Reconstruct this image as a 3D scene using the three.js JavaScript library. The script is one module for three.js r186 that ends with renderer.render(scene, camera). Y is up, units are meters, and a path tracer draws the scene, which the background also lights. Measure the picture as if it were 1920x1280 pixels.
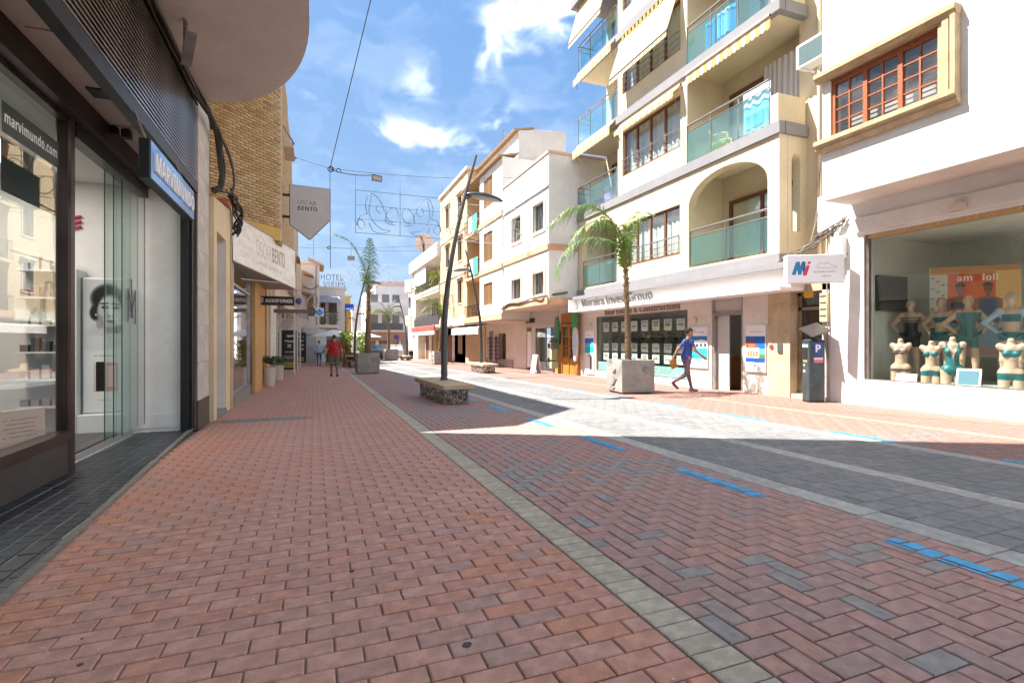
import * as THREE from 'three';
import { mergeGeometries } from 'three/addons/utils/BufferGeometryUtils.js';
import { MarchingCubes } from 'three/addons/objects/MarchingCubes.js';
import { TextGeometry } from 'three/addons/geometries/TextGeometry.js';
import { RectAreaLightUniformsLib } from 'three/addons/lights/RectAreaLightUniformsLib.js';
import { FontLoader } from 'three/addons/loaders/FontLoader.js';

// ---------------------------------------------------------------- camera, sky, sun, exposure
// The street runs along -z ("d" below is the distance along it), x is across it, the ground falls gently away.
RectAreaLightUniformsLib.init();
const scene = new THREE.Scene();
const camera = new THREE.PerspectiveCamera(67.38, 1.5, 0.05, 600);
camera.position.set(0, 1.3, 0);
camera.rotation.set(0, -Math.atan(370 / 960), 0);
camera.setViewOffset(1920, 1280, 0, 3, 1920, 1280);
const renderer = new THREE.WebGLRenderer({ antialias: true });
renderer.setSize(1024, 682);
renderer.toneMapping = THREE.LinearToneMapping;
renderer.toneMappingExposure = 6.7;
renderer.shadowMap.enabled = true;
const SUN_EL = 56 * Math.PI / 180, SUN_AZ = 28.8 * Math.PI / 180;
const sunDir = new THREE.Vector3(-Math.cos(SUN_EL) * Math.cos(SUN_AZ), Math.sin(SUN_EL), -Math.cos(SUN_EL) * Math.sin(SUN_AZ));
const sun = new THREE.DirectionalLight(new THREE.Color(1, 0.93, 0.84), 2.65);
sun.position.copy(sunDir).multiplyScalar(80).add(new THREE.Vector3(5, 0, -25));
sun.target.position.set(5, 0, -25);
sun.castShadow = true;
Object.assign(sun.shadow.camera, { left: -60, right: 60, top: 60, bottom: -60, near: 1, far: 200 });
sun.shadow.mapSize.set(4096, 4096);
scene.add(sun, sun.target);

// ---------------------------------------------------------------- noise
let seed0 = 12345;
const rnd = () => { seed0 = (seed0 + 0x6d2b79f5) | 0; let t = Math.imul(seed0 ^ (seed0 >>> 15), 1 | seed0); t = (t + Math.imul(t ^ (t >>> 7), 61 | t)) ^ t; return ((t ^ (t >>> 14)) >>> 0) / 4294967296; };
const rr = (a, b) => a + (b - a) * rnd();
const hash = (x, y, s) => { let h = Math.imul(x | 0, 374761393) ^ Math.imul(y | 0, 668265263) ^ Math.imul(s | 0, 2147483647 - 1013); h = Math.imul(h ^ (h >>> 13), 1274126177); return ((h ^ (h >>> 16)) >>> 0) / 4294967296; };
const sm = (t) => t * t * (3 - 2 * t);
const vnoise = (x, y, p, s) => { const xi = Math.floor(x), yi = Math.floor(y), fx = sm(x - xi), fy = sm(y - yi), w = (a) => ((a % p) + p) % p; const h = (i, j) => hash(w(xi + i), w(yi + j), s); return (h(0, 0) * (1 - fx) + h(1, 0) * fx) * (1 - fy) + (h(0, 1) * (1 - fx) + h(1, 1) * fx) * fy; };
const fbm = (u, v, f, oct, s) => { let a = 0, m = 0, k = 1; for (let i = 0; i < oct; i++) { a += k * vnoise(u * f, v * f, f, s + i); m += k; k *= 0.55; f *= 2; } return a / m; };
const clamp = (x, a = 0, b = 1) => Math.min(b, Math.max(a, x));
const lerp = (a, b, t) => a + (b - a) * t;

// ---------------------------------------------------------------- sky: clear blue with torn white clouds
{
  const W = 2048, H = 1024, data = new Float32Array(W * H * 4);
  const dir = new THREE.Vector3();
  const n3 = (x, y, s) => { let a = 0, m = 0, k = 1, f = 1; for (let i = 0; i < 6; i++) { a += k * vnoise(x * f + 37.1 * i, y * f + 11.7 * i, 65536, s + i); m += k; k *= 0.55; f *= 2.03; } return a / m; };
  const BANKS = [[27, 36, 9, 7.5, 0.5, 1.1, 0.5], [34, 31, 7, 6, 0.3, 0.9, 0.3], [19.5, 31, 3.4, 6.5, -0.3, 0.95, 0.17], [11.5, 21.3, 9.8, 2.2, -0.1, 1.15, 0.15], [18, 20, 6, 2.0, -0.12, 0.95, 0.14], [11, 26, 3.4, 2.8, -0.5, 0.85, 0.10], [20, 23.3, 3.4, 3, 0.2, 0.85, 0.11], [-1, 24, 2.4, 0.9, -0.2, 0.8, 0.12], [2, 33, 4.5, 1.5, -0.4, 0.85, 0.12]];
  for (let j = 0; j < H; j++) for (let i = 0; i < W; i++) {
    const lon = (i + 0.5) / W * 2 * Math.PI - Math.PI, lat = (j + 0.5) / H * Math.PI - Math.PI / 2;
    dir.set(Math.cos(lat) * Math.cos(lon), Math.sin(lat), Math.cos(lat) * Math.sin(lon));
    const y = Math.max(dir.y, 0), h = Math.pow(1 - y, 2.6), k = (j * W + i) * 4;
    const mu = Math.max(0, dir.dot(sunDir)), glow = 0.05 * Math.pow(mu, 3);
    let r = lerp(0.020, 0.098, h) + glow, g = lerp(0.057, 0.132, h) + glow, b = lerp(0.132, 0.168, h) + glow * 0.8;
    if (dir.y > 0.02) {
      const px = dir.x / (dir.y + 0.12) * 1.15, pz = dir.z / (dir.y + 0.12) * 1.15;
      const az = Math.atan2(dir.x, -dir.z) * 57.296, el = lat * 57.296;
      const big = n3(px * 0.75 + 45.3, pz * 0.75 + 8.9, 3), wx = n3(px * 3 + 9, pz * 3 + 2, 41) - 0.5, wz = n3(px * 3 + 29, pz * 3 + 52, 47) - 0.5, tear = n3((px + wx * 0.5) * 5.1 + 3.1, (pz + wz * 0.5) * 4.2 + 1.7, 11), fine = n3((px + wx * 0.4) * 17 + pz * 6 + 40, (pz + wz * 0.4) * 15 - px * 5 + 17, 23);
      let m = (big - 0.385) * 3.2 * (az > -25 && az < 65 && el < 55 ? 0 : 1), op = clamp(0.3 + (n3(px * 0.5 + 71, pz * 0.5 + 33, 57) - 0.35) * 2.6, 0.3, 1), ws = 1e-6, wo = 0;      // scattered cloud all round; the banks over the street follow
      for (const [a, e, ra, re, t, k, thick] of BANKS) { const u = (az - a) * Math.cos(e / 57.296), v = el - e, uu = u * Math.cos(t) + v * Math.sin(t), vv = -u * Math.sin(t) + v * Math.cos(t); const mm = k * (1 - Math.hypot(uu / ra, vv / re)); if (mm > 0) { ws += mm * mm; wo += mm * mm * thick; m = Math.max(m, mm); } } if (wo) op = wo / ws;
      let c = clamp(m * 0.95 - 0.12 + (tear - 0.5) * 2.6 + (fine - 0.5) * 2.4) * clamp(m * 1.7) * clamp(dir.y * 6); c = Math.pow(c, 1.6) * op + 0.03 * clamp((tear - 0.42) * 4) * clamp(dir.y * 4);
      r = lerp(r, 0.86, c); g = lerp(g, 0.85, c); b = lerp(b, 0.84, c);
    }
    if (dir.y < 0) { const q = clamp(-dir.y * 8); r = lerp(r, 0.2, q); g = lerp(g, 0.18, q); b = lerp(b, 0.16, q); }
    data[k] = r * SKYK(); data[k + 1] = g * SKYK(); data[k + 2] = b * SKYK(); data[k + 3] = 1;
  }
  function SKYK() { return 0.94; }
  const t = new THREE.DataTexture(data, W, H, THREE.RGBAFormat, THREE.FloatType);
  t.mapping = THREE.EquirectangularReflectionMapping; t.magFilter = THREE.LinearFilter; t.minFilter = THREE.LinearFilter; t.wrapS = THREE.RepeatWrapping; t.needsUpdate = true;
  scene.background = t; scene.environment = t;
}

// ---------------------------------------------------------------- textures and materials
const SRGB = (c) => (c <= 0.0031308 ? c * 12.92 : 1.055 * Math.pow(c, 1 / 2.4) - 0.055);
function dataTex(n, fn, srgb = true) {
  const d = new Uint8Array(n * n * 4);
  for (let j = 0; j < n; j++) for (let i = 0; i < n; i++) { const c = fn(i / n, j / n), k = (j * n + i) * 4; for (let q = 0; q < 3; q++) d[k + q] = clamp(typeof c === 'number' ? c : c[q]) * 255; d[k + 3] = 255; }
  const t = new THREE.DataTexture(d, n, n, THREE.RGBAFormat, THREE.UnsignedByteType);
  t.wrapS = t.wrapT = THREE.RepeatWrapping; t.magFilter = t.minFilter = THREE.LinearFilter;
  if (srgb) t.colorSpace = THREE.SRGBColorSpace;
  t.needsUpdate = true; return t;
}
const rep = (t, m) => { const c = t.clone(); c.repeat.set(1 / m, 1 / m); c.needsUpdate = true; return c; };
const T = {
  // plaster: faint cloudy weathering with small darker specks
  plaster: rep(dataTex(512, (u, v) => { const a = fbm(u, v, 4, 5, 1), b = fbm(u, v, 32, 3, 7); const k = 0.945 + (a - 0.5) * 0.10 + (b - 0.5) * 0.04; return [k, k * (0.995 + (a - 0.5) * 0.01), k * (0.985 + (a - 0.5) * 0.02)]; }), 3.1),
  plasterB: rep(dataTex(256, (u, v) => fbm(u, v, 24, 4, 21), false), 0.9),
  stone: rep(dataTex(512, (u, v) => { const a = fbm(u, v, 6, 5, 31), b = fbm(u, v, 64, 2, 37); const k = 0.9 + (a - 0.5) * 0.22 + (b - 0.5) * 0.12; return [k, k, k * 0.99]; }), 1.3),
  grit: rep(dataTex(256, (u, v) => { const a = fbm(u, v, 8, 3, 41), b = hash(u * 256, v * 256, 43); const k = 0.88 + (a - 0.5) * 0.22 + (b - 0.5) * 0.16 + (b > 0.985 ? 0.16 : 0); return k; }), 0.37),
  gritB: rep(dataTex(256, (u, v) => fbm(u, v, 48, 3, 51), false), 0.25),
  wood: rep(dataTex(256, (u, v) => { const a = fbm(u, v, 3, 4, 61), r = Math.sin((u * 14 + a * 3) * 6.283) * 0.5 + 0.5; const k = 0.8 + 0.16 * r + (fbm(u, v, 32, 2, 63) - 0.5) * 0.2; return [k, k * 0.98, k * 0.95]; }), 0.6),
  metal: rep(dataTex(256, (u, v) => { const a = fbm(u, v, 6, 5, 71); return 0.88 + (a - 0.5) * 0.3; }), 0.9),
  bark: rep(dataTex(256, (u, v) => { const a = fbm(u, v, 6, 4, 81), r = Math.abs(Math.sin(v * 6.283 * 8 + a * 3)); return [0.6 + 0.5 * a * r, 0.56 + 0.5 * a * r, 0.5 + 0.45 * a * r]; }), 0.5),
};
const mats = new Map();
const col = (c) => (Array.isArray(c) ? new THREE.Color().setRGB(c[0], c[1], c[2]) : new THREE.Color(c));
function M(c, rough = 0.8, o = {}) {
  const key = JSON.stringify([c, rough, o]);
  if (!mats.has(key)) {
    const { map, bump, bs, ...rest } = o;
    const P = { color: col(c), roughness: rough, ...rest };
    if (map) P.map = T[map];
    if (bump) { P.bumpMap = T[bump]; P.bumpScale = bs || 0.002; }
    mats.set(key, (rest.transmission !== undefined || rest.clearcoat !== undefined || rest.sheen !== undefined) ? new THREE.MeshPhysicalMaterial(P) : new THREE.MeshStandardMaterial(P));
  }
  return mats.get(key);
}
const plaster = (c) => M(c, 0.9, { map: 'plaster', bump: 'plasterB', bs: 0.0025 });
const stoneM = (c, r = 0.75) => M(c, r, { map: 'stone', bump: 'gritB', bs: 0.001 });
const metalM = (c, r = 0.45, m = 0.6) => M(c, r, { map: 'metal', metalness: m });
const glassM = M([0.93, 0.97, 0.96], 0.0, { transmission: 1, thickness: 0, ior: 1.52, side: THREE.DoubleSide });
const tealGlass = M([0.62, 0.85, 0.89], 0.03, { transmission: 0.95, thickness: 0, ior: 1.5, side: THREE.DoubleSide });
const darkGlass = M([0.03, 0.035, 0.04], 0.04, { clearcoat: 1, clearcoatRoughness: 0.02 });
const curtainM = M([0.72, 0.71, 0.70], 0.95, { transmission: 0.25, thickness: 0, side: THREE.DoubleSide });
const white = plaster([0.80, 0.80, 0.79]), cream = plaster([0.70, 0.605, 0.44]), beige = plaster([0.62, 0.47, 0.29]);
const woodBrown = M([0.20, 0.075, 0.035], 0.55, { map: 'wood' }), woodOrange = M([0.36, 0.11, 0.035], 0.5, { map: 'wood' }), woodHoney = M([0.55, 0.25, 0.05], 0.5, { map: 'wood' });
const blackM = M([0.012, 0.012, 0.013], 0.5), ironM = metalM([0.045, 0.043, 0.042], 0.55, 0.5), steelM = metalM([0.42, 0.42, 0.43], 0.35, 0.9);
const canvasTex = (w, h, draw) => { const c = document.createElement('canvas'); c.width = w; c.height = h; const g = c.getContext('2d'); draw(g, w, h); const t = new THREE.CanvasTexture(c); t.colorSpace = THREE.SRGBColorSpace; t.magFilter = THREE.LinearFilter; t.needsUpdate = true; return t; };
const printM = (tex, rough = 0.5, o = {}) => new THREE.MeshStandardMaterial({ map: tex, roughness: rough, ...o });

// ---------------------------------------------------------------- geometry helpers (world metres; d = -z)
const Vec = (x, y, d) => new THREE.Vector3(x, y, -d);
function uvm(g) {                                        // uv in metres from position, by the main axis of the normal
  if (g.index) g = g.toNonIndexed();
  const p = g.attributes.position, n = g.attributes.normal, uv = new Float32Array(p.count * 2);
  for (let i = 0; i < p.count; i++) {
    const ax = Math.abs(n.getX(i)), ay = Math.abs(n.getY(i)), az = Math.abs(n.getZ(i)), x = p.getX(i), y = p.getY(i), z = p.getZ(i);
    if (ax >= ay && ax >= az) { uv[2 * i] = z; uv[2 * i + 1] = y; } else if (ay >= az) { uv[2 * i] = x; uv[2 * i + 1] = z; } else { uv[2 * i] = x; uv[2 * i + 1] = y; }
  }
  g.setAttribute('uv', new THREE.BufferAttribute(uv, 2)); g.deleteAttribute('uv1'); return g;
}
const cen = (g, x, y, d) => g.translate(x, y, -d);
const boxC = (x, y, d, w, h, l) => uvm(new THREE.BoxGeometry(w, h, l).translate(x, y, -d));            // centre and size
const boxE = (x0, x1, y0, y1, d0, d1) => boxC((x0 + x1) / 2, (y0 + y1) / 2, (d0 + d1) / 2, Math.abs(x1 - x0), Math.abs(y1 - y0), Math.abs(d1 - d0));
function chamfer(w, h, l, b = 0.01) {                    // block with bevelled edges all round, centred
  const s = new THREE.Shape([[-w / 2 + b, -h / 2 + b], [w / 2 - b, -h / 2 + b], [w / 2 - b, h / 2 - b], [-w / 2 + b, h / 2 - b]].map((p) => new THREE.Vector2(...p)));
  return uvm(new THREE.ExtrudeGeometry(s, { depth: l - 2 * b, bevelEnabled: true, bevelThickness: b, bevelSize: b, bevelSegments: 1 }).translate(0, 0, -l / 2 + b));
}
const chamC = (x, y, d, w, h, l, b) => cen(chamfer(w, h, l, b), x, y, d);
const cyl = (x, y, d, r0, r1, h, n = 16) => new THREE.CylinderGeometry(r1, r0, h, n).translate(x, y + h / 2, -d).toNonIndexed();
const strip = (g) => { if (g.index) g = g.toNonIndexed(); for (const k of Object.keys(g.attributes)) if (!['position', 'normal', 'uv'].includes(k)) g.deleteAttribute(k); return g; };
const merge = (...gs) => mergeGeometries(gs.flat().map(strip));
const shapeOf = (pts) => new THREE.Shape(pts.map((p) => new THREE.Vector2(p[0], p[1])));
const pathOf = (pts) => new THREE.Path(pts.map((p) => new THREE.Vector2(p[0], p[1])));
const rectP = (a0, a1, b0, b1) => [[a0, b0], [a1, b0], [a1, b1], [a0, b1]];
const archP = (a0, a1, b0, b1, rise, n = 18) => { const o = [[a0, b0], [a1, b0]], c = (a0 + a1) / 2, r = (a1 - a0) / 2; for (let i = 0; i <= n; i++) { const t = Math.PI * i / n; o.push([c + r * Math.cos(t), b1 - rise + rise * Math.sin(t)]); } return o; };
const FX = new THREE.Matrix4().makeBasis(new THREE.Vector3(0, 0, -1), new THREE.Vector3(0, 1, 0), new THREE.Vector3(1, 0, 0));
// slab in the (d, y) plane from x to x + th, with openings
const wallX = (x, th, outline, holes = [], bevel = 0) => { const s = shapeOf(outline); for (const h of holes) s.holes.push(pathOf(h)); return uvm(new THREE.ExtrudeGeometry(s, { depth: th, bevelEnabled: bevel > 0, bevelThickness: bevel, bevelSize: bevel, bevelSegments: 1 }).applyMatrix4(FX).translate(x, 0, 0)); };
// slab in the (x, y) plane from d to d + th
const wallD = (d, th, outline, holes = []) => { const s = shapeOf(outline); for (const h of holes) s.holes.push(pathOf(h)); return uvm(new THREE.ExtrudeGeometry(s, { depth: th, bevelEnabled: false }).translate(0, 0, -d - th)); };
// flat slab in the (x, d) plane from y to y + th
const slabY = (y, th, outline) => uvm(new THREE.ExtrudeGeometry(shapeOf(outline), { depth: th, bevelEnabled: false }).rotateX(-Math.PI / 2).translate(0, y, 0));
function tube(pts, r, seg = 24, rad = 8, r1 = r) {       // tapered tube through points (x, y, d)
  const c = new THREE.CatmullRomCurve3(pts.map((p) => Vec(...p)));
  const g = new THREE.TubeGeometry(c, seg, 1, rad, false), p = g.attributes.position;
  for (let i = 0; i <= seg; i++) { const q = c.getPointAt(i / seg), k = lerp(r, r1, i / seg); for (let j = 0; j <= rad; j++) { const n = i * (rad + 1) + j; p.setXYZ(n, q.x + (p.getX(n) - q.x) * k, q.y + (p.getY(n) - q.y) * k, q.z + (p.getZ(n) - q.z) * k); } }
  return strip(g);
}
const bar = (a, b, r, n = 6) => tube([a, b], r, 1, n);
function plate(w, h, l, ...at) { return boxC(...at, w, h, l); }

// ---------------------------------------------------------------- scene helpers
const used = new Map();
const numbered = (n) => { const k = used.get(n) || 0; used.set(n, k + 1); return k ? `${n}_${String(k).padStart(3, '0')}` : n; };
function thing(name, label, category, at = [0, 0, 0], group, turn = 0) {
  const o = new THREE.Group(); o.name = numbered(name); o.position.copy(Vec(...at)); o.rotation.y = turn;
  o.userData = { label, category }; if (group) o.userData.group = group;
  scene.add(o); return o;
}
function struct(name, at = [0, 0, 0]) { const o = new THREE.Group(); o.name = numbered(name); o.position.copy(Vec(...at)); o.userData = { kind: 'structure' }; scene.add(o); return o; }
function lp(parent, name, geo, mat) { const m = new THREE.Mesh(geo, mat); m.name = name; m.castShadow = m.receiveShadow = true; parent.add(m); return m; }
function base(o) { const v = new THREE.Vector3(); for (let q = o; q && q !== scene; q = q.parent) v.add(q.position); return v; }
function wp(parent, name, geo, mat) { const b = base(parent); if (b.lengthSq() > 0) geo.translate(-b.x, -b.y, -b.z); return lp(parent, name, geo, mat); }   // part given in world metres
function solo(name, label, category, geo, mat, at, group) { const g = thing(name, label, category, at, group); wp(g, 'body', geo, mat); return g; }
function dup(o, at, label, turn = o.rotation.y) { const c = o.clone(); c.name = numbered(o.name.replace(/_\d{3}$/, '')); c.userData = { ...o.userData, label }; c.position.copy(Vec(...at)); c.rotation.y = turn; scene.add(c); return c; }
const gy = (d) => -0.0135 * d;
// flat printed sheet; face: 'l' looks to -x, 'r' to +x, 'c' towards the camera end of the street
function sheet(parent, name, w, h, mat, at, face) { const g = new THREE.PlaneGeometry(w, h); g.rotateY({ l: -Math.PI / 2, r: Math.PI / 2, c: 0 }[face] ?? face); g.translate(...Vec(...at).toArray()); return wp(parent, name, g, mat); }
const fonts = {};
for (const k of ['sans_bold', 'sans_regular']) fonts[k] = await new FontLoader().loadAsync(`fonts/droid/droid_${k}.typeface.json`);
function text3(str, size, depth, width, font = 'sans_bold') { const g = new TextGeometry(str, { font: fonts[font], size, depth, curveSegments: 4, bevelEnabled: false }); g.computeBoundingBox(); const b = g.boundingBox; if (width) g.scale(width / (b.max.x - b.min.x), 1, 1); g.translate(-b.min.x * (width ? width / (b.max.x - b.min.x) : 1), 0, 0); return strip(g); }
// ---------------------------------------------------------------- ground: one falling plane carrying every paved zone
const TILT = -0.0135;
function zone(name) { const o = struct(name); o.rotation.x = TILT; return o; }
function paverGeo(w, l, b = 0.006, bd = 0.005, ou = 0, ov = 0) {   // paver with a bevelled rim: w across x, l along the street, top at y = 0
  const P = [], N = [], U = [], x = w / 2, z = l / 2, xi = x - b, zi = z - b;
  const quad = (a, bq, c, d) => { const n = new THREE.Vector3().subVectors(bq, a).cross(new THREE.Vector3().subVectors(c, a)).normalize(); for (const p of [a, bq, c, a, c, d]) { P.push(p.x, p.y, p.z); N.push(n.x, n.y, n.z); U.push(p.x + ou, p.z + p.y + ov); } };
  const v = (X, Y, Z) => new THREE.Vector3(X, Y, Z);
  const top = [v(-xi, 0, zi), v(xi, 0, zi), v(xi, 0, -zi), v(-xi, 0, -zi)], rim = [v(-x, -bd, z), v(x, -bd, z), v(x, -bd, -z), v(-x, -bd, -z)], low = rim.map((q) => v(q.x, -0.03, q.z));
  quad(...top);
  for (let i = 0; i < 4; i++) { const j = (i + 1) % 4; quad(rim[i], rim[j], top[j], top[i]); quad(low[i], low[j], rim[j], rim[i]); }
  const g = new THREE.BufferGeometry();
  g.setAttribute('position', new THREE.Float32BufferAttribute(P, 3)); g.setAttribute('normal', new THREE.Float32BufferAttribute(N, 3)); g.setAttribute('uv', new THREE.Float32BufferAttribute(U, 2));
  return g;
}
const geoCache = new Map();
function paverVariants(w, l, b) { const k = `${w.toFixed(3)},${l.toFixed(3)},${b}`; if (!geoCache.has(k)) geoCache.set(k, [0, 1, 2, 3].map((i) => paverGeo(w, l, b, 0.005, i * 0.093, i * 0.171))); return geoCache.get(k); }
const camProj = (x, y, d) => { const th = Math.atan(370 / 960), z = x * Math.sin(th) + d * Math.cos(th), px = x * Math.cos(th) - d * Math.sin(th); return [960 + 960 * px / z, 637 - 960 * (y - 1.3) / z, z]; };
const seen = (x, d) => { const [px, py, z] = camProj(x, gy(d), d); return z > 0.3 && px > -60 && px < 1980 && py < 1320; };
// bricks: [x, d, w, l, tone]; the 300 that show largest become parts of their own, the rest one mass
function pave(o, bricks, palette, rough, partName, massName, most = 300, b = 0.006) {
  const pm = palette.map((c) => M(c, rough, { map: 'grit', bump: 'gritB', bs: 0.0012 }));
  const inView = bricks.filter((q) => seen(q[0], q[1])).sort((a, c) => Math.hypot(a[0], a[1]) - Math.hypot(c[0], c[1]));
  const near = new Set(inView.slice(0, most)), rest = bricks.filter((q) => !near.has(q));
  const q4 = new THREE.Quaternion(), e = new THREE.Euler(), m4 = new THREE.Matrix4(), one = new THREE.Vector3(1, 1, 1), pos = new THREE.Vector3();
  const place = (q) => { e.set(rr(-1, 1) * 0.006, 0, rr(-1, 1) * 0.006); return m4.compose(pos.set(q[0], rr(-0.0022, 0.0012), -q[1]), q4.setFromEuler(e), one); };
  for (const q of near) { const m = lp(o, partName, paverVariants(q[2], q[3], b)[Math.floor(rnd() * 4)], pm[q[4]]); place(q).decompose(m.position, m.quaternion, m.scale); }
  const kinds = new Map();
  for (const q of rest) { const k = `${q[2].toFixed(3)},${q[3].toFixed(3)}`; if (!kinds.has(k)) kinds.set(k, []); kinds.get(k).push(q); }
  for (const list of kinds.values()) {
    const im = new THREE.InstancedMesh(paverVariants(list[0][2], list[0][3], b)[0], M([1, 1, 1], rough, { map: 'grit', bump: 'gritB', bs: 0.0012 }), list.length);
    im.name = massName; im.userData = { kind: 'stuff' }; im.castShadow = im.receiveShadow = true;
    list.forEach((q, i) => { im.setMatrixAt(i, place(q)); im.setColorAt(i, col(palette[q[4]])); });
    o.add(im);
  }
}
function bed(o, x0, x1, d0, d1, c) { lp(o, 'joint_sand', boxC((x0 + x1) / 2, -0.021, (d0 + d1) / 2, x1 - x0, 0.02, d1 - d0), M(c, 0.95, { map: 'grit', bump: 'gritB', bs: 0.003 })); }
function running(x0, x1, d0, d1, w, l, gap, tone, skip) {          // courses across the street, halved at the x1 side in every other course
  const out = []; let row = 0;
  for (let d = d0; d < d1; d += l, row++) {
    let x = x1, first = row % 2;
    while (x > x0 + 0.02) { const ww = Math.min(first ? w / 2 : w, x - x0); first = 0; const c = x - ww / 2; if (ww > 0.05 && !(skip && skip(c, d + l / 2, ww))) out.push([c, d + l / 2, +(ww - gap).toFixed(3), l - gap, tone(c, d)]); x -= ww; }
  }
  return out;
}
function herring(x0, x1, d0, d1, u, gap, tone) {
  const out = [], ni = Math.ceil((x1 - x0) / u), nj = Math.ceil((d1 - d0) / u);
  for (let j = -1; j < nj; j++) for (let i = -1; i < ni; i++) {
    const m = (((i - j) % 4) + 4) % 4; if (m !== 0 && m !== 3) continue;
    let a0 = x0 + i * u, a1 = a0 + (m === 0 ? 2 : 1) * u, b0 = d0 + j * u, b1 = b0 + (m === 3 ? 2 : 1) * u;
    a0 = Math.max(a0, x0); a1 = Math.min(a1, x1); b0 = Math.max(b0, d0); b1 = Math.min(b1, d1);
    if (a1 - a0 < 0.05 || b1 - b0 < 0.05) continue;
    out.push([(a0 + a1) / 2, (b0 + b1) / 2, +(a1 - a0 - gap).toFixed(3), +(b1 - b0 - gap).toFixed(3), tone((a0 + a1) / 2, (b0 + b1) / 2)]);
  }
  return out;
}
const wn = (x, y, s) => vnoise(x + 100, y + 100, 4096, s);
const END = 46;
{
  const o = zone('ground'); lp(o, 'earth', boxC(0, -0.1, 80, 500, 0.1, 420), M([0.24, 0.17, 0.14], 0.95, { map: 'grit' }));
  const far = zone('street_end'); lp(far, 'paving', boxC(5.5, -0.008, END + 45, 24, 0.015, 90), M([0.36, 0.27, 0.24], 0.85, { map: 'grit' }));
}
const W = 0.231, gap = 0.0075;
const inCover = (x, d, w) => d > 10.0 && d < 10.44 && ((x > -1.45 - w / 2 && x < -0.88 + w / 2) || (x > -0.78 - w / 2 && x < -0.2 + w / 2));
{ // walkway: terracotta pavers in running bond
  const o = zone('walkway_pavement');
  bed(o, -1.72, 1.465, 0.6, END, [0.30, 0.205, 0.155]);
  const pal = [[0.62, 0.29, 0.19], [0.61, 0.305, 0.22], [0.60, 0.325, 0.25], [0.56, 0.31, 0.245], [0.63, 0.345, 0.26], [0.52, 0.31, 0.255]];
  const tone = (x, d) => { const worn = wn(x * 0.9 + 7, d * 0.35, 5) * 0.6 + clamp((x + 1.7) / 1.3) * 0.5 - 0.1, r = rnd(); return worn < 0.32 ? (r < 0.6 ? 0 : r < 0.9 ? 1 : 3) : worn < 0.62 ? (r < 0.25 ? 0 : r < 0.6 ? 1 : r < 0.9 ? 2 : 5) : (r < 0.2 ? 1 : r < 0.62 ? 2 : r < 0.85 ? 4 : 3); };
  pave(o, running(-1.7, 1.465, 0.7, END, W, W / 2, gap, tone, inCover), pal, 0.82, 'paver', 'distant_pavers');
  const gum = M([0.05, 0.05, 0.055], 0.8), pale = M([0.5, 0.47, 0.44], 0.9);
  for (let k = 0; k < 46; k++) { const x = rr(-1.3, 1.35), d = 1.5 + 6 * rnd() * rnd(), r = rr(0.003, 0.009), s = []; for (let i = 0; i < 8; i++) { const a = i / 8 * 6.283, q = r * rr(0.5, 1.3); s.push([x + q * Math.cos(a), d + q * Math.sin(a)]); } lp(o, k % 3 ? 'pale_speck' : 'gum_spot', slabY(0.002, 0.0015, s), k % 3 ? pale : gum); }
  for (const [x, d, r] of [[0.56, 1.86, 0.016], [0.62, 2.15, 0.02], [0.96, 1.62, 0.018], [1.01, 1.7, 0.011], [0.7, 1.66, 0.012], [-0.32, 1.98, 0.012], [-0.9, 2.6, 0.012], [0.2, 3.1, 0.014], [-0.5, 4.2, 0.013], [0.9, 5.2, 0.015]]) {
    const s = []; for (let i = 0; i < 14; i++) { const a = i / 14 * 6.283, k = r * (0.8 + 0.35 * rnd()); s.push([x + k * Math.cos(a), d + k * Math.sin(a) * 0.9]); }
    lp(o, 'gum_spot', slabY(0.002, 0.002, s), gum);
  }
}
{ // pale border between the walkway and the parking bays
  const o = zone('border_pavement'); bed(o, 1.467, 1.69, 0.6, END, [0.13, 0.11, 0.09]);
  const pal = [[0.52, 0.45, 0.345], [0.55, 0.48, 0.375], [0.49, 0.425, 0.33]], list = [];
  for (let d = 0.7; d < END; d += W / 2) list.push([1.579, d + W / 4, 0.216, W / 2 - gap, Math.floor(rnd() * 3)]);
  pave(o, list, pal, 0.85, 'paver', 'distant_pavers', 200);
}
const bands = [4.72, 9.9, 15.1, 20.3, 25.5, 30.7];
const grey = (d) => Math.max(...bands.map((b) => Math.exp(-(((d - b) / 0.55) ** 2))));
let parkingPavers, farPavers;
{ // parking bays: herringbone
  const o = zone('parking_pavement'); bed(o, 1.69, 3.86, 0.6, END, [0.15, 0.11, 0.095]);
  const pal = [[0.46, 0.265, 0.23], [0.43, 0.27, 0.24], [0.40, 0.27, 0.24], [0.37, 0.295, 0.265], [0.325, 0.295, 0.28], [0.49, 0.275, 0.22]];
  const tone = (x, d) => { const g = grey(d) * 0.7 + 0.14 * wn(x * 0.8, d * 0.8, 9), r = rnd(); return r < g ? (rnd() < 0.6 ? 4 : 3) : r < g + 0.12 ? 5 : r < g + 0.5 ? 0 : r < g + 0.8 ? 1 : 2; };
  const list = herring(1.695, 3.86, 0.7, END, W / 2, gap, tone); parkingPavers = list;
  pave(o, list, pal, 0.82, 'paver', 'distant_pavers');
}
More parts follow.
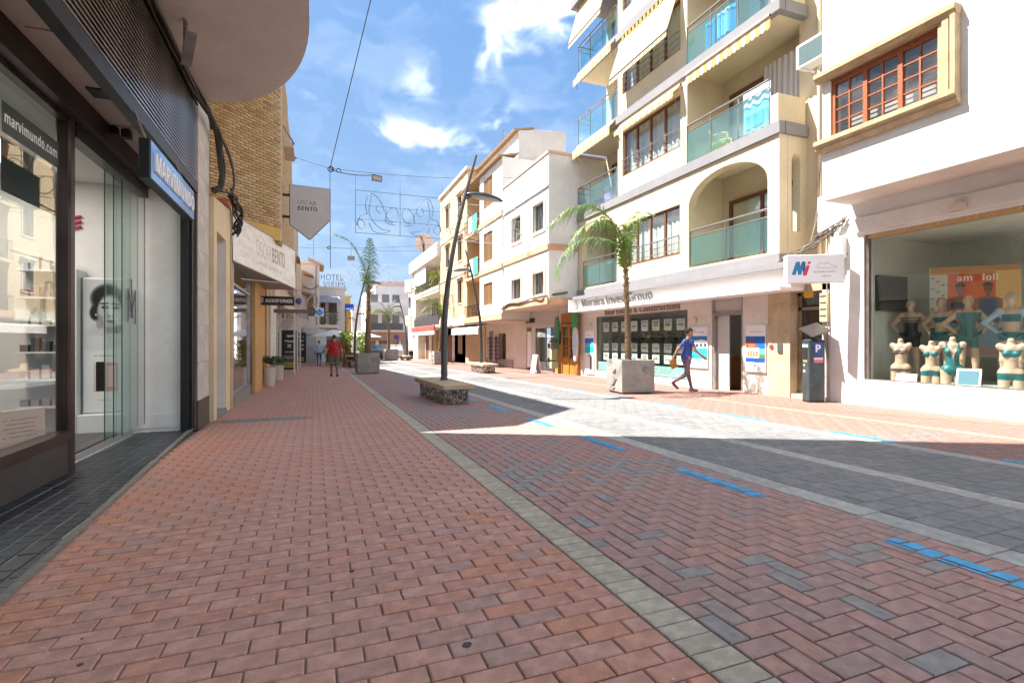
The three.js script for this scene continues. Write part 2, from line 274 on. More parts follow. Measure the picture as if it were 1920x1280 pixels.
{ // kerb stones either side of the road and down its middle
  const o = zone('road_kerb'), list = [];
  for (const [x, w] of [[3.99, 0.25], [5.31, 0.24], [7.04, 0.22]]) { bed(o, x - w / 2, x + w / 2, 0.6, END, [0.11, 0.1, 0.09]); let d = 0.6 + x % 0.7; while (d < END) { list.push([x, d + 0.4, w - 0.006, 0.8 - 0.008, Math.floor(rnd() * 3)]); d += 0.8; } }
  pave(o, list, [[0.44, 0.43, 0.41], [0.415, 0.405, 0.385], [0.47, 0.46, 0.435]], 0.8, 'kerb_stone', 'distant_kerb_stones', 150, 0.004);
}
{ // roadway: slate grey setts
  const o = zone('road'); bed(o, 4.115, 5.19, 0.6, END, [0.09, 0.085, 0.08]); bed(o, 5.43, 6.93, 0.6, END, [0.09, 0.085, 0.08]);
  const tone = (x, d) => { const k = wn(x, d * 0.7, 15), r = rnd(); return k + r * 0.6 < 0.6 ? 0 : k + r * 0.6 < 0.9 ? 1 : 2; };
  pave(o, [...running(4.12, 5.185, 0.7, END, 0.266, 0.2, 0.006, tone), ...running(5.435, 6.925, 0.7, END, 0.249, 0.2, 0.006, tone)], [[0.19, 0.195, 0.2], [0.212, 0.215, 0.218], [0.24, 0.24, 0.24]], 0.75, 'sett', 'distant_setts');
}
{ // far bays and far walkway
  const o = zone('opposite_pavement'); bed(o, 7.155, 8.85, 0.6, END, [0.2, 0.15, 0.12]); bed(o, 9.06, 11.6, 0.6, END, [0.2, 0.15, 0.12]); bed(o, 8.85, 9.06, 0.6, END, [0.2, 0.16, 0.13]);
  const pal = [[0.37, 0.185, 0.14], [0.34, 0.18, 0.15], [0.31, 0.185, 0.16], [0.24, 0.19, 0.175], [0.36, 0.28, 0.22]];
  const tone = (x, d) => { const r = rnd(), g = grey(d) * 0.7; return r < g ? 3 : r < g + 0.3 ? 0 : r < g + 0.6 ? 1 : 2; }, tone2 = () => Math.floor(rnd() * 3);
  const list = herring(7.16, 8.85, 2, END, W / 2, gap, tone); farPavers = list;
  const border = []; for (let d = 2; d < END; d += W / 2) border.push([8.955, d + W / 4, 0.2, W / 2 - gap, 4]);
  pave(o, [...list, ...border, ...running(9.065, 11.55, 2, END, W, W / 2, gap, tone2)], pal, 0.82, 'paver', 'distant_pavers');
}
{ // blue bay lines, rolled onto the pavers: each dash is cut by the joints
  const blue = M([0.03, 0.40, 0.74], 0.6, { map: 'grit' });
  const dash = (x0, x1, d0, d1, list) => {
    const parts = [];
    for (const [x, d, w, l] of list) { const e = () => 0.004 + 0.009 * rnd() * rnd(), a0 = Math.max(x - w / 2 + e(), x0 + 0.006 * rnd()), a1 = Math.min(x + w / 2 - e(), x1 - 0.006 * rnd()), b0 = Math.max(d - l / 2 + e(), d0 + 0.02 * rnd()), b1 = Math.min(d + l / 2 - e(), d1 - 0.02 * rnd()); if (a1 - a0 > 0.008 && b1 - b0 > 0.008) parts.push(boxC((a0 + a1) / 2, 0.0035, (b0 + b1) / 2, a1 - a0, 0.0012, b1 - b0)); }
    if (!parts.length) return;
    const o = zone('bay_marking'); lp(o, 'paint', merge(parts), blue);
  };
  for (let k = 0; k < 12; k++) { const d = 1.22 + k * 2.1; dash(3.5, 3.66, d, d + 1.08, parkingPavers); dash(7.16, 7.3, d + 1.2, d + 2.2, farPavers); }
}
{ // service covers in the walkway
  const mk = (x0, x1, label) => { const o = thing('inspection_cover', label, 'cover', [(x0 + x1) / 2, gy(10.2) - 0.03, 10.2], 'steel covers in the walkway'); o.rotation.x = TILT; lp(o, 'frame', merge(chamC(0, 0.015, 0.2, x1 - x0, 0.036, 0.03, 0.004), chamC(0, 0.015, -0.2, x1 - x0, 0.036, 0.03, 0.004), chamC(-(x1 - x0) / 2 + 0.015, 0.015, 0, 0.03, 0.036, 0.37, 0.004), chamC((x1 - x0) / 2 - 0.015, 0.015, 0, 0.03, 0.036, 0.37, 0.004)), stoneM([0.3, 0.29, 0.27])); lp(o, 'lid', chamC(0, 0.012, 0, x1 - x0 - 0.075, 0.034, 0.36, 0.004), metalM([0.24, 0.245, 0.25], 0.7, 0.1)); };
  mk(-1.43, -0.9, 'grey inspection cover in the walkway, the one beside the doorway wall'); mk(-0.76, -0.22, 'grey inspection cover in the middle of the walkway');
}
{ // black tiled strip in front of the perfume shop, with its cement edge
  const o = zone('tiled_threshold'); lp(o, 'joint_sand', slabY(-0.031, 0.02, [[-2.6, 1.5], [-1.44, 1.5], [-1.53, 3.4], [-1.88, 9.95], [-2.6, 9.95]]), M([0.48, 0.48, 0.46], 0.95, { map: 'grit' }));
  const edge = (d) => -1.53 - 0.055 * (d - 3.4) - (d < 3.4 ? 0 : 0), list = [], u = 0.13;
  for (let d = 1.6; d < 9.95; d += u) { let k = 0; for (let x = -2.52; x < -1.5; x += u, k++) { const x1 = Math.min(x + u, edge(d)); if (x1 - x > 0.03) list.push([(x + x1) / 2, d + u / 2, +(Math.round((x1 - x) / 0.02) * 0.02 - 0.009).toFixed(3), u - 0.004, Math.floor(rnd() * 3)]); } }
  for (const q of list) if (q[2] > u - 0.009) q[2] = u - 0.009;
  o.position.y = 0.018;
  pave(o, list, [[0.024, 0.03, 0.04], [0.03, 0.037, 0.048], [0.02, 0.025, 0.033]], 0.35, 'tile', 'distant_tiles', 300, 0.0025);
  const kerb = []; for (let d = 1.5; d < 9.9; d += 0.14) { const x = edge(d) + 0.02, w = 0.035 + 0.02 * rnd(); kerb.push(chamC(x, -0.012 + 0.006 * rnd(), d + 0.07, w, 0.03, 0.15, 0.008)); }
  lp(o, 'cement_edge', merge(kerb), M([0.3, 0.27, 0.23], 0.95, { map: 'grit', bump: 'gritB', bs: 0.006 }));
}
// small print too fine to read: a row of short uneven strokes
const scrib = (g, x, y, w, h) => { let q = x; while (q < x + w) { const k = h * (0.4 + 0.5 * rnd()); if (rnd() < 0.84) g.fillRect(q, y + h * 0.25 * rnd(), k * 0.7, h * (0.6 + 0.3 * rnd())); q += k; } };
// ---------------------------------------------------------------- perfume shop with the rounded balcony above it
const frameBrown = metalM([0.07, 0.048, 0.043], 0.4, 0.55), plinthM = M([0.062, 0.055, 0.055], 0.6, { map: 'stone' }), soffitM = plaster([0.78, 0.70, 0.655]);
const greenEdge = M([0.02, 0.09, 0.06], 0.2);
{
  const o = thing('perfume_shop', 'perfume shop with dark brown window frames, black louvres and a rounded balcony overhead', 'shop building', [-2.4, 0, 6]);
  wp(o, 'plinth', boxE(-2.56, -2.385, -0.3, 0.285, -3, 6.6), plinthM);
  wp(o, 'window_sill', chamC(-2.42, 0.325, 1.8, 0.17, 0.08, 9.6, 0.008), frameBrown);
  wp(o, 'fascia_beam', chamC(-2.37, 3.725, 3.12, 0.2, 0.25, 12.25, 0.01), frameBrown);
  wp(o, 'window_rail', boxE(-2.47, -2.39, 3.555, 3.6, -3, 6.58), frameBrown);
  wp(o, 'post', chamC(-2.43, 1.72, 6.66, 0.13, 3.76, 0.13, 0.02), frameBrown);
  wp(o, 'post', boxE(-2.48, -2.4, 0.36, 3.56, 2.9, 2.98), frameBrown);
  const pane = wp(o, 'window_pane', boxE(-2.437, -2.431, 0.36, 3.556, -3, 6.6), glassM);
  // web address printed on the glass
  sheet(o, 'window_lettering', 1.02, 0.26, printM(canvasTex(1024, 256, (g, w, h) => { g.fillStyle = '#26302f'; g.fillRect(0, 0, w, h); g.fillStyle = '#e8ecec'; g.font = 'bold 132px sans-serif'; g.textAlign = 'center'; g.fillText('marvimundo.com', w / 2, 166, w - 70); }), 0.4), [-2.428, 3.165, 6.0], 'r');
  wp(o, 'window_decal', boxE(-2.447, -2.4425, 2.55, 3.0, 5.52, 6.5), M([0.012, 0.014, 0.015], 0.4));
  for (const [x, d0, d1] of [[-2.40, 8.24, 9.2], [-2.435, 8.05, 9.0], [-2.47, 7.86, 8.8]]) {
    const door = wp(o, 'glass_door', boxE(x - 0.004, x + 0.004, 0.03, 3.44, d0, d1), glassM);
    wp(door, 'edge', boxE(x - 0.006, x + 0.006, 0.03, 3.44, d0 - 0.008, d0 - 0.001), greenEdge); wp(door, 'edge', boxE(x - 0.006, x + 0.006, 0.03, 3.44, d1 + 0.001, d1 + 0.009), greenEdge);
    if (x === -2.40) wp(door, 'handle_emblem', merge(bar([-2.385, 1.55, 8.42], [-2.385, 2.0, 8.42], 0.008), bar([-2.385, 2.0, 8.42], [-2.385, 1.6, 8.6], 0.008), bar([-2.385, 1.6, 8.6], [-2.385, 2.15, 8.55], 0.008), bar([-2.385, 1.52, 8.72], [-2.385, 2.0, 8.72], 0.008), bar([-2.385, 2.0, 8.72], [-2.385, 1.62, 8.55], 0.008)), M([0.1, 0.1, 0.1], 0.4));
  }
  wp(o, 'door_track', boxE(-2.5, -2.36, 3.45, 3.6, 6.73, 9.24), metalM([0.04, 0.04, 0.042], 0.4, 0.6));
  // shop interior
  wp(o, 'interior_ceiling', boxE(-7, -2.5, 3.62, 3.75, -3, 9.3), plaster([0.72, 0.72, 0.72]));
  wp(o, 'interior_floor', boxE(-7, -2.58, -0.2, -0.03, -3, 9.3), M([0.32, 0.31, 0.3], 0.3));
  wp(o, 'back_wall', boxE(-7.2, -7, -0.2, 3.75, -3.2, 9.5), plaster([0.7, 0.7, 0.7]));
  wp(o, 'end_wall', boxE(-7, -1.94, -0.25, 3.84, 9.3, 9.5), plaster([0.78, 0.77, 0.76]));
  wp(o, 'skirting', boxE(-2.52, -1.95, -0.05, 0.16, 9.285, 9.3), plaster([0.74, 0.73, 0.72]));
  wp(o, 'display_deck', boxE(-3.5, -2.49, 0.2, 0.3, -3, 6.5), M([0.22, 0.18, 0.16], 0.6));
  wp(o, 'display_back', boxE(-3.55, -3.5, 0.3, 1.55, -3, 6.4), M([0.6, 0.6, 0.59], 0.8));
  for (const y of [0.8, 1.15]) wp(o, 'display_shelf', boxE(-3.5, -2.95, y, y + 0.012, 3, 6.4), glassM);
  { const lampFace = wp(o, 'ceiling_lamp', boxE(-4.6, -3.4, 3.6, 3.618, 5.2, 8.6), new THREE.MeshStandardMaterial({ color: 0xffffff, emissive: 0xffffff, emissiveIntensity: 0.35, roughness: 0.6 }));
    const li = new THREE.RectAreaLight(0xfff4e8, 1.1, 1.2, 3.4); li.position.copy(Vec(-4.0, 3.59, 6.9)); li.lookAt(-4.0, 0, -6.9); scene.add(li); }
  wp(o, 'shutter_guide', boxE(-1.94, -1.84, -0.1, 3.5, 9.22, 9.42), blackM);
  wp(o, 'shutter_guide', boxE(-1.86, -1.8, -0.1, 3.7, 9.3, 9.48), metalM([0.03, 0.03, 0.032], 0.5, 0.5));
  // entrance soffit, dark channel, louvres
  wp(o, 'soffit', boxE(-2.5, -1.8, 3.85, 3.9, -3, 9.3), soffitM);
  for (const d of [5.3, 7.35]) wp(o, 'soffit_trim', boxE(-2.2, -1.98, 3.842, 3.85, d, d + 0.014), M([0.35, 0.3, 0.28], 0.8));
  wp(o, 'downlight', boxE(-2.16, -1.99, 3.835, 3.85, 6.35, 6.58), blackM);
  for (const [x, d] of [[-2.24, 7.35], [-2.13, 7.42]]) wp(o, 'security_camera', merge(boxE(x - 0.045, x + 0.045, 3.74, 3.83, d, d + 0.1), cyl(x, 3.8, d + 0.05, 0.02, 0.02, 0.05)), blackM);
  wp(o, 'awning_roller', merge(tube([[-1.88, 3.80, -2], [-1.88, 3.80, 6.05]], 0.035, 4, 10), tube([[-1.80, 3.79, -2], [-1.80, 3.79, 6.0]], 0.018, 4, 8)), metalM([0.12, 0.11, 0.105], 0.35, 0.8));
  wp(o, 'channel', boxE(-1.83, -1.715, 3.6, 3.76, -3, 9.3), metalM([0.035, 0.035, 0.037], 0.45, 0.6));
  const lou = wp(o, 'louvre_panel', boxE(-1.84, -1.80, 3.76, 4.98, -3, 9.3), M([0.01, 0.009, 0.008], 0.8));
  const slat = merge(uvm(new THREE.BoxGeometry(0.05, 0.012, 12.3).rotateZ(0.2)), uvm(new THREE.BoxGeometry(0.006, 0.024, 12.3).translate(0.026, 0.008, 0)));
  for (let k = 0; k < 22; k++) { const m = lp(lou, 'slat', slat, metalM([0.42, 0.37, 0.33], 0.3, 0.85)); m.position.set(-1.755 + 2.4, 3.79 + k * 0.054, -3.15 + 6); }
  wp(o, 'louvre_cap', boxE(-1.84, -1.71, 4.98, 5.05, -3, 9.29), metalM([0.05, 0.047, 0.045], 0.45, 0.6));
  // pier faced with stone panels
  wp(o, 'pier_core', boxE(-2.3, -1.775, -0.3, 5.6, 9.62, 10.42), plaster([0.66, 0.6, 0.56]));
  let y = 0.32; for (const h of [0.62, 0.6, 0.6, 0.62, 0.62, 0.62, 0.62, 0.62]) { wp(o, 'stone_panel', chamC(-1.763, y + h / 2, 9.95, 0.022, h - 0.006, 0.9, 0.003), stoneM([0.66, 0.59, 0.54])); y += h; }
  wp(o, 'pier_foot', chamC(-1.763, 0.08, 9.95, 0.03, 0.48, 0.9, 0.003), stoneM([0.12, 0.085, 0.075]));
  // rounded balcony and the storeys above
  const rim = [[-1.84, -4], [-0.06, -4], [-0.06, 6.5]]; for (let i = 1; i <= 18; i++) { const a = i / 18 * Math.PI / 2; rim.push([-1.75 + 1.69 * Math.cos(a), 6.5 + 2.8 * Math.sin(a)]); } rim.push([-1.84, 9.3]);
  wp(o, 'balcony_slab', slabY(5.06, 0.24, rim), soffitM);
  const railP = rim.slice(1, -1).map(([x, d]) => [x - 0.06, 6.2, d - (d > 6.5 ? 0.05 : 0)]); wp(o, 'balcony_rail', merge(tube(railP, 0.02, 60, 6)), steelM);
  wp(o, 'upper_wall', boxE(-9, -1.85, 5.3, 18.8, -8, 9.6), plaster([0.76, 0.68, 0.56]));
  wp(o, 'rear_wall', boxE(-9, -7.3, -0.3, 5.3, -8, 9.6), plaster([0.76, 0.68, 0.56]));
  wp(o, 'inner_slab', boxE(-7.3, -1.85, 3.92, 5.04, -8, 9.28), plaster([0.7, 0.66, 0.6]));
  wp(o, 'street_wall', boxE(-9, -2.2, -0.3, 3.9, -8, -3.2), plaster([0.76, 0.68, 0.56]));
}
{
  const o = thing('illuminated_sign', 'blue box sign reading MARVIMUNDO in raised white letters', 'sign', [-1.55, 2.93, 7.1]);
  wp(o, 'case', chamC(-1.6, 3.13, 7.12, 0.1, 0.4, 2.0, 0.006), blackM);
  wp(o, 'face', boxE(-1.549, -1.545, 2.94, 3.32, 6.14, 8.1), M([0.09, 0.30, 0.72], 0.15, { clearcoat: 1, clearcoatRoughness: 0.05 }));
  const g = text3('MARVIMUNDO', 0.19, 0.02, 1.78); g.rotateY(Math.PI / 2); g.translate(-1.544, 3.035, -6.24); wp(o, 'lettering', g, M([0.8, 0.8, 0.8], 0.4));
  wp(o, 'hanger', merge(bar([-1.6, 3.3, 6.25], [-1.73, 3.66, 6.25], 0.014), bar([-1.6, 3.3, 7.9], [-1.73, 3.66, 7.9], 0.014)), metalM([0.3, 0.24, 0.2], 0.4, 0.8));
}
{ // goods standing in the perfume window
  const c = (hex) => M(hex, 0.6);
  const item = (label, x, d, w, h, t, mat, turn, extra) => { const g = thing('gift_box', label, 'box', [x, 0.302, d], 'gift boxes in the perfume window', turn); lp(g, 'carton', chamC(0, h / 2, 0, w, h, t, 0.004), mat); if (extra) extra(g, w, h, t); };
  const card = (lines, bg, fg) => printM(canvasTex(256, 192, (g, w, h) => { g.fillStyle = bg; g.fillRect(0, 0, w, h); g.fillStyle = fg; for (let i = 0; i < lines; i++) scrib(g, 40 + 14 * (i % 2), 46 + i * 24, w - 80 - 28 * (i % 2), 7); }), 0.7);
  item('pink card box with printed lines at the window edge', -2.62, 6.2, 0.42, 0.34, 0.05, M([0.66, 0.5, 0.47], 0.6), 0.95, (g, w, h, t) => sheet(g, 'print', w - 0.02, h - 0.02, card(5, '#d8bdb4', '#6a4b45'), [0 + g.position.x, h / 2 + g.position.y, -g.position.z - t / 2 - 0.003], 'c'));
  item('pale green gift box standing behind the small wooden block', -2.66, 5.42, 0.4, 0.46, 0.16, c([0.42, 0.62, 0.42]), 0.8, (g, w, h, t) => { lp(g, 'emblem', merge(boxC(0.06, h * 0.45, -t / 2 - 0.004, 0.07, 0.2, 0.004)), M([0.62, 0.38, 0.34], 0.6)); });
  item('tall wooden block beside the green gift box', -2.56, 5.22, 0.07, 0.2, 0.07, woodHoney, 0.6);
  item('dark brown carton behind the pink card', -2.95, 6.05, 0.26, 0.42, 0.14, c([0.07, 0.045, 0.04]), 0.9);
  item('second brown carton against the pane side', -2.9, 5.72, 0.2, 0.5, 0.12, c([0.10, 0.07, 0.06]), 0.7);
  item('lime green carton at the corner post', -2.95, 6.3, 0.24, 0.44, 0.1, c([0.50, 0.62, 0.40]), 1.0);
  for (let k = 0; k < 7; k++) { const g = thing('perfume_carton', ['white carton with grey print first on the glass shelf', 'white carton with black stripes on the glass shelf', 'cream carton in the middle of the glass shelf', 'white carton with orange flower on the glass shelf', 'tall cream carton on the glass shelf', 'grey carton on the upper glass shelf', 'white flat carton at the end of the glass shelf'][k], 'carton', [-3.05 - 0.12 * (k % 2), 0.812 + (k === 5 ? 0.352 : 0), 4.7 + k * 0.26], 'cartons on the shelf in the perfume window', 1.1); const h = 0.18 + 0.09 * ((k * 7) % 3); lp(g, 'carton', chamC(0, h / 2, 0, 0.2, h, 0.07, 0.003), c([[0.72, 0.72, 0.7], [0.75, 0.75, 0.74], [0.7, 0.66, 0.55], [0.74, 0.73, 0.7], [0.7, 0.66, 0.52], [0.4, 0.42, 0.43], [0.72, 0.72, 0.72]][k])); lp(g, 'label_band', chamC(0, h * 0.5, 0.0, 0.204, 0.05, 0.074, 0.002), c([[0.3, 0.3, 0.3], [0.02, 0.02, 0.02], [0.5, 0.4, 0.2], [0.7, 0.22, 0.03], [0.5, 0.4, 0.2], [0.1, 0.1, 0.1], [0.3, 0.3, 0.35]][k])); }
}
{ // advertising totem, shelves, logo and mat inside the entrance
  const o = thing('advertising_totem', 'white advertising totem with grey portrait and perfume bottle inside the shop door', 'display stand', [-2.88, -0.03, 9.1]);
  wp(o, 'frame', chamC(-2.86, 1.22, 9.12, 0.52, 1.96, 0.1, 0.02), M([0.72, 0.72, 0.72], 0.4));
  wp(o, 'base', chamC(-2.86, 0.1, 9.05, 0.54, 0.27, 0.24, 0.01), M([0.7, 0.7, 0.7], 0.5));
  sheet(o, 'poster', 0.46, 1.86, printM(canvasTex(512, 1832, (g, w, h) => {
    const soft = (x, y, rx, ry, c, a0 = 1, rot = 0) => { g.save(); g.translate(x, y); g.rotate(rot); g.scale(rx, ry); const q = g.createRadialGradient(0, 0, 0.68, 0, 0, 1); q.addColorStop(0, `rgba(${c},${c},${c},${a0})`); q.addColorStop(1, `rgba(${c},${c},${c},0)`); g.fillStyle = q; g.beginPath(); g.arc(0, 0, 1, 0, 7); g.fill(); g.restore(); };
    const gr = g.createLinearGradient(0, 0, w, 900); gr.addColorStop(0, '#b9b9b9'); gr.addColorStop(1, '#dedede'); g.fillStyle = gr; g.fillRect(0, 0, w, h);
    soft(300, 800, 330, 230, 190); soft(120, 900, 260, 130, 205); soft(330, 640, 110, 150, 150); soft(310, 290, 250, 260, 28); soft(150, 470, 95, 130, 30); soft(300, 250, 240, 190, 22);
    soft(335, 440, 185, 260, 205, 1, 0.06); soft(335, 440, 170, 240, 208, 1, 0.06); soft(250, 500, 90, 190, 165, 0.7); soft(420, 470, 80, 170, 222, 0.8); soft(345, 470, 26, 110, 226, 0.9); soft(322, 520, 30, 34, 120, 0.6); soft(378, 520, 24, 26, 135, 0.5);
    for (const [x, y] of [[268, 392], [418, 398]]) { soft(x, y, 62, 34, 95, 0.75); soft(x, y, 44, 15, 18, 1); soft(x + 6, y - 2, 14, 12, 235, 0.5); soft(x - 4, y - 56, 70, 16, 35, 0.95, x < 300 ? -0.1 : 0.14); }
    soft(348, 590, 66, 24, 90, 0.95); soft(348, 606, 46, 14, 70, 0.8); soft(348, 640, 50, 16, 150, 0.5); soft(200, 600, 60, 120, 110, 0.5); soft(470, 700, 110, 60, 30, 0.9, -0.5); soft(150, 500, 12, 16, 240, 1);
    g.fillStyle = '#333'; g.fillRect(0, 1040, w, 0);
    g.fillStyle = '#333'; scrib(g, 130, 1075, 260, 16);
    g.fillStyle = '#c9c2c0'; g.fillRect(120, 1200, 330, 400); g.fillStyle = '#231b1b'; g.fillRect(150, 1170, 110, 420); g.fillStyle = '#b88e86'; g.fillRect(260, 1180, 190, 410); g.fillStyle = '#d9b6ae'; g.fillRect(300, 1230, 120, 300);
    g.fillStyle = '#777'; scrib(g, 180, 1710, 160, 12);
  }), 0.35), [-2.86, 1.24, 9.067], 'c');
  const s = thing('shelf_unit', 'white lit shelf unit of perfume boxes at the back of the shop', 'shelves', [-3.5, -0.03, 9.1]);
  wp(s, 'carcass', merge(boxE(-3.82, -3.14, -0.03, 2.3, 9.22, 9.28), boxE(-3.165, -3.14, -0.03, 2.3, 8.95, 9.22)), M([0.6, 0.6, 0.6], 0.6));
  for (let k = 0; k < 6; k++) { const y = 0.35 + k * 0.38; wp(s, 'shelf', boxE(-3.82, -3.17, y, y + 0.025, 8.95, 9.21), M([0.72, 0.72, 0.72], 0.5)); wp(s, 'goods', merge([0, 1, 2, 3, 4].map((i) => boxE(-3.79 + i * 0.12, -3.70 + i * 0.12, y + 0.026, y + 0.12 + 0.05 * ((i * k) % 3), 9.0, 9.1))), M([[0.25, 0.25, 0.26], [0.5, 0.45, 0.45], [0.08, 0.08, 0.09], [0.4, 0.45, 0.4], [0.3, 0.2, 0.2], [0.55, 0.55, 0.55]][k], 0.5)); }
  const e = thing('wall_emblem', 'magenta swirl emblem high on the perfume shop wall', 'emblem', [-3.33, 3.0, 9.29]);
  wp(e, 'swirl', merge([0, 1, 2].map((k) => tube([[-3.2, 2.96 + k * 0.075, 9.27], [-3.32, 2.93 + k * 0.07, 9.27], [-3.42, 3.03, 9.27]], 0.02, 10, 6))), M([0.5, 0.02, 0.09], 0.5));
  const m = thing('entrance_mat', 'ribbed grey mat inside the perfume shop entrance', 'mat', [-3.1, -0.03, 7.9]);
  wp(m, 'backing', boxE(-3.9, -2.6, -0.03, -0.015, 6.75, 8.9), M([0.03, 0.03, 0.03], 0.9));
  for (let k = 0; k < 26; k++) wp(m, 'rib', boxE(-3.9, -2.6, -0.0148, -0.004, 6.78 + k * 0.081, 6.815 + k * 0.081), metalM([0.45, 0.44, 0.43], 0.4, 0.7));
}
{
  const o = thing('flood_light', 'grey flood light on a bracket under the rounded balcony', 'light', [-1.4, 4.6, 7.0]);
  wp(o, 'arm', merge(bar([-1.42, 5.05, 7.0], [-1.42, 4.8, 7.0], 0.025), bar([-1.42, 4.8, 7.0], [-1.40, 4.72, 7.0], 0.025)), steelM);
  wp(o, 'head', uvm(new THREE.BoxGeometry(0.11, 0.05, 0.5).rotateX(-0.3).rotateY(0.3).translate(-1.38, 4.7, -6.95)), metalM([0.4, 0.39, 0.38], 0.45, 0.5));
}
function cables(name, label, at, paths, r, c = [0.02, 0.018, 0.016]) { const o = thing(name, label, 'cables', at); const gs = []; for (const p of paths) for (let k = 0; k < p.n; k++) gs.push(tube(p.pts.map((q, i) => [q[0] + rr(-1, 1) * p.j, q[1] + rr(-1, 1) * p.j, q[2] + rr(-1, 1) * p.j]), r * rr(0.6, 1.2), 22, 5)); wp(o, 'strands', merge(gs), M(c, 0.7)); return o; }
cables('cable_bundle', 'thick black cable bundle along the top of the louvres', [-1.66, 5.25, 8], [
  { n: 10, j: 0.05, pts: [[-1.64, 4.95, 2], [-1.64, 4.98, 5], [-1.64, 4.95, 7], [-1.63, 4.96, 8.6], [-1.62, 5.0, 9.4], [-1.62, 4.98, 10.1]] },
  { n: 9, j: 0.055, pts: [[-1.62, 5.0, 9.9], [-1.61, 4.9, 10.4], [-1.59, 4.5, 10.56], [-1.6, 4.05, 10.5], [-1.66, 3.95, 10.35]] },
  { n: 2, j: 0.03, pts: [[-1.58, 4.95, 10.2], [-1.5, 4.75, 10.7], [-1.42, 4.4, 10.9], [-1.46, 4.05, 10.7], [-1.66, 3.96, 10.3]] }], 0.02, [0.055, 0.043, 0.033]);
cables('cable_knot', 'tangled knot of cables above the white shop awning', [-1.6, 3.9, 12.4], [{ n: 9, j: 0.09, pts: [[-1.6, 4.25, 11.6], [-1.55, 4.2, 12.0], [-1.52, 4.0, 12.3], [-1.55, 3.75, 12.4], [-1.6, 3.6, 12.45]] }], 0.02, [0.04, 0.034, 0.03]);

// ---------------------------------------------------------------- low wall with the recessed doorway
{
  const o = thing('doorway_wall', 'low cream wall with a plain recessed white doorway', 'wall', [-1.9, 0, 11.4]);
  wp(o, 'wall', wallX(-2.2, 0.52, [[10.44, -0.4], [12.3, -0.4], [12.3, 4.05], [10.44, 3.85]], [rectP(10.72, 11.75, -0.12, 3.3)]), plaster([0.78, 0.62, 0.40]));
  wp(o, 'door', boxE(-2.19, -2.12, -0.12, 3.3, 10.73, 11.74), plaster([0.72, 0.70, 0.68]));
  wp(o, 'reveal', boxE(-2.12, -1.70, -0.12, 3.3, 11.74, 11.748), plaster([0.72, 0.70, 0.68]));
  wp(o, 'step', boxE(-2.12, -1.66, -0.25, -0.07, 10.73, 11.74), stoneM([0.3, 0.3, 0.3]));
  wp(o, 'roof_tile', merge([0, 1, 2].map((k) => boxE(-2.1, -1.62, 4.0 + k * 0.05, 4.04 + k * 0.05, 11.5 + k * 0.1, 11.9))), M([0.42, 0.13, 0.06], 0.8));
}
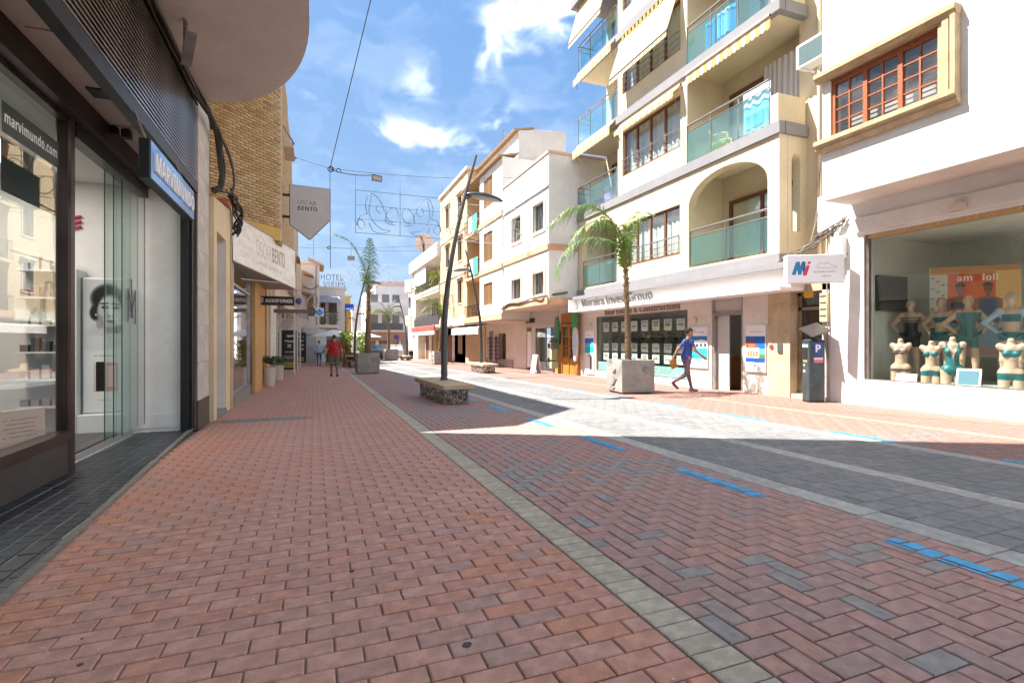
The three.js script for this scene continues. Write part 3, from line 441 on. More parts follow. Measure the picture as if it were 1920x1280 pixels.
// ---------------------------------------------------------------- brick building with the shops below it
const brickM = (k) => M([[0.68, 0.47, 0.23], [0.62, 0.41, 0.19], [0.72, 0.53, 0.29], [0.57, 0.34, 0.17], [0.55, 0.27, 0.15]][k], 0.85, { map: 'grit', bump: 'gritB', bs: 0.002 });
{
  const o = thing('brick_building', 'yellow brick building standing over the pale shop awning', 'building', [-1.5, 0, 16]);
  const mortar = plaster([0.50, 0.37, 0.22]);
  // slanted end wall: mortar slab with every brick proud of it
  const C = [-0.93, 16.2], ax = [-Math.sin(0.763), -Math.cos(0.763)], L = 5.2, y0 = 4.5, y1 = 8.8;
  const P = (s, off) => [C[0] + ax[0] * s - ax[1] * -off * 1, C[1] + ax[1] * s + ax[0] * -off * 1];
  const nx = -ax[1], nd = ax[0];                                     // outward: towards the walkway and the camera
  const q = (s, o2) => [C[0] + ax[0] * s + nx * o2, C[1] + ax[1] * s + nd * o2];
  wp(o, 'end_wall', slabY(4.2, 4.6, [q(0, -0.02), q(0, -0.3), q(L, -0.3), q(L, -0.02)]), mortar);
  wp(o, 'yellow_band', slabY(4.15, 0.37, [q(0.01, 0.012), q(0.01, -0.019), q(L, -0.019), q(L, 0.012)]), plaster([0.66, 0.42, 0.12]));
  const turn = Math.atan2(ax[1], ax[0]), brickG = [0.232, 0.112].map((w) => chamfer(w, 0.066, 0.06, 0.004)), pos = [];
  for (let r = 0, y = y0 + 0.06; y < y1; y += 0.082, r++) for (let s = (r % 2) * 0.12; s < 3.4; s += 0.244) { const half = s < 0.1 && r % 2; pos.push([s + 0.12, y]); }
  pos.sort((a, b) => a[0] - b[0]);
  const tone = () => { const r = rnd(); return r < 0.34 ? 0 : r < 0.62 ? 1 : r < 0.88 ? 2 : r < 0.97 ? 3 : 4; };
  const vis = pos.filter((p) => p[1] < 7.9 && p[0] < 2.4).sort((a, b) => b[1] - a[1]); const nearS = new Set(vis.slice(0, 300));
  const rest = pos.filter((p) => !nearS.has(p)), im = new THREE.InstancedMesh(brickG[0], M([1, 1, 1], 0.85, { map: 'grit', bump: 'gritB', bs: 0.002 }), rest.length);
  const put = (p, m) => { const w = q(p[0], 0); m.position.set(w[0] + 1.5, p[1], -w[1] + 16); m.rotation.y = turn; m.updateMatrix(); };
  for (const p of nearS) put(p, lp(o, 'brick', brickG[0], brickM(tone())));
  const tmp = new THREE.Object3D(); rest.forEach((p, i) => { put(p, tmp); im.setMatrixAt(i, tmp.matrix); im.setColorAt(i, brickM(tone()).color); });
  im.name = 'remaining_bricks'; im.userData = { kind: 'stuff' }; im.castShadow = im.receiveShadow = true; o.add(im);
  wp(o, 'corner_trim', boxE(-0.97, -0.90, 4.15, 9.7, 16.2, 16.27), plaster([0.78, 0.7, 0.58]));
  // long street front, stepping down
  const prof = [[16.27, 4.1], [44, 4.1], [44, 6.3], [33.2, 6.5], [33.2, 7.6], [24, 8.4], [24, 9.2], [20.2, 9.6], [20.2, 9.9], [16.27, 9.9]];
  wp(o, 'street_front', wallX(-6, 5.06, prof), mortar);
  const im2l = []; for (let r = 0, y = 4.2; y < 9.8; y += 0.082, r++) for (let d = 16.4 + (r % 2) * 0.12; d < 26; d += 0.244) { const top = d < 20.2 ? 9.85 : d < 24 ? 9.5 - (d - 20.2) * 0.08 : 8.2; if (y < top) im2l.push([d, y]); }
  const im2 = new THREE.InstancedMesh(chamfer(0.06, 0.066, 0.232, 0.004), M([1, 1, 1], 0.85, { map: 'grit', bump: 'gritB', bs: 0.002 }), im2l.length);
  im2l.forEach((p, i) => { tmp.position.set(-0.95 + 1.5, p[1], -p[0] + 16); tmp.rotation.set(0, 0, 0); tmp.updateMatrix(); im2.setMatrixAt(i, tmp.matrix); im2.setColorAt(i, brickM(tone()).color); });
  im2.name = 'street_front_bricks'; im2.userData = { kind: 'stuff' }; im2.castShadow = im2.receiveShadow = true; o.add(im2);
  for (const d of [26.3, 30.6, 36.5]) wp(o, 'downpipe', boxE(-0.94, -0.86, gy(d), d < 33 ? 7.6 : 6.4, d, d + 0.12), plaster([0.78, 0.74, 0.66]));
  // upper storey running back towards the perfume shop
  wp(o, 'upper_storey', wallX(-6, 5.0, [[10.02, 6.0], [16.2, 8.8], [16.2, 10], [12.75, 10], [10.02, 6.8]]), mortar);
  wp(o, 'rear_block', boxE(-9, -5.0, -0.4, 8.7, 12.5, 44), mortar);
  const wb = wp(o, 'window_hood', wallX(-0.93, 0.3, [[17.5, 7.35], [18.9, 7.35], [18.9, 7.5], [17.5, 7.5]]), plaster([0.6, 0.5, 0.42]));
  wp(wb, 'frame', merge(bar([-0.93, 8.0, 17.5], [-0.6, 7.45, 17.5], 0.03), bar([-0.93, 8.0, 18.9], [-0.6, 7.45, 18.9], 0.03)), M([0.3, 0.26, 0.24], 0.6));
  for (const [d, y] of [[42.5, 6.2], [42.5, 4.7]]) { const e = wp(o, 'tiled_eave', wallD(d, 1.4, [[-0.94, y + 0.5], [-0.1, y + 0.1], [-0.1, y], [-0.94, y + 0.25]]), M([0.52, 0.27, 0.13], 0.85, { map: 'grit' })); }
  wp(o, 'tiled_hood', wallD(19.5, 1.2, [[-0.93, 4.45], [-0.5, 4.2], [-0.5, 4.14], [-0.93, 4.14]]), M([0.55, 0.25, 0.06], 0.8, { map: 'grit' }));
  // ground floor behind the awning
  wp(o, 'pier', boxE(-2.2, -1.66, -0.5, 4.1, 12.3, 12.62), stoneM([0.60, 0.44, 0.27]));
  const fr = metalM([0.36, 0.34, 0.33], 0.4, 0.5), win = wp(o, 'shop_window', merge(boxE(-1.74, -1.66, -0.05, 3.1, 12.62, 12.7), boxE(-1.74, -1.66, -0.05, 3.1, 15.62, 15.72), boxE(-1.74, -1.66, 3.02, 3.1, 12.7, 15.62), boxE(-1.74, -1.66, 2.5, 2.56, 12.7, 15.62), boxE(-1.74, -1.66, 0.06, 0.12, 12.7, 15.62)), fr);
  wp(win, 'pane', boxE(-1.705, -1.699, 0.12, 3.02, 12.7, 15.62), glassM);
  wp(o, 'shop_plinth', boxE(-1.8, -1.64, -0.5, 0.06, 12.62, 15.75), stoneM([0.30, 0.27, 0.26]));
  wp(o, 'shop_inside', boxE(-4.6, -4.5, -0.4, 4, 12.4, 22), plaster([0.55, 0.55, 0.55])); wp(o, 'shop_inside_floor', boxE(-4.5, -1.8, -0.4, -0.1, 12.4, 22), M([0.4, 0.38, 0.36], 0.4));
  wp(o, 'shop_ceiling', boxE(-4.5, -1.72, 3.2, 4.1, 12.4, 44), plaster([0.5, 0.46, 0.42]));
  wp(o, 'shop_door', boxE(-1.72, -1.66, -0.2, 3.0, 15.85, 16.25), frameBrown);
  for (const [d0, d1, c] of [[16.4, 19.4, [0.62, 0.36, 0.14]], [20.2, 20.9, [0.66, 0.40, 0.18]]]) wp(o, 'orange_pier', boxE(-2.1, -1.6, -0.6, 3.6, d0, d1), plaster(c));
  wp(o, 'white_pier', boxE(-2.1, -1.58, -0.6, 3.2, 21.6, 24.6), plaster([0.72, 0.68, 0.62]));
  wp(o, 'arcade_back', boxE(-3.6, -3.4, -0.8, 3.3, 24.6, 44), plaster([0.42, 0.36, 0.32])); wp(o, 'arcade_floor', boxE(-3.4, -1.66, -0.9, -0.45, 24.6, 44), M([0.3, 0.26, 0.24], 0.6)); wp(o, 'arcade_glass', boxE(-1.9, -1.894, -0.45, 3.0, 24.6, 44), glassM);
  wp(o, 'pale_fascia', boxE(-1.9, -1.45, 3.0, 4.1, 22, 44), plaster([0.66, 0.55, 0.45]));
  for (const d of [26, 28.4, 33, 36.5, 39.5]) wp(o, 'mullion', boxE(-1.66, -1.6, -0.7, 3.0, d, d + 0.12), plaster([0.7, 0.68, 0.64]));
}
{ // white vinyl awning of the shop under the brick building
  const o = thing('shop_awning', 'pearly white box awning lettered OSCAR BENTO', 'awning', [-1.66, 3.0, 13]);
  const A = [-1.645, 12.42], B = [-0.62, 19.2], dx = B[0] - A[0], dd = B[1] - A[1], len = Math.hypot(dx, dd), ang = Math.atan2(dx, dd);
  const bot = (s) => lerp(3.02, 3.08, s), top = (s) => lerp(3.98, 4.36, s), n = 24, mrows = 8, P = [], I = [];
  for (let j = 0; j <= mrows; j++) for (let i = 0; i <= n; i++) { const s = i / n, v = j / mrows, k = 0.03 * (fbm(s * 0.98, v * 0.9, 3, 3, 91) - 0.5) * Math.sin(v * Math.PI) * 2; P.push(A[0] + dx * s + k, lerp(bot(s), top(s), v), -(A[1] + dd * s)); }
  for (let j = 0; j < mrows; j++) for (let i = 0; i < n; i++) { const a = j * (n + 1) + i; I.push(a, a + 1, a + n + 2, a, a + n + 2, a + n + 1); }
  const g = new THREE.BufferGeometry(); g.setAttribute('position', new THREE.Float32BufferAttribute(P, 3)); g.setIndex(I); g.computeVertexNormals(); const uv = []; for (let j = 0; j <= mrows; j++) for (let i = 0; i <= n; i++) uv.push(i / n, j / mrows); g.setAttribute('uv', new THREE.Float32BufferAttribute(uv, 2));
  const tex = canvasTex(1400, 210, (c, w, h) => { c.fillStyle = '#e3e1dd'; c.fillRect(0, 0, w, h); for (let k = 0; k < 260; k++) { c.strokeStyle = `rgba(${k % 3 ? '190,187,182' : '225,223,219'},0.25)`; c.lineWidth = 6 + 14 * rnd(); c.beginPath(); const x = rnd() * w, y = rnd() * h; c.moveTo(x, y); c.bezierCurveTo(x + 90, y - 60 * rnd(), x + 130, y + 50 * rnd(), x + 220 * rnd(), y + 70 * (rnd() - 0.5)); c.stroke(); } c.fillStyle = '#9c9893'; c.font = '110px sans-serif'; c.fillText('OSCAR', 380, 128, 330); c.fillStyle = '#4c4946'; c.font = 'bold 110px sans-serif'; c.fillText('BENTO', 715, 128, 330); c.fillStyle = '#b4b0ab'; scrib(c, 440, 150, 520, 26); });
  wp(o, 'vinyl_front', g, printM(tex, 0.28, { side: THREE.DoubleSide }));
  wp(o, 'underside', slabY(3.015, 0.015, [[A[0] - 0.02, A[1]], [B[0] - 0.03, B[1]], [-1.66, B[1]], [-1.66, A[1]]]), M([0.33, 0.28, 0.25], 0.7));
  wp(o, 'frame', merge(bar([A[0], 3.0, A[1]], [B[0], 3.06, B[1]], 0.02), bar([A[0], 4.0, A[1]], [B[0], 4.38, B[1]], 0.02), bar([B[0], 3.06, B[1]], [B[0], 4.38, B[1]], 0.025), bar([-1.6, 2.7, 13.2], [-1.0, 3.0, 16.7], 0.018)), metalM([0.4, 0.38, 0.36], 0.4, 0.6));
  wp(o, 'end_panel', wallD(19.19, 0.02, [[-1.66, 3.05], [-0.62, 3.07], [-0.62, 4.37], [-1.66, 4.37]]), M([0.66, 0.65, 0.63], 0.4));
}
// ---------------------------------------------------------------- hanging signs on that side
{
  const o = thing('hanging_sign', 'grey pointed shield sign reading OSCAR BENTO hanging from the brick wall', 'sign', [-0.9, 5, 17]);
  const pts = [[-0.71, 6.03], [0.44, 6.01], [0.44, 5.05], [-0.15, 4.4], [-0.71, 4.83]];
  wp(o, 'panel', wallD(17.0, 0.06, pts), M([0.50, 0.47, 0.45], 0.5));
  wp(o, 'rim', merge(pts.map((p, i) => bar([p[0], p[1], 17.03], [...pts[(i + 1) % 5], 17.03], 0.022, 4))), M([0.13, 0.13, 0.135], 0.5));
  sheet(o, 'lettering', 0.78, 0.42, printM(canvasTex(512, 276, (g, w, h) => { g.fillStyle = '#c0bbb8'; g.fillRect(0, 0, w, h); g.fillStyle = '#5d5a58'; g.font = '118px sans-serif'; g.fillText('OSCAR', 12, 112, 488); g.fillStyle = '#343231'; g.font = 'bold 118px sans-serif'; g.fillText('BENTO', 12, 232, 488); }), 0.5), [-0.14, 5.42, 16.996], 'c');
  wp(o, 'bracket', merge(boxE(-1.05, -0.7, 5.68, 5.75, 17.0, 17.06), boxE(-1.05, -0.7, 5.02, 5.09, 17.0, 17.06)), ironM);
}
{
  const o = thing('blade_sign', 'black blade sign with white word AUDIFONOS', 'sign', [-1.6, 2.4, 18]);
  wp(o, 'case', chamC(-1.17, 2.55, 18.03, 1.1, 0.29, 0.08, 0.006), blackM);
  sheet(o, 'lettering', 1.08, 0.27, printM(canvasTex(1080, 270, (g, w, h) => { g.fillStyle = '#1b1b1d'; g.fillRect(0, 0, w, h); g.fillStyle = '#e6e4e0'; g.font = 'bold 150px sans-serif'; g.fillText('AUDIFONOS', 240, 190, 800); g.lineWidth = 22; g.strokeStyle = '#e6e4e0'; g.beginPath(); g.arc(130, 120, 72, 0.9, 5.6); g.stroke(); g.beginPath(); g.arc(140, 130, 32, 1.6, 6.8); g.stroke(); }), 0.5), [-1.17, 2.55, 17.985], 'c');
  const s = thing('blade_sign', 'silver oval shop sign with purple drop above a dark shelf beam', 'sign', [-0.6, 2.6, 22]);
  wp(s, 'disc', uvm(new THREE.CylinderGeometry(0.27, 0.27, 0.06, 28).rotateX(Math.PI / 2).toNonIndexed().translate(-0.62, 2.82, -22)), M([0.5, 0.5, 0.52], 0.3)); wp(s, 'drop', uvm(new THREE.SphereGeometry(0.11, 12, 10).scale(1, 1.2, 0.3).toNonIndexed().translate(-0.6, 2.83, -21.95)), M([0.12, 0.07, 0.16], 0.4));
  wp(s, 'scroll', merge(tube([[-0.35, 2.65, 22], [-0.2, 3.0, 22], [0.05, 3.05, 22], [0.1, 2.75, 22], [-0.1, 2.7, 22]], 0.035, 20, 6), tube([[-1.0, 3.2, 22], [-0.5, 3.25, 22], [0.0, 3.12, 22]], 0.03, 12, 6)), M([0.42, 0.4, 0.4], 0.4));
  wp(s, 'beam', boxE(-1.5, 0.05, 2.36, 2.5, 21.9, 22.1), M([0.16, 0.12, 0.1], 0.6));
  const b = thing('blade_sign', 'small white sign with a bright blue diamond and dark panel', 'sign', [0.1, 2.9, 36]);
  wp(b, 'panel', boxE(0.02, 0.56, 2.85, 3.4, 36, 36.08), M([0.6, 0.66, 0.75], 0.5)); wp(b, 'diamond', uvm(new THREE.BoxGeometry(0.34, 0.34, 0.03).rotateZ(0.785).translate(0.29, 3.12, -35.98)), M([0.0, 0.22, 0.8], 0.4)); wp(b, 'tick', merge(bar([0.2, 3.13, 35.955], [0.28, 3.05, 35.955], 0.02, 4), bar([0.28, 3.05, 35.955], [0.4, 3.2, 35.955], 0.02, 4)), M([0.4, 0.7, 0.9], 0.5)); wp(b, 'dark_panel', boxE(-0.42, 0.0, 2.86, 3.38, 36, 36.08), M([0.07, 0.06, 0.09], 0.5)); wp(b, 'arm', boxE(-1.0, -0.42, 3.1, 3.15, 36.02, 36.06), ironM);
}
{ // menu-like black totems along the walkway
  const totem = (label, x0, x1, y0, y1, d, rows) => { const o = thing('sign_totem', label, 'sign', [(x0 + x1) / 2, y0, d], 'black totems along the walkway'); const w = x1 - x0, h = y1 - y0; lp(o, 'panel', chamC(0, h / 2, 0, w, h, 0.1, 0.01), M([0.018, 0.017, 0.017], 0.4)); lp(o, 'foot', chamC(0, 0.03, 0.0, w * 0.9, 0.06, 0.45, 0.01), M([0.45, 0.42, 0.38], 0.6));
    const m = lp(o, 'print', new THREE.PlaneGeometry(w - 0.08, h - 0.16).translate(0, h / 2, 0.055), printM(canvasTex(256, 640, (g, W2, H2) => { g.fillStyle = '#171616'; g.fillRect(0, 0, W2, H2); g.textAlign = 'center'; rows.forEach(([s, f], i) => { g.fillStyle = '#d9d6d0'; if (!s) scrib(g, 45, 50 + i * 95, W2 - 90, f); else { g.font = f; g.fillText(s, W2 / 2, 80 + i * 95, W2 - 40); } }); g.fillStyle = '#b08d2c'; g.fillRect(40, 520, W2 - 80, 90); g.fillStyle = '#3a2f10'; scrib(g, 70, 555, W2 - 140, 22); }), 0.5)); };
  totem('large black totem of white brand names beside the potted palms', -1.72, -0.93, gy(31), 1.84, 31, [['', 44], ['', 34], ['M', 'bold 80px serif'], ['', 20], ['NEY', 'bold 66px serif']]);
  totem('second black totem further down the walkway', -1.4, -0.62, -0.5, 1.86, 42, [['', 40], ['', 34], ['', 34], ['LIUJO', 'bold 66px sans-serif']]);
  const f = thing('awning_frame', 'bare metal awning frame folded out above the black totems', 'awning', [-1.6, 2.2, 30]);
  const gs = []; for (const d of [27, 28.6, 30.2, 31.8, 33.4]) { gs.push(bar([-1.6, 2.9, d], [-0.35, 2.55, d], 0.03), bar([-1.6, 1.9, d], [-0.9, 2.72, d], 0.03)); } gs.push(bar([-0.35, 2.55, 27], [-0.35, 2.55, 33.4], 0.035), bar([-0.9, 2.72, 27], [-0.9, 2.72, 33.4], 0.03)); wp(f, 'bars', merge(gs), M([0.45, 0.38, 0.34], 0.5));
}
// ---------------------------------------------------------------- shared pieces for the opposite fronts (they face -x)
function curtainG(x, d0, d1, y0, y1, folds = 8, amp = 0.03) { // hanging cloth with folds
  const n = folds * 6, P = [], I = []; for (let i = 0; i <= n; i++) { const s = i / n, w = amp * Math.sin(s * folds * 6.283 + Math.sin(s * 9) * 0.8); P.push(x + w, y0, -lerp(d0, d1, s), x + w * 0.6, y1, -lerp(d0, d1, s)); if (i < n) I.push(2 * i, 2 * i + 1, 2 * i + 3, 2 * i, 2 * i + 3, 2 * i + 2); }
  const g = new THREE.BufferGeometry(); g.setAttribute('position', new THREE.Float32BufferAttribute(P, 3)); g.setIndex(I); g.computeVertexNormals(); g.setAttribute('uv', new THREE.Float32BufferAttribute(new Float32Array(P.length / 3 * 2), 2)); return strip(g);
}
function winX(o, x, d0, d1, y0, y1, { n = 2, rows = 1, mat = woodBrown, bar: bw = 0.07, curtain = 0, co = 0.2, room = true, sur, surMat, surP = 0.05, shutter, pane = glassM, name = 'window' } = {}) {
  const gs = [boxE(x, x + 0.07, y0, y0 + bw, d0, d1), boxE(x, x + 0.07, y1 - bw, y1, d0, d1)]; const W2 = (d1 - d0 - bw) / n;
  for (let k = 0; k <= n; k++) gs.push(boxE(x, x + 0.07, y0 + bw, y1 - bw, d0 + k * W2, d0 + k * W2 + bw));
  for (let r = 1; r < rows; r++) { const y = lerp(y0, y1, r / rows); gs.push(boxE(x + 0.01, x + 0.06, y - bw * 0.25, y + bw * 0.25, d0 + bw, d1 - bw)); }
  const w = wp(o, name, merge(gs), mat);
  if (shutter) { const k = Math.max(6, Math.round((y1 - y0) / 0.09)), sg = boxC(0, 0, 0, 0.03, (y1 - y0) / k * 0.8, 1).rotateZ(0.35); for (let q = 0; q < n; q++) { const s = []; for (let i = 0; i < k; i++) s.push(uvm(new THREE.BoxGeometry(0.02, (y1 - y0) / k * 0.9, W2 - bw).rotateZ(0.4).translate(x + 0.02, lerp(y0, y1, (i + 0.5) / k), -(d0 + bw + q * W2 + (W2 - bw) / 2)))); wp(w, 'louvred_shutter', merge(s), shutter); } wp(w, 'shutter_back', boxE(x + 0.05, x + 0.06, y0 + bw, y1 - bw, d0 + bw, d1 - bw), shutter); }
  else { for (let q = 0; q < n; q++) wp(w, 'pane', boxE(x + 0.03, x + 0.035, y0 + bw, y1 - bw, d0 + bw + q * W2, d0 + (q + 1) * W2), pane);
    if (curtain) wp(w, 'curtain', curtainG(x + co, d0 + 0.05, curtain > 1 ? lerp(d0, d1, 0.72) : d1 - 0.05, y0, y1, Math.round((d1 - d0) * 4), co < 0.1 ? 0.015 : 0.03), curtainM);
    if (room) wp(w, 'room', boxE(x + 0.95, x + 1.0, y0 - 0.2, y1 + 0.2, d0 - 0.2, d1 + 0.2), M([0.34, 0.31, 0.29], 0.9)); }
  if (sur) wp(w, 'surround', wallX(sur[0] - surP, surP + 0.02, rectP(d0 - sur[1], d1 + sur[1], y0 - sur[1], y1 + sur[1]), [rectP(d0, d1, y0, y1)]), surMat);
  return w;
}
const stoneTrim = M([0.60, 0.44, 0.27], 0.85, { map: 'stone', bump: 'gritB', bs: 0.006 });
const bandGrey = plaster([0.25, 0.25, 0.275]);

// ---------------------------------------------------------------- white building with the swimwear window
{
  const o = thing('white_building', 'white rendered building with small-paned timber window above a swimwear shop', 'building', [11, 0, 5]);
  wp(o, 'shop_wall', wallX(11, 0.3, rectP(-5, 8.3, -0.5, 4.4), [rectP(0.5, 7.54, 0.45, 3.55)]), white);
  wp(o, 'upper_wall', wallX(10.1, 0.35, rectP(-5, 7.8, 4.27, 15), [rectP(5.58, 7.62, 5.49, 6.74)]), white);
  wp(o, 'end_wall', boxE(10.45, 16, 4.27, 15, 7.55, 7.8), white);
  wp(o, 'end_wall', boxE(11.3, 16, -0.5, 4.27, 8.05, 8.3), white);
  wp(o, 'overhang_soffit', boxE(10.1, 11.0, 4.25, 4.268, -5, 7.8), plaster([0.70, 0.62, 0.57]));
  wp(o, 'lintel', boxE(10.93, 11.0, 3.62, 3.92, -5, 7.7), plaster([0.76, 0.72, 0.69]));
  wp(o, 'shop_ceiling', boxE(11.3, 16, 3.6, 3.7, -5, 8.0), plaster([0.78, 0.78, 0.74]));
  wp(o, 'shop_floor', boxE(11.3, 16, 0.3, 0.42, -5, 8.0), M([0.5, 0.5, 0.48], 0.4));
  wp(o, 'shop_back_wall', boxE(14.4, 14.5, 0.4, 3.6, -5, 8.0), plaster([0.72, 0.76, 0.69]));
  wp(o, 'shop_side_wall', boxE(11.3, 14.4, 0.42, 3.6, 7.8, 7.9), plaster([0.76, 0.79, 0.72]));
  wp(o, 'roof', boxE(10.2, 16, 14.6, 14.9, -5, 7.6), white);
  wp(o, 'rear_wall', boxE(15.9, 16, -0.5, 14.6, -5, 8), white);
  const sw = wp(o, 'shop_window', merge(boxE(11.05, 11.13, 0.45, 3.55, 7.46, 7.54), boxE(11.02, 11.14, 0.38, 0.47, 0.5, 7.5)), metalM([0.3, 0.26, 0.23], 0.4, 0.7));
  wp(sw, 'timber_head', boxE(11.04, 11.2, 3.46, 3.55, 0.5, 7.46), M([0.6, 0.4, 0.2], 0.5, { map: 'wood' }));
  wp(sw, 'pane', boxE(11.08, 11.087, 0.47, 3.46, 0.5, 7.46), glassM);
  const f = thing('wall_spotlight', 'small white spotlight on the lintel above the swimwear window', 'light', [10.9, 3.78, 6.1]);
  wp(f, 'housing', merge(chamC(10.86, 3.72, 5.75, 0.1, 0.1, 0.24, 0.01), boxE(10.88, 10.93, 3.76, 3.84, 5.7, 5.74)), M([0.6, 0.5, 0.42], 0.5));
  // timber window with a carved stone surround
  const w = wp(o, 'timber_window', merge(boxE(10.14, 10.24, 5.49, 5.57, 5.58, 7.62), boxE(10.14, 10.24, 6.62, 6.74, 5.58, 7.62), ...[5.58, 6.23, 6.88, 7.54].map((d) => boxE(10.14, 10.24, 5.57, 6.62, d, d + 0.085))), woodOrange);
  for (let k = 0; k < 3; k++) { const a = [5.665, 6.315, 6.965][k], b = [6.23, 6.88, 7.54][k]; const sash = wp(w, 'sash', merge(boxE(10.155, 10.2, 5.57, 6.62, (a + b) / 2 - 0.016, (a + b) / 2 + 0.016), ...[1, 2, 3].map((r) => boxE(10.156, 10.199, 5.57 + r * 0.2625 - 0.013, 5.57 + r * 0.2625 + 0.013, a, b))), woodOrange); wp(w, 'pane', boxE(10.175, 10.18, 5.57, 6.62, a, b), glassM); }
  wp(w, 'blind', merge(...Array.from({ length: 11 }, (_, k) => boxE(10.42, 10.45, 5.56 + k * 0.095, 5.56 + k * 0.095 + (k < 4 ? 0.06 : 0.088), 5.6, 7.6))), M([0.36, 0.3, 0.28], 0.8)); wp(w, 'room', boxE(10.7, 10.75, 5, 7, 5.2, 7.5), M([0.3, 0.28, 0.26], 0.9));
  const sill = shapeOf([[10.13, 5.25], [10.02, 5.25], [9.96, 5.31], [9.96, 5.36], [9.90, 5.40], [9.90, 5.49], [10.13, 5.49]]), head = shapeOf([[10.13, 6.74], [9.96, 6.74], [9.93, 6.80], [9.90, 6.82], [9.90, 6.91], [10.13, 6.91]]);
  for (const [s, nm] of [[sill, 'stone_sill'], [head, 'stone_head']]) wp(w, nm, uvm(new THREE.ExtrudeGeometry(s, { depth: 2.58, bevelEnabled: false }).translate(0, 0, -7.86)), stoneTrim);
  wp(w, 'stone_jamb', merge(boxE(10.0, 10.13, 5.49, 6.74, 5.5, 5.58), boxE(9.96, 10.13, 5.49, 6.74, 5.40, 5.5), boxE(9.985, 10.13, 5.49, 6.74, 5.36, 5.4), boxE(9.92, 10.13, 5.49, 6.74, 5.285, 5.36)), stoneTrim);
}
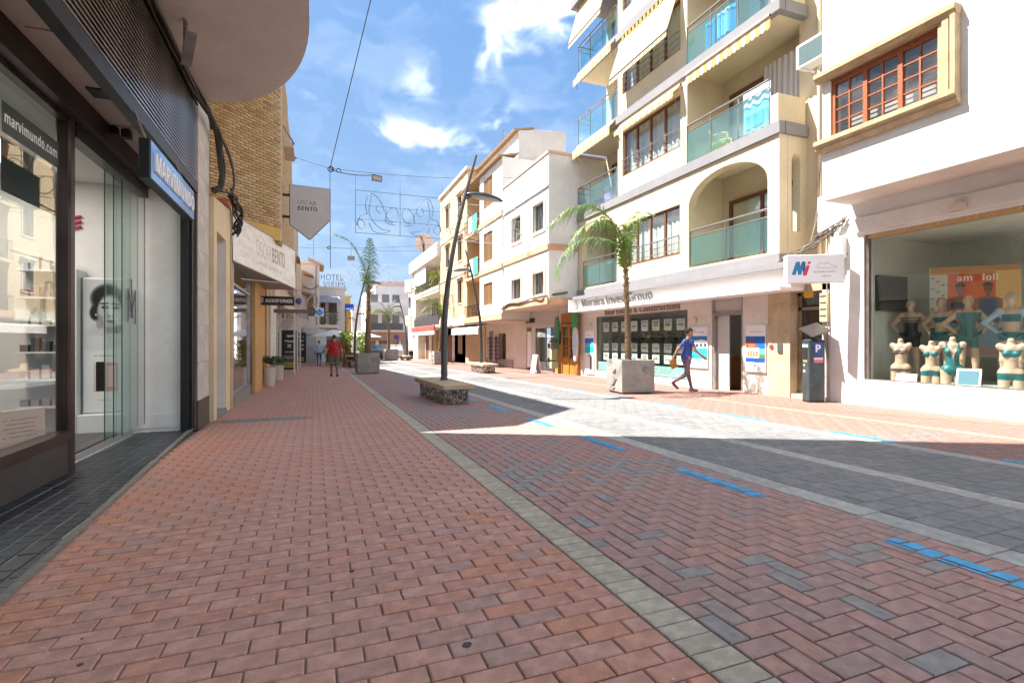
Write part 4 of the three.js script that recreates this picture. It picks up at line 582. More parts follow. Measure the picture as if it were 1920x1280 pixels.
// ---------------------------------------------------------------- cream apartment block over the estate agency
const floors = [3.3, 6.6, 9.65, 12.8];
{
  const o = thing('apartment_block', 'cream apartment block with teal glass balconies over the estate agency', 'building', [11, 0, 14.5]);
  wp(o, 'first_floor_front', wallX(10.8, 0.28, rectP(9.5, 19.88, 3.45, 6.45), [archP(9.85, 12.82, 3.52, 6.2, 0.8), rectP(13.22, 16.44, 4.02, 5.6), archP(16.85, 19.6, 3.52, 6.15, 0.75)]), cream);
  for (let f = 1; f < 4; f++) { const y = floors[f] + 0.15, t = f < 3 ? floors[f + 1] - 0.15 : 15.8; const wy = [0, 7.42, 10.5, 13.6][f]; wp(o, 'upper_front', wallX(10.8, 0.28, rectP(12.88, 16.78, y, t), [rectP(13.2, 16.45, wy, wy + 1.65)]), cream); }
  for (let f = 0; f < 4; f++) {
    const y = floors[f];
    wp(o, 'floor_band', chamC(10.83, y, 14.68, 0.2, 0.3, 10.5, 0.01), bandGrey);
    wp(o, 'band_return', boxE(10.94, 11.7, y - 0.15, y + 0.15, 9.43, 9.62), bandGrey);
    for (const [a, b] of [[9.62, 12.88], [16.78, 19.9]]) { wp(o, 'balcony_floor', boxE(10.93, 12.3, y - 0.15, y + 0.1, a, b), cream); wp(o, 'loggia_side', boxE(11.08, 12.3, y + 0.1, y + 3.2 - (f ? 0.2 : 0), b > 15 ? a - 0.02 : b, b > 15 ? a + 0.1 : b + 0.12), cream); }
  }
  wp(o, 'roof_slab', boxE(10.5, 18, 15.8, 16.1, 9.3, 20.1), bandGrey);
  wp(o, 'side_front', wallD(9.5, 0.22, rectP(11.09, 11.75, 3.45, 6.45), [archP(11.22, 11.52, 4.05, 6.0, 0.16, 10)]), cream);
  wp(o, 'recess_wall', boxE(11.75, 12.2, 3.0, 15.8, 8.32, 9.72), cream);
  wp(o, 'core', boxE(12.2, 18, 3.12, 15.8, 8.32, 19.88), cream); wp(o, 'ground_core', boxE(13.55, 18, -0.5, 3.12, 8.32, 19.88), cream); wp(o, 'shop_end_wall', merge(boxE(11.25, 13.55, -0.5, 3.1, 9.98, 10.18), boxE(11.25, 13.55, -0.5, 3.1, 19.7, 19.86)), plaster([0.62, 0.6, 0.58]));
  wp(o, 'downpipe', tube([[11.68, 3.2, 9.1], [11.68, 9, 9.1], [11.68, 15, 9.1]], 0.05, 4, 8), cream);
  // loggia doors
  for (let f = 0; f < 4; f++) { const y = floors[f] + 0.12; for (const [a, b] of [[10.0, 12.5], [17.1, 19.3]]) winX(o, 12.1, a, b, y, y + 2.2, { n: 2, mat: woodBrown, bar: 0.1, curtain: 2, co: 0.075, room: false, name: 'terrace_door' }); }
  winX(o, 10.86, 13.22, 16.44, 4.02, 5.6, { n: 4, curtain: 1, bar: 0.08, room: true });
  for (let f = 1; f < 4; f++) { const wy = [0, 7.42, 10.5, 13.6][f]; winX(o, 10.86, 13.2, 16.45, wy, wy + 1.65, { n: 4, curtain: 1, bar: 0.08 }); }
  // glass balustrades
  const balustrade = (x, d0, d1, y0, glassH, railH, panels, ret) => {
    const rail = merge(tube([[x, y0 + railH, d0], [x, y0 + railH, d1]], 0.03, 2, 8), tube([[x, y0 + glassH + 0.02, d0], [x, y0 + glassH + 0.02, d1]], 0.016, 2, 6), ...Array.from({ length: panels + 1 }, (_, k) => boxE(x - 0.012, x + 0.012, y0, y0 + railH, lerp(d0, d1, k / panels) - 0.012, lerp(d0, d1, k / panels) + 0.012)), ...(ret ? [tube([[x, y0 + railH, ret], [x + 0.8, y0 + railH, ret]], 0.03, 2, 8), tube([[x, y0 + railH - 0.22, ret], [x + 0.8, y0 + railH - 0.22, ret]], 0.02, 2, 8)] : []));
    const b = wp(o, 'balustrade', rail, steelM);
    for (let k = 0; k < panels; k++) wp(b, 'glass_panel', boxE(x - 0.004, x + 0.004, y0 + 0.04, y0 + glassH, lerp(d0, d1, k / panels) + 0.025, lerp(d0, d1, (k + 1) / panels) - 0.025), tealGlass);
  };
  balustrade(10.86, 9.87, 12.8, 3.56, 0.88, 1.1, 2); balustrade(10.86, 16.87, 19.58, 3.56, 0.88, 1.1, 2);
  for (let f = 1; f < 4; f++) { balustrade(10.78, 9.78, 12.86, floors[f] + 0.15, 0.95, 1.16, 3); balustrade(10.78, 16.82, 19.86, floors[f] + 0.15, 0.95, 1.16, 3, 19.86); wp(o, 'corner_parapet', boxE(10.76, 11.7, floors[f] + 0.15, floors[f] + 0.85, 9.5, 9.72), cream); }
  for (const [f, wy] of [[0, 4.02], [1, 7.42], [2, 10.5], [3, 13.6]]) wp(o, 'window_rail', merge(tube([[10.76, wy + 0.58, 13.22], [10.76, wy + 0.58, 16.44]], 0.022, 2, 6), tube([[10.76, wy + 0.36, 13.22], [10.76, wy + 0.36, 16.44]], 0.012, 2, 6), tube([[10.76, wy + 0.16, 13.22], [10.76, wy + 0.16, 16.44]], 0.012, 2, 6), ...[13.22, 14.3, 15.4, 16.44].map((d) => bar([10.76, wy, d], [10.76, wy + 0.58, d], 0.012))), steelM);
  // agency front under the canopy
  const shopW = plaster([0.79, 0.74, 0.70]);
  wp(o, 'shop_front', wallX(11, 0.25, rectP(9.98, 19.85, -0.5, 3.15), [rectP(13.1, 18.75, 0.02, 2.26), rectP(10.86, 12.05, -0.3, 2.5)]), shopW);
  wp(o, 'travertine_pier', boxE(10.95, 11.3, -0.4, 3.1, 9.32, 9.978), stoneM([0.62, 0.49, 0.34]));
  wp(o, 'entry_recess', merge(boxE(11.7, 11.8, -0.3, 3.0, 8.3, 9.32), boxE(11.0, 11.7, 2.46, 3.1, 8.3, 9.32)), stoneM([0.55, 0.42, 0.28]));
  wp(o, 'entry_step', boxE(10.98, 11.8, -0.4, -0.02, 8.4, 9.6), stoneM([0.68, 0.60, 0.46]));
  const ed = wp(o, 'entry_door', merge(boxE(11.2, 11.28, 0, 0.42, 8.5, 9.3), boxE(11.2, 11.28, 0.42, 2.1, 8.5, 8.58), boxE(11.2, 11.28, 0.42, 2.1, 9.2, 9.3), boxE(11.2, 11.28, 2.02, 2.46, 9.2, 9.3), boxE(11.2, 11.28, 2.02, 2.1, 8.5, 9.3), boxE(11.2, 11.28, 2.38, 2.46, 8.5, 9.3)), metalM([0.5, 0.42, 0.3], 0.35, 0.7));
  wp(ed, 'pane', boxE(11.235, 11.24, 0.42, 2.02, 8.58, 9.2), darkGlass); wp(ed, 'fanlight', boxE(11.235, 11.24, 2.1, 2.38, 8.58, 9.2), darkGlass);
  const aw = wp(o, 'agency_window', merge(boxE(11.04, 11.1, 0.02, 0.06, 13.1, 18.75), boxE(11.04, 11.1, 2.2, 2.26, 13.1, 18.75), boxE(11.04, 11.1, 0.06, 2.2, 13.1, 13.15), boxE(11.04, 11.1, 0.06, 2.2, 18.7, 18.75)), metalM([0.25, 0.27, 0.26], 0.4, 0.6));
  wp(aw, 'pane', boxE(11.065, 11.071, 0.06, 2.2, 13.15, 18.7), glassM);
  wp(aw, 'teal_band', boxE(11.074, 11.078, 0.06, 0.4, 13.15, 18.7), M([0.28, 0.50, 0.48], 0.4));
  sheet(aw, 'band_lettering', 2.6, 0.3, printM(canvasTex(1040, 120, (g, w, h) => { g.fillStyle = '#8fbcb8'; g.fillRect(0, 0, w, h); g.fillStyle = '#3c5654'; g.font = '84px sans-serif'; g.fillText('MORAIRA INVEST GROUP', 20, 92, 1000); }), 0.5), [11.0725, 0.23, 15.1], 'l');
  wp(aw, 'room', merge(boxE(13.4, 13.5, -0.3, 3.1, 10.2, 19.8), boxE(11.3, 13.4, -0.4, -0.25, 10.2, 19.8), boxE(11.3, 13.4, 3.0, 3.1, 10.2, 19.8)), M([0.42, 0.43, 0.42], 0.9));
  wp(aw, 'dark_plants_shelf', boxE(11.7, 11.9, 1.18, 1.3, 13.2, 18.6), M([0.03, 0.035, 0.03], 0.9));
  const door = wp(o, 'agency_door', merge(boxE(11.02, 11.12, -0.3, 2.5, 10.86, 10.94), boxE(11.02, 11.12, -0.3, 2.5, 11.97, 12.05), boxE(11.02, 11.2, 2.0, 2.12, 10.94, 11.97)), metalM([0.55, 0.53, 0.52], 0.35, 0.7));
  wp(door, 'sliding_leaf', boxE(11.14, 11.17, -0.25, 2.0, 11.5, 11.97), M([0.6, 0.6, 0.6], 0.15, { clearcoat: 1 })); wp(door, 'shutter_box', boxE(11.06, 11.2, 2.12, 2.5, 10.94, 11.97), M([0.5, 0.47, 0.46], 0.5));
  // canopy: grey top course, set-back fascia, projecting white lip
  const cp = wp(o, 'canopy', boxE(10.3, 11.0, 3.0, 3.14, 8.95, 19.5), bandGrey);
  wp(cp, 'fascia', wallD(8.95, 10.5, [[10.42, 3.0], [11.0, 3.0], [11.0, 2.56], [10.55, 2.56]]), M([0.66, 0.63, 0.62], 0.6));
  wp(cp, 'lip', boxE(10.2, 10.98, 2.48, 2.56, 8.95, 19.5), M([0.78, 0.78, 0.78], 0.6)); wp(cp, 'end_block', boxE(10.15, 11, 2.48, 3.0, 19.5, 19.66), M([0.78, 0.78, 0.78], 0.6));
  const t1 = text3('Moraira Invest Group', 0.3, 0.03, 4.75, 'sans_regular'); t1.rotateX(0.287).rotateY(-Math.PI / 2).translate(10.515, 2.66, -18.95); wp(cp, 'lettering', t1, M([0.2, 0.19, 0.19], 0.5));
  const t2 = text3('Real Estate & Construction', 0.2, 0.02, 4.55, 'sans_bold'); t2.rotateY(-Math.PI / 2).translate(10.985, 2.3, -18.0); wp(o, 'lettering', t2, M([0.27, 0.2, 0.17], 0.5));
  for (const [x, d] of [[10.98, 12.72], [10.98, 19.1]]) wp(o, 'wall_lamp', new THREE.SphereGeometry(0.06, 10, 8).scale(1, 1.6, 1).toNonIndexed().translate(x - 0.04, 1.92, -d), M([0.6, 0.56, 0.52], 0.4));
}
// ---------------------------------------------------------------- awnings on the apartment block
function valance(label, x, d0, d1, y, drop, out = 0, shade = 0) {
  const o = thing('striped_awning', label, 'awning', [x, y, (d0 + d1) / 2], 'striped awnings on the apartment block');
  const n = Math.round((d1 - d0) / 0.16), A = [[0.52, 0.36, 0.14], [0.60, 0.54, 0.42]].map((c) => M(c, 0.9, { transmission: 0.25, thickness: 0, side: THREE.DoubleSide })), yel = M([0.55, 0.33, 0.03], 0.9);
  const sides = [[], []];
  for (let k = 0; k < n; k++) { const a = lerp(d0, d1, k / n), b = lerp(d0, d1, (k + 1) / n), pts = [[a, y], [b, y]]; for (let i = 0; i <= 6; i++) { const s = i / 6; pts.push([lerp(b, a, s), y - drop - 0.05 * Math.sin(s * Math.PI)]); } sides[k % 2].push(wallX(x - out, 0.004, pts)); }
  for (const k of [0, 1]) wp(o, 'scalloped_stripe', merge(sides[k]), A[k]).userData = { kind: 'stuff' };
  if (out) { const P = [[], []]; for (let k = 0; k < n; k++) { const a = lerp(d0, d1, k / n), b = lerp(d0, d1, (k + 1) / n); const g = new THREE.BufferGeometry(); const yy = y + out * 0.9; g.setAttribute('position', new THREE.Float32BufferAttribute([x - out, y, -a, x - out, y, -b, x, yy, -b, x - out, y, -a, x, yy, -b, x, yy, -a], 3)); g.computeVertexNormals(); g.setAttribute('uv', new THREE.Float32BufferAttribute(new Float32Array(12), 2)); P[k % 2].push(g); } for (const k of [0, 1]) wp(o, 'canvas_stripe', merge(P[k]), A[k]).userData = { kind: 'stuff' }; wp(o, 'arm', merge(bar([x, y - 0.4, d0 + 0.1], [x - out, y, d0 + 0.1], 0.014), bar([x, y - 0.4, d1 - 0.1], [x - out, y, d1 - 0.1], 0.014)), steelM); }
  wp(o, 'roller', tube([[x, y + (out ? out * 0.9 : 0.03), d0], [x, y + (out ? out * 0.9 : 0.03), d1]], 0.045, 2, 8), M([0.6, 0.5, 0.36], 0.6));
  return o;
}
function dropAwning(label, x, d0, d1, y0, y1, out) {
  const o = thing('drop_awning', label, 'awning', [x, y0, (d0 + d1) / 2], 'striped awnings on the apartment block'); const n = Math.round((d1 - d0) / 0.11), P = [[], []];
  for (let k = 0; k < n; k++) { const a = lerp(d0, d1, k / n), b = lerp(d0, d1, (k + 1) / n), v = [x - out, y0, -a, x - out, y0, -b, x - 0.03, y1, -b, x - out, y0, -a, x - 0.03, y1, -b, x - 0.03, y1, -a]; const g = new THREE.BufferGeometry(); g.setAttribute('position', new THREE.Float32BufferAttribute(v, 3)); g.computeVertexNormals(); g.setAttribute('uv', new THREE.Float32BufferAttribute(new Float32Array(12), 2)); P[k % 2].push(g); const s = wallX(x - out, 0.003, [[a, y0], [b, y0], [b, y0 - 0.17], [(a + b) / 2, y0 - 0.2], [a, y0 - 0.17]]); P[k % 2].push(s); }
  const A = [[0.40, 0.31, 0.16], [0.48, 0.45, 0.37]].map((c) => M(c, 0.9, { transmission: 0.25, thickness: 0, side: THREE.DoubleSide })); for (const k of [0, 1]) wp(o, 'canvas_stripe', merge(P[k]), A[k]).userData = { kind: 'stuff' };
  const yl = []; for (let k = 0; k < n; k += 2) yl.push(boxE(x - 0.06, x - 0.035, y1 - 0.02, y1 + 0.12, lerp(d0, d1, k / n), lerp(d0, d1, (k + 1) / n))); wp(o, 'yellow_trim', merge(yl), M([0.6, 0.36, 0.03], 0.8));
  wp(o, 'front_bar', tube([[x - out, y0, d0], [x - out, y0, d1]], 0.02, 2, 6), steelM);
}
valance('scalloped cream awning strip over the balcony with the yellow chair', 10.72, 9.7, 12.85, 9.46, 0.26);
valance('scalloped cream awning strip under the top near balcony', 10.72, 9.7, 12.85, 12.62, 0.26);
valance('half rolled striped awning above the curtained second floor window', 10.74, 13.1, 16.5, 9.05, 0.14, 0.3);
valance('striped awning strip over the second floor far balcony', 10.72, 16.85, 19.9, 9.46, 0.3, 0.25);
valance('striped awning strip over the third floor far balcony', 10.72, 16.85, 19.9, 12.6, 0.26, 0.2);
dropAwning('cream striped awning let down over the third floor window', 10.78, 13.15, 16.5, 10.95, 12.5, 0.55);
dropAwning('cream striped awning let down over the topmost far balcony', 10.78, 17.2, 19.9, 14.1, 15.75, 0.5);
{ // small things on that front
  const c = thing('garden_chair', 'yellow plastic armchair on the balcony behind teal glass', 'chair', [11.35, 6.7, 12.0]); const y = M([0.70, 0.50, 0.02], 0.45);
  c.rotation.y = 0.6; lp(c, 'seat', chamC(0, 0.42, 0, 0.5, 0.05, 0.48, 0.015), y); lp(c, 'backrest', uvm(new THREE.BoxGeometry(0.5, 0.5, 0.04).rotateX(-0.2).translate(0, 0.68, -0.28)), y); for (const s of [-1, 1]) { lp(c, 'armrest', tube([[s * 0.26, 0.44, -0.2], [s * 0.27, 0.64, -0.2], [s * 0.27, 0.66, 0.1], [s * 0.26, 0.6, 0.28]], 0.025, 10, 6), y); for (const z of [-0.2, 0.22]) lp(c, 'leg', bar([s * 0.22, 0.42, z], [s * 0.26, 0, z * 1.15], 0.028), y); }
  const t = thing('beach_towel', 'white beach towel with blue print hung behind the balcony glass', 'towel', [10.9, 6.9, 10.0]);
  wp(t, 'cloth', curtainG(10.9, 9.85, 10.75, 6.85, 7.95, 3, 0.03), printM(canvasTex(64, 64, (g) => { g.fillStyle = '#e6f0f0'; g.fillRect(0, 0, 64, 64); }), 0.9, { side: THREE.DoubleSide })); wp(t, 'blue_print', curtainG(10.885, 9.9, 10.7, 6.95, 7.3, 3, 0.03), M([0.25, 0.55, 0.62], 0.9, { side: THREE.DoubleSide }));
  const t2 = thing('curtain_drape', 'grey curtain drawn across the corner terrace door', 'curtain', [11.9, 6.75, 10.2]); wp(t2, 'cloth', curtainG(11.8, 9.75, 10.9, 6.75, 8.95, 7, 0.05), M([0.5, 0.46, 0.45], 0.95, { side: THREE.DoubleSide }));
  const tw = thing('hung_laundry', 'blue and pink towels hung on the top near balcony', 'laundry', [10.9, 10, 11]); wp(tw, 'blue_towel', curtainG(10.9, 11.0, 12.2, 9.95, 10.7, 4, 0.03), M([0.02, 0.30, 0.55], 0.9, { side: THREE.DoubleSide })); wp(tw, 'pale_towel', curtainG(10.88, 11.2, 11.7, 10.0, 10.7, 3, 0.03), M([0.6, 0.72, 0.75], 0.9, { side: THREE.DoubleSide }));
  const pc = thing('garden_chair', 'purple plastic chair on the far second floor balcony', 'chair', [11.2, 6.7, 18.6]); const pm = M([0.26, 0.05, 0.22], 0.5); lp(pc, 'seat', chamC(0, 0.42, 0, 0.5, 0.05, 0.48, 0.015), pm); lp(pc, 'backrest', uvm(new THREE.BoxGeometry(0.04, 0.5, 0.5).translate(0.27, 0.68, 0)), pm); for (const s of [-1, 1]) for (const z of [-0.2, 0.2]) lp(pc, 'leg', bar([s * 0.22, 0, z], [s * 0.22, 0.42, z], 0.028), pm);
}
function acUnit(label, x, y, d, w, mat = M([0.7, 0.7, 0.68], 0.5), face) { const o = thing('air_conditioner', label, 'air conditioner', [x, y, d]); lp(o, 'case', chamC(0, 0, 0, 0.32, 0.55, w, 0.015), mat); const gr = []; for (let k = 0; k < 9; k++) gr.push(boxC(0, -0.2 + k * 0.05, 0, 0.02, 0.018, w * 0.8)); lp(o, 'grille', merge(gr).translate(-0.165, 0, 0), M([0.10, 0.2, 0.22], 0.5)); lp(o, 'side_vent', boxC(0, 0, -w / 2 - 0.004, 0.22, 0.4, 0.008), M([0.2, 0.2, 0.2], 0.6)); lp(o, 'bracket', merge(boxC(0.05, -0.3, w * 0.35, 0.5, 0.03, 0.04), boxC(0.05, -0.3, -w * 0.35, 0.5, 0.03, 0.04)), M([0.66, 0.64, 0.6], 0.5)); return o; }
acUnit('air conditioner with dark grille high between the cream and white buildings', 10.95, 8.05, 8.6, 0.85);
{ const o = thing('meter_cabinet', 'white cable cabinet on the wall above the agency blade sign', 'cabinet', [11.4, 3.6, 8.7]); wp(o, 'case', merge(chamC(11.6, 4.35, 8.75, 0.25, 0.85, 0.5, 0.02), chamC(10.92, 3.35, 8.05, 0.16, 0.5, 0.3, 0.02)), M([0.74, 0.72, 0.7], 0.5)); }
cables('cable_tangle', 'tangle of pale cables between the two buildings above the blade sign', [10.9, 3.5, 8.6], [{ n: 10, j: 0.09, pts: [[10.75, 3.25, 9.4], [10.7, 3.35, 9.0], [10.75, 3.5, 8.6], [10.85, 3.75, 8.2], [10.95, 3.95, 7.95]] }, { n: 4, j: 0.1, pts: [[10.9, 3.9, 8.2], [10.85, 3.3, 8.15], [10.88, 2.9, 8.1], [10.92, 3.2, 7.95]] }, { n: 2, j: 0.02, pts: [[11.62, 8, 9.0], [11.6, 6, 9.0], [11.5, 4.5, 9.0], [11.0, 3.6, 8.8]] }, { n: 2, j: 0.02, pts: [[10.95, 3.2, 8.35], [10.95, 1.5, 8.33], [10.96, 0.9, 8.33]] }], 0.013, [0.18, 0.15, 0.13]);
{
  const o = thing('blade_sign', 'white box sign with blue and red MI logo over the flats entrance', 'sign', [10.2, 2.6, 8.2]);
  const turn = -0.62;                                                // the box stands askew to the front
  o.position.copy(Vec(10.28, 2.5, 8.15)); o.rotation.y = -0.55;
  lp(o, 'case', chamC(0, 0.36, 0, 1.16, 0.62, 0.2, 0.01), M([0.76, 0.76, 0.77], 0.4));
  lp(o, 'print', new THREE.PlaneGeometry(1.12, 0.58).translate(0, 0.36, 0.104), printM(canvasTex(1120, 580, (g, w, h) => {
    g.fillStyle = '#e4e4e8'; g.fillRect(0, 0, w, h); g.fillStyle = '#1273a8'; const poly = (p) => { g.beginPath(); p.forEach((q, i) => (i ? g.lineTo(...q) : g.moveTo(...q))); g.closePath(); g.fill(); };
    poly([[80, 420], [170, 130], [250, 130], [160, 420]]); poly([[170, 130], [250, 130], [280, 420], [210, 420]]); poly([[200, 420], [290, 130], [360, 130], [270, 420]]); g.fillStyle = '#16508c'; poly([[290, 130], [360, 130], [370, 420], [310, 420]]); g.fillStyle = '#d61f4a'; poly([[310, 440], [385, 215], [450, 215], [385, 440]]); poly([[395, 190], [412, 135], [475, 135], [458, 190]]);
    g.strokeStyle = '#777a84'; g.lineWidth = 8; g.beginPath(); g.moveTo(560, 270); g.lineTo(650, 170); g.lineTo(760, 200); g.lineTo(790, 150); g.lineTo(900, 230); g.lineTo(980, 240); g.lineTo(980, 290); g.moveTo(600, 280); g.lineTo(960, 280); g.stroke();
    g.fillStyle = '#5d606a'; g.font = '58px sans-serif'; g.fillText('MORAIRA INVEST', 520, 385, 520); g.fillText('GROUP', 690, 480, 200); }), 0.4));
}
{ // posters framed on the agency front
  const frame = (label, d0, d1, y0, y1, draw) => { const o = thing('wall_poster', label, 'poster', [10.97, y0, (d0 + d1) / 2], 'framed posters on the agency front'); wp(o, 'board', chamC(10.975, (y0 + y1) / 2, (d0 + d1) / 2, 0.04, y1 - y0, d1 - d0, 0.006), M([0.72, 0.72, 0.74], 0.4)); sheet(o, 'print', d1 - d0 - 0.03, y1 - y0 - 0.03, printM(canvasTex(384, 640, draw), 0.45), [10.952, (y0 + y1) / 2, (d0 + d1) / 2], 'l'); };
  const shell = (g, w, h) => { g.fillStyle = '#e9e8ee'; g.fillRect(0, 0, w, h); };
  frame('poster of a white villa with a turquoise pool beside the agency window', 12.17, 13.02, 0.44, 1.7, (g, w, h) => { shell(g, w, h); g.fillStyle = '#8a8c98'; scrib(g, 50, 70, 270, 20); g.fillStyle = '#1e78bd'; g.fillRect(0, 140, w, 120); g.fillStyle = '#4fa3d4'; g.fillRect(0, 220, w, 60); g.fillStyle = '#f1f1ee'; g.fillRect(110, 210, 280, 110); g.beginPath(); g.moveTo(60, 300); g.quadraticCurveTo(200, 150, 384, 220); g.lineTo(384, 330); g.lineTo(60, 330); g.fill(); g.fillStyle = '#33505a'; g.fillRect(150, 260, 60, 60); g.fillRect(240, 255, 50, 60); g.fillRect(320, 255, 50, 60); g.fillStyle = '#2fc0cc'; g.beginPath(); g.moveTo(0, 330); g.lineTo(384, 325); g.lineTo(384, 500); g.lineTo(0, 500); g.fill(); g.fillStyle = '#158dbd'; g.beginPath(); g.moveTo(0, 400); g.lineTo(190, 500); g.lineTo(0, 500); g.fill(); g.fillStyle = '#21406f'; g.fillRect(180, 535, 34, 24); g.fillStyle = '#9a9ca6'; scrib(g, 90, 585, 210, 12); });
  frame('poster of a stone villa under deep blue sky beside the agency door', 10.06, 10.73, 0.44, 1.7, (g, w, h) => { shell(g, w, h); g.fillStyle = '#9a9ca6'; scrib(g, 80, 80, 230, 14); g.fillStyle = '#1c63b4'; g.fillRect(0, 150, w, 300); g.fillStyle = '#5fa0dc'; g.fillRect(0, 320, w, 130); g.fillStyle = '#8d4f3c'; g.beginPath(); g.moveTo(0, 230); g.lineTo(130, 190); g.lineTo(250, 300); g.lineTo(0, 320); g.fill(); g.fillStyle = '#d8cdb4'; g.fillRect(10, 310, 260, 140); g.fillStyle = '#8b6a4a'; for (let k = 0; k < 4; k++) g.fillRect(35 + k * 58, 355, 34, 80); g.fillRect(60, 255, 120, 50); g.fillStyle = '#4d7f33'; g.fillRect(270, 400, 114, 50); g.fillStyle = '#1b4f9c'; g.fillRect(0, 450, w, 62); g.fillStyle = '#21406f'; g.fillRect(165, 545, 40, 26); g.fillStyle = '#a9a9b0'; scrib(g, 60, 590, 260, 12); });
  frame('narrow poster of a blue seaside pool at the far end of the agency', 18.86, 19.62, -0.16, 1.7, (g, w, h) => { shell(g, w, h); g.fillStyle = '#9aa0a8'; scrib(g, 70, 60, 240, 14); g.fillStyle = '#1f6fc4'; g.fillRect(0, 110, w, 110); g.fillStyle = '#5fb0e0'; g.fillRect(0, 180, w, 60); g.fillStyle = '#1bb6bd'; g.fillRect(0, 240, w, 90); g.fillStyle = '#dfe3e6'; g.fillRect(0, 330, w, 300); g.fillStyle = '#c99a84'; g.fillRect(150, 350, 180, 40); g.fillStyle = '#3b3f4b'; g.fillRect(230, 380, 90, 200); });
}
{ // property cards hanging in the agency window
  const ord = ['first', 'second', 'third', 'fourth', 'fifth', 'sixth', 'seventh', 'eighth'], rows = [[1.62, 2.0, 'top row'], [0.86, 1.16, 'middle row'], [0.48, 0.78, 'bottom row']];
  const looks = [['#7db0d8', '#e9e4d8', '#5d8a3c'], ['#4b8fd0', '#d9b27a', '#7fae55'], ['#9cc4e0', '#f0efe9', '#6aa0a8'], ['#6f9bb0', '#c9c1b0', '#4f7a45'], ['#3f86cc', '#efe6d2', '#38b6c0']].map((c) => printM(canvasTex(128, 160, (g, w, h) => { g.fillStyle = '#eceae6'; g.fillRect(0, 0, w, h); g.fillStyle = c[0]; g.fillRect(14, 14, 100, 40); g.fillStyle = c[1]; g.fillRect(30, 34, 70, 40); g.fillStyle = '#5c4b40'; g.fillRect(42, 50, 12, 16); g.fillRect(70, 50, 16, 16); g.fillStyle = c[2]; g.fillRect(14, 72, 100, 24); g.fillStyle = '#70737a'; scrib(g, 18, 110, 90, 8); scrib(g, 18, 126, 70, 8); }), 0.5));
  rows.forEach(([y0, y1, rn], r) => { for (let k = 0; k < 8; k++) { const d = 13.62 + k * 0.655, o = thing('property_card', `${ord[k]} property card from the walking man's side, ${rn} of the agency window`, 'card', [11.16, y0, d], 'property cards in the agency window'); wp(o, 'sheet', boxE(11.16, 11.168, y0, y1, d - 0.2, d + 0.2), M([0.7, 0.7, 0.68], 0.5)); sheet(o, 'print', 0.38, y1 - y0 - 0.02, looks[(k * 3 + r) % 5], [11.157, (y0 + y1) / 2, d], 'l'); } });
  for (let k = 0; k < 8; k++) { const d = 13.5 + k * 0.66, o = thing('window_plant', `${ord[k]} dark planter from the walking man's side in the agency window`, 'planter', [11.8, 1.3, d], 'dark planters between the card rows'); const gs = []; for (let i = 0; i < 14; i++) { const a = rnd() * 6.28, r = rr(0.08, 0.2), g = new THREE.BoxGeometry(0.09, 0.006, 0.04).rotateZ(rr(-0.8, 0.8)).rotateY(a).translate(Math.cos(a) * r * 0.5, rr(0.08, 0.26), Math.sin(a) * r); gs.push(g); } lp(o, 'leaves', merge(gs), M([0.02, 0.035, 0.02], 0.8)); lp(o, 'pot', chamC(0, 0.04, 0, 0.2, 0.1, 0.4, 0.01), blackM); }
}
{ // reception desk seen through the agency door
  const o = thing('reception_desk', 'pale wooden reception desk inside the agency door', 'desk', [12.4, -0.25, 11.3]); wp(o, 'front', boxE(12.2, 12.25, -0.2, 0.72, 10.4, 12.6), woodHoney); wp(o, 'top', chamC(12.45, 0.75, 11.5, 0.6, 0.05, 2.3, 0.01), woodHoney); wp(o, 'plinth', boxE(12.22, 12.7, -0.25, -0.2, 10.45, 12.5), blackM); wp(o, 'monitor', merge(boxE(12.5, 12.54, 0.86, 1.06, 10.8, 11.4), boxE(12.48, 12.56, 0.77, 0.87, 11.05, 11.15)), blackM);
}
{ // house number, meters, bell by the flats entrance
  const o = thing('wall_fittings', 'stack of beige meter boxes and orange number plate beside the flats entrance', 'meter boxes', [10.98, 1.4, 8.4]);
  wp(o, 'meter_strip', chamC(10.97, 2.05, 8.42, 0.07, 0.66, 0.2, 0.008), M([0.58, 0.47, 0.25], 0.6)); wp(o, 'slots', merge([0, 1, 2, 3].map((k) => boxE(10.93, 10.936, 1.84 + k * 0.15, 1.87 + k * 0.15, 8.35, 8.5))), blackM); wp(o, 'number_plate', boxE(10.975, 10.99, 2.3, 2.46, 8.72, 8.95), M([0.62, 0.33, 0.03], 0.5));
  wp(o, 'entry_wall', boxE(11.0, 11.3, -0.3, 3.0, 8.3, 8.5), stoneM([0.66, 0.6, 0.56]));
  const b = thing('door_bell', 'red round button and steel intercom on the travertine pier', 'intercom', [10.93, 1.0, 9.6]); wp(b, 'button', uvm(new THREE.CylinderGeometry(0.06, 0.06, 0.02, 20).rotateZ(Math.PI / 2).toNonIndexed().translate(10.94, 1.12, -9.86)), M([0.5, 0.03, 0.04], 0.5)); wp(b, 'intercom', chamC(10.935, 1.1, 9.6, 0.03, 0.24, 0.14, 0.006), steelM);
}
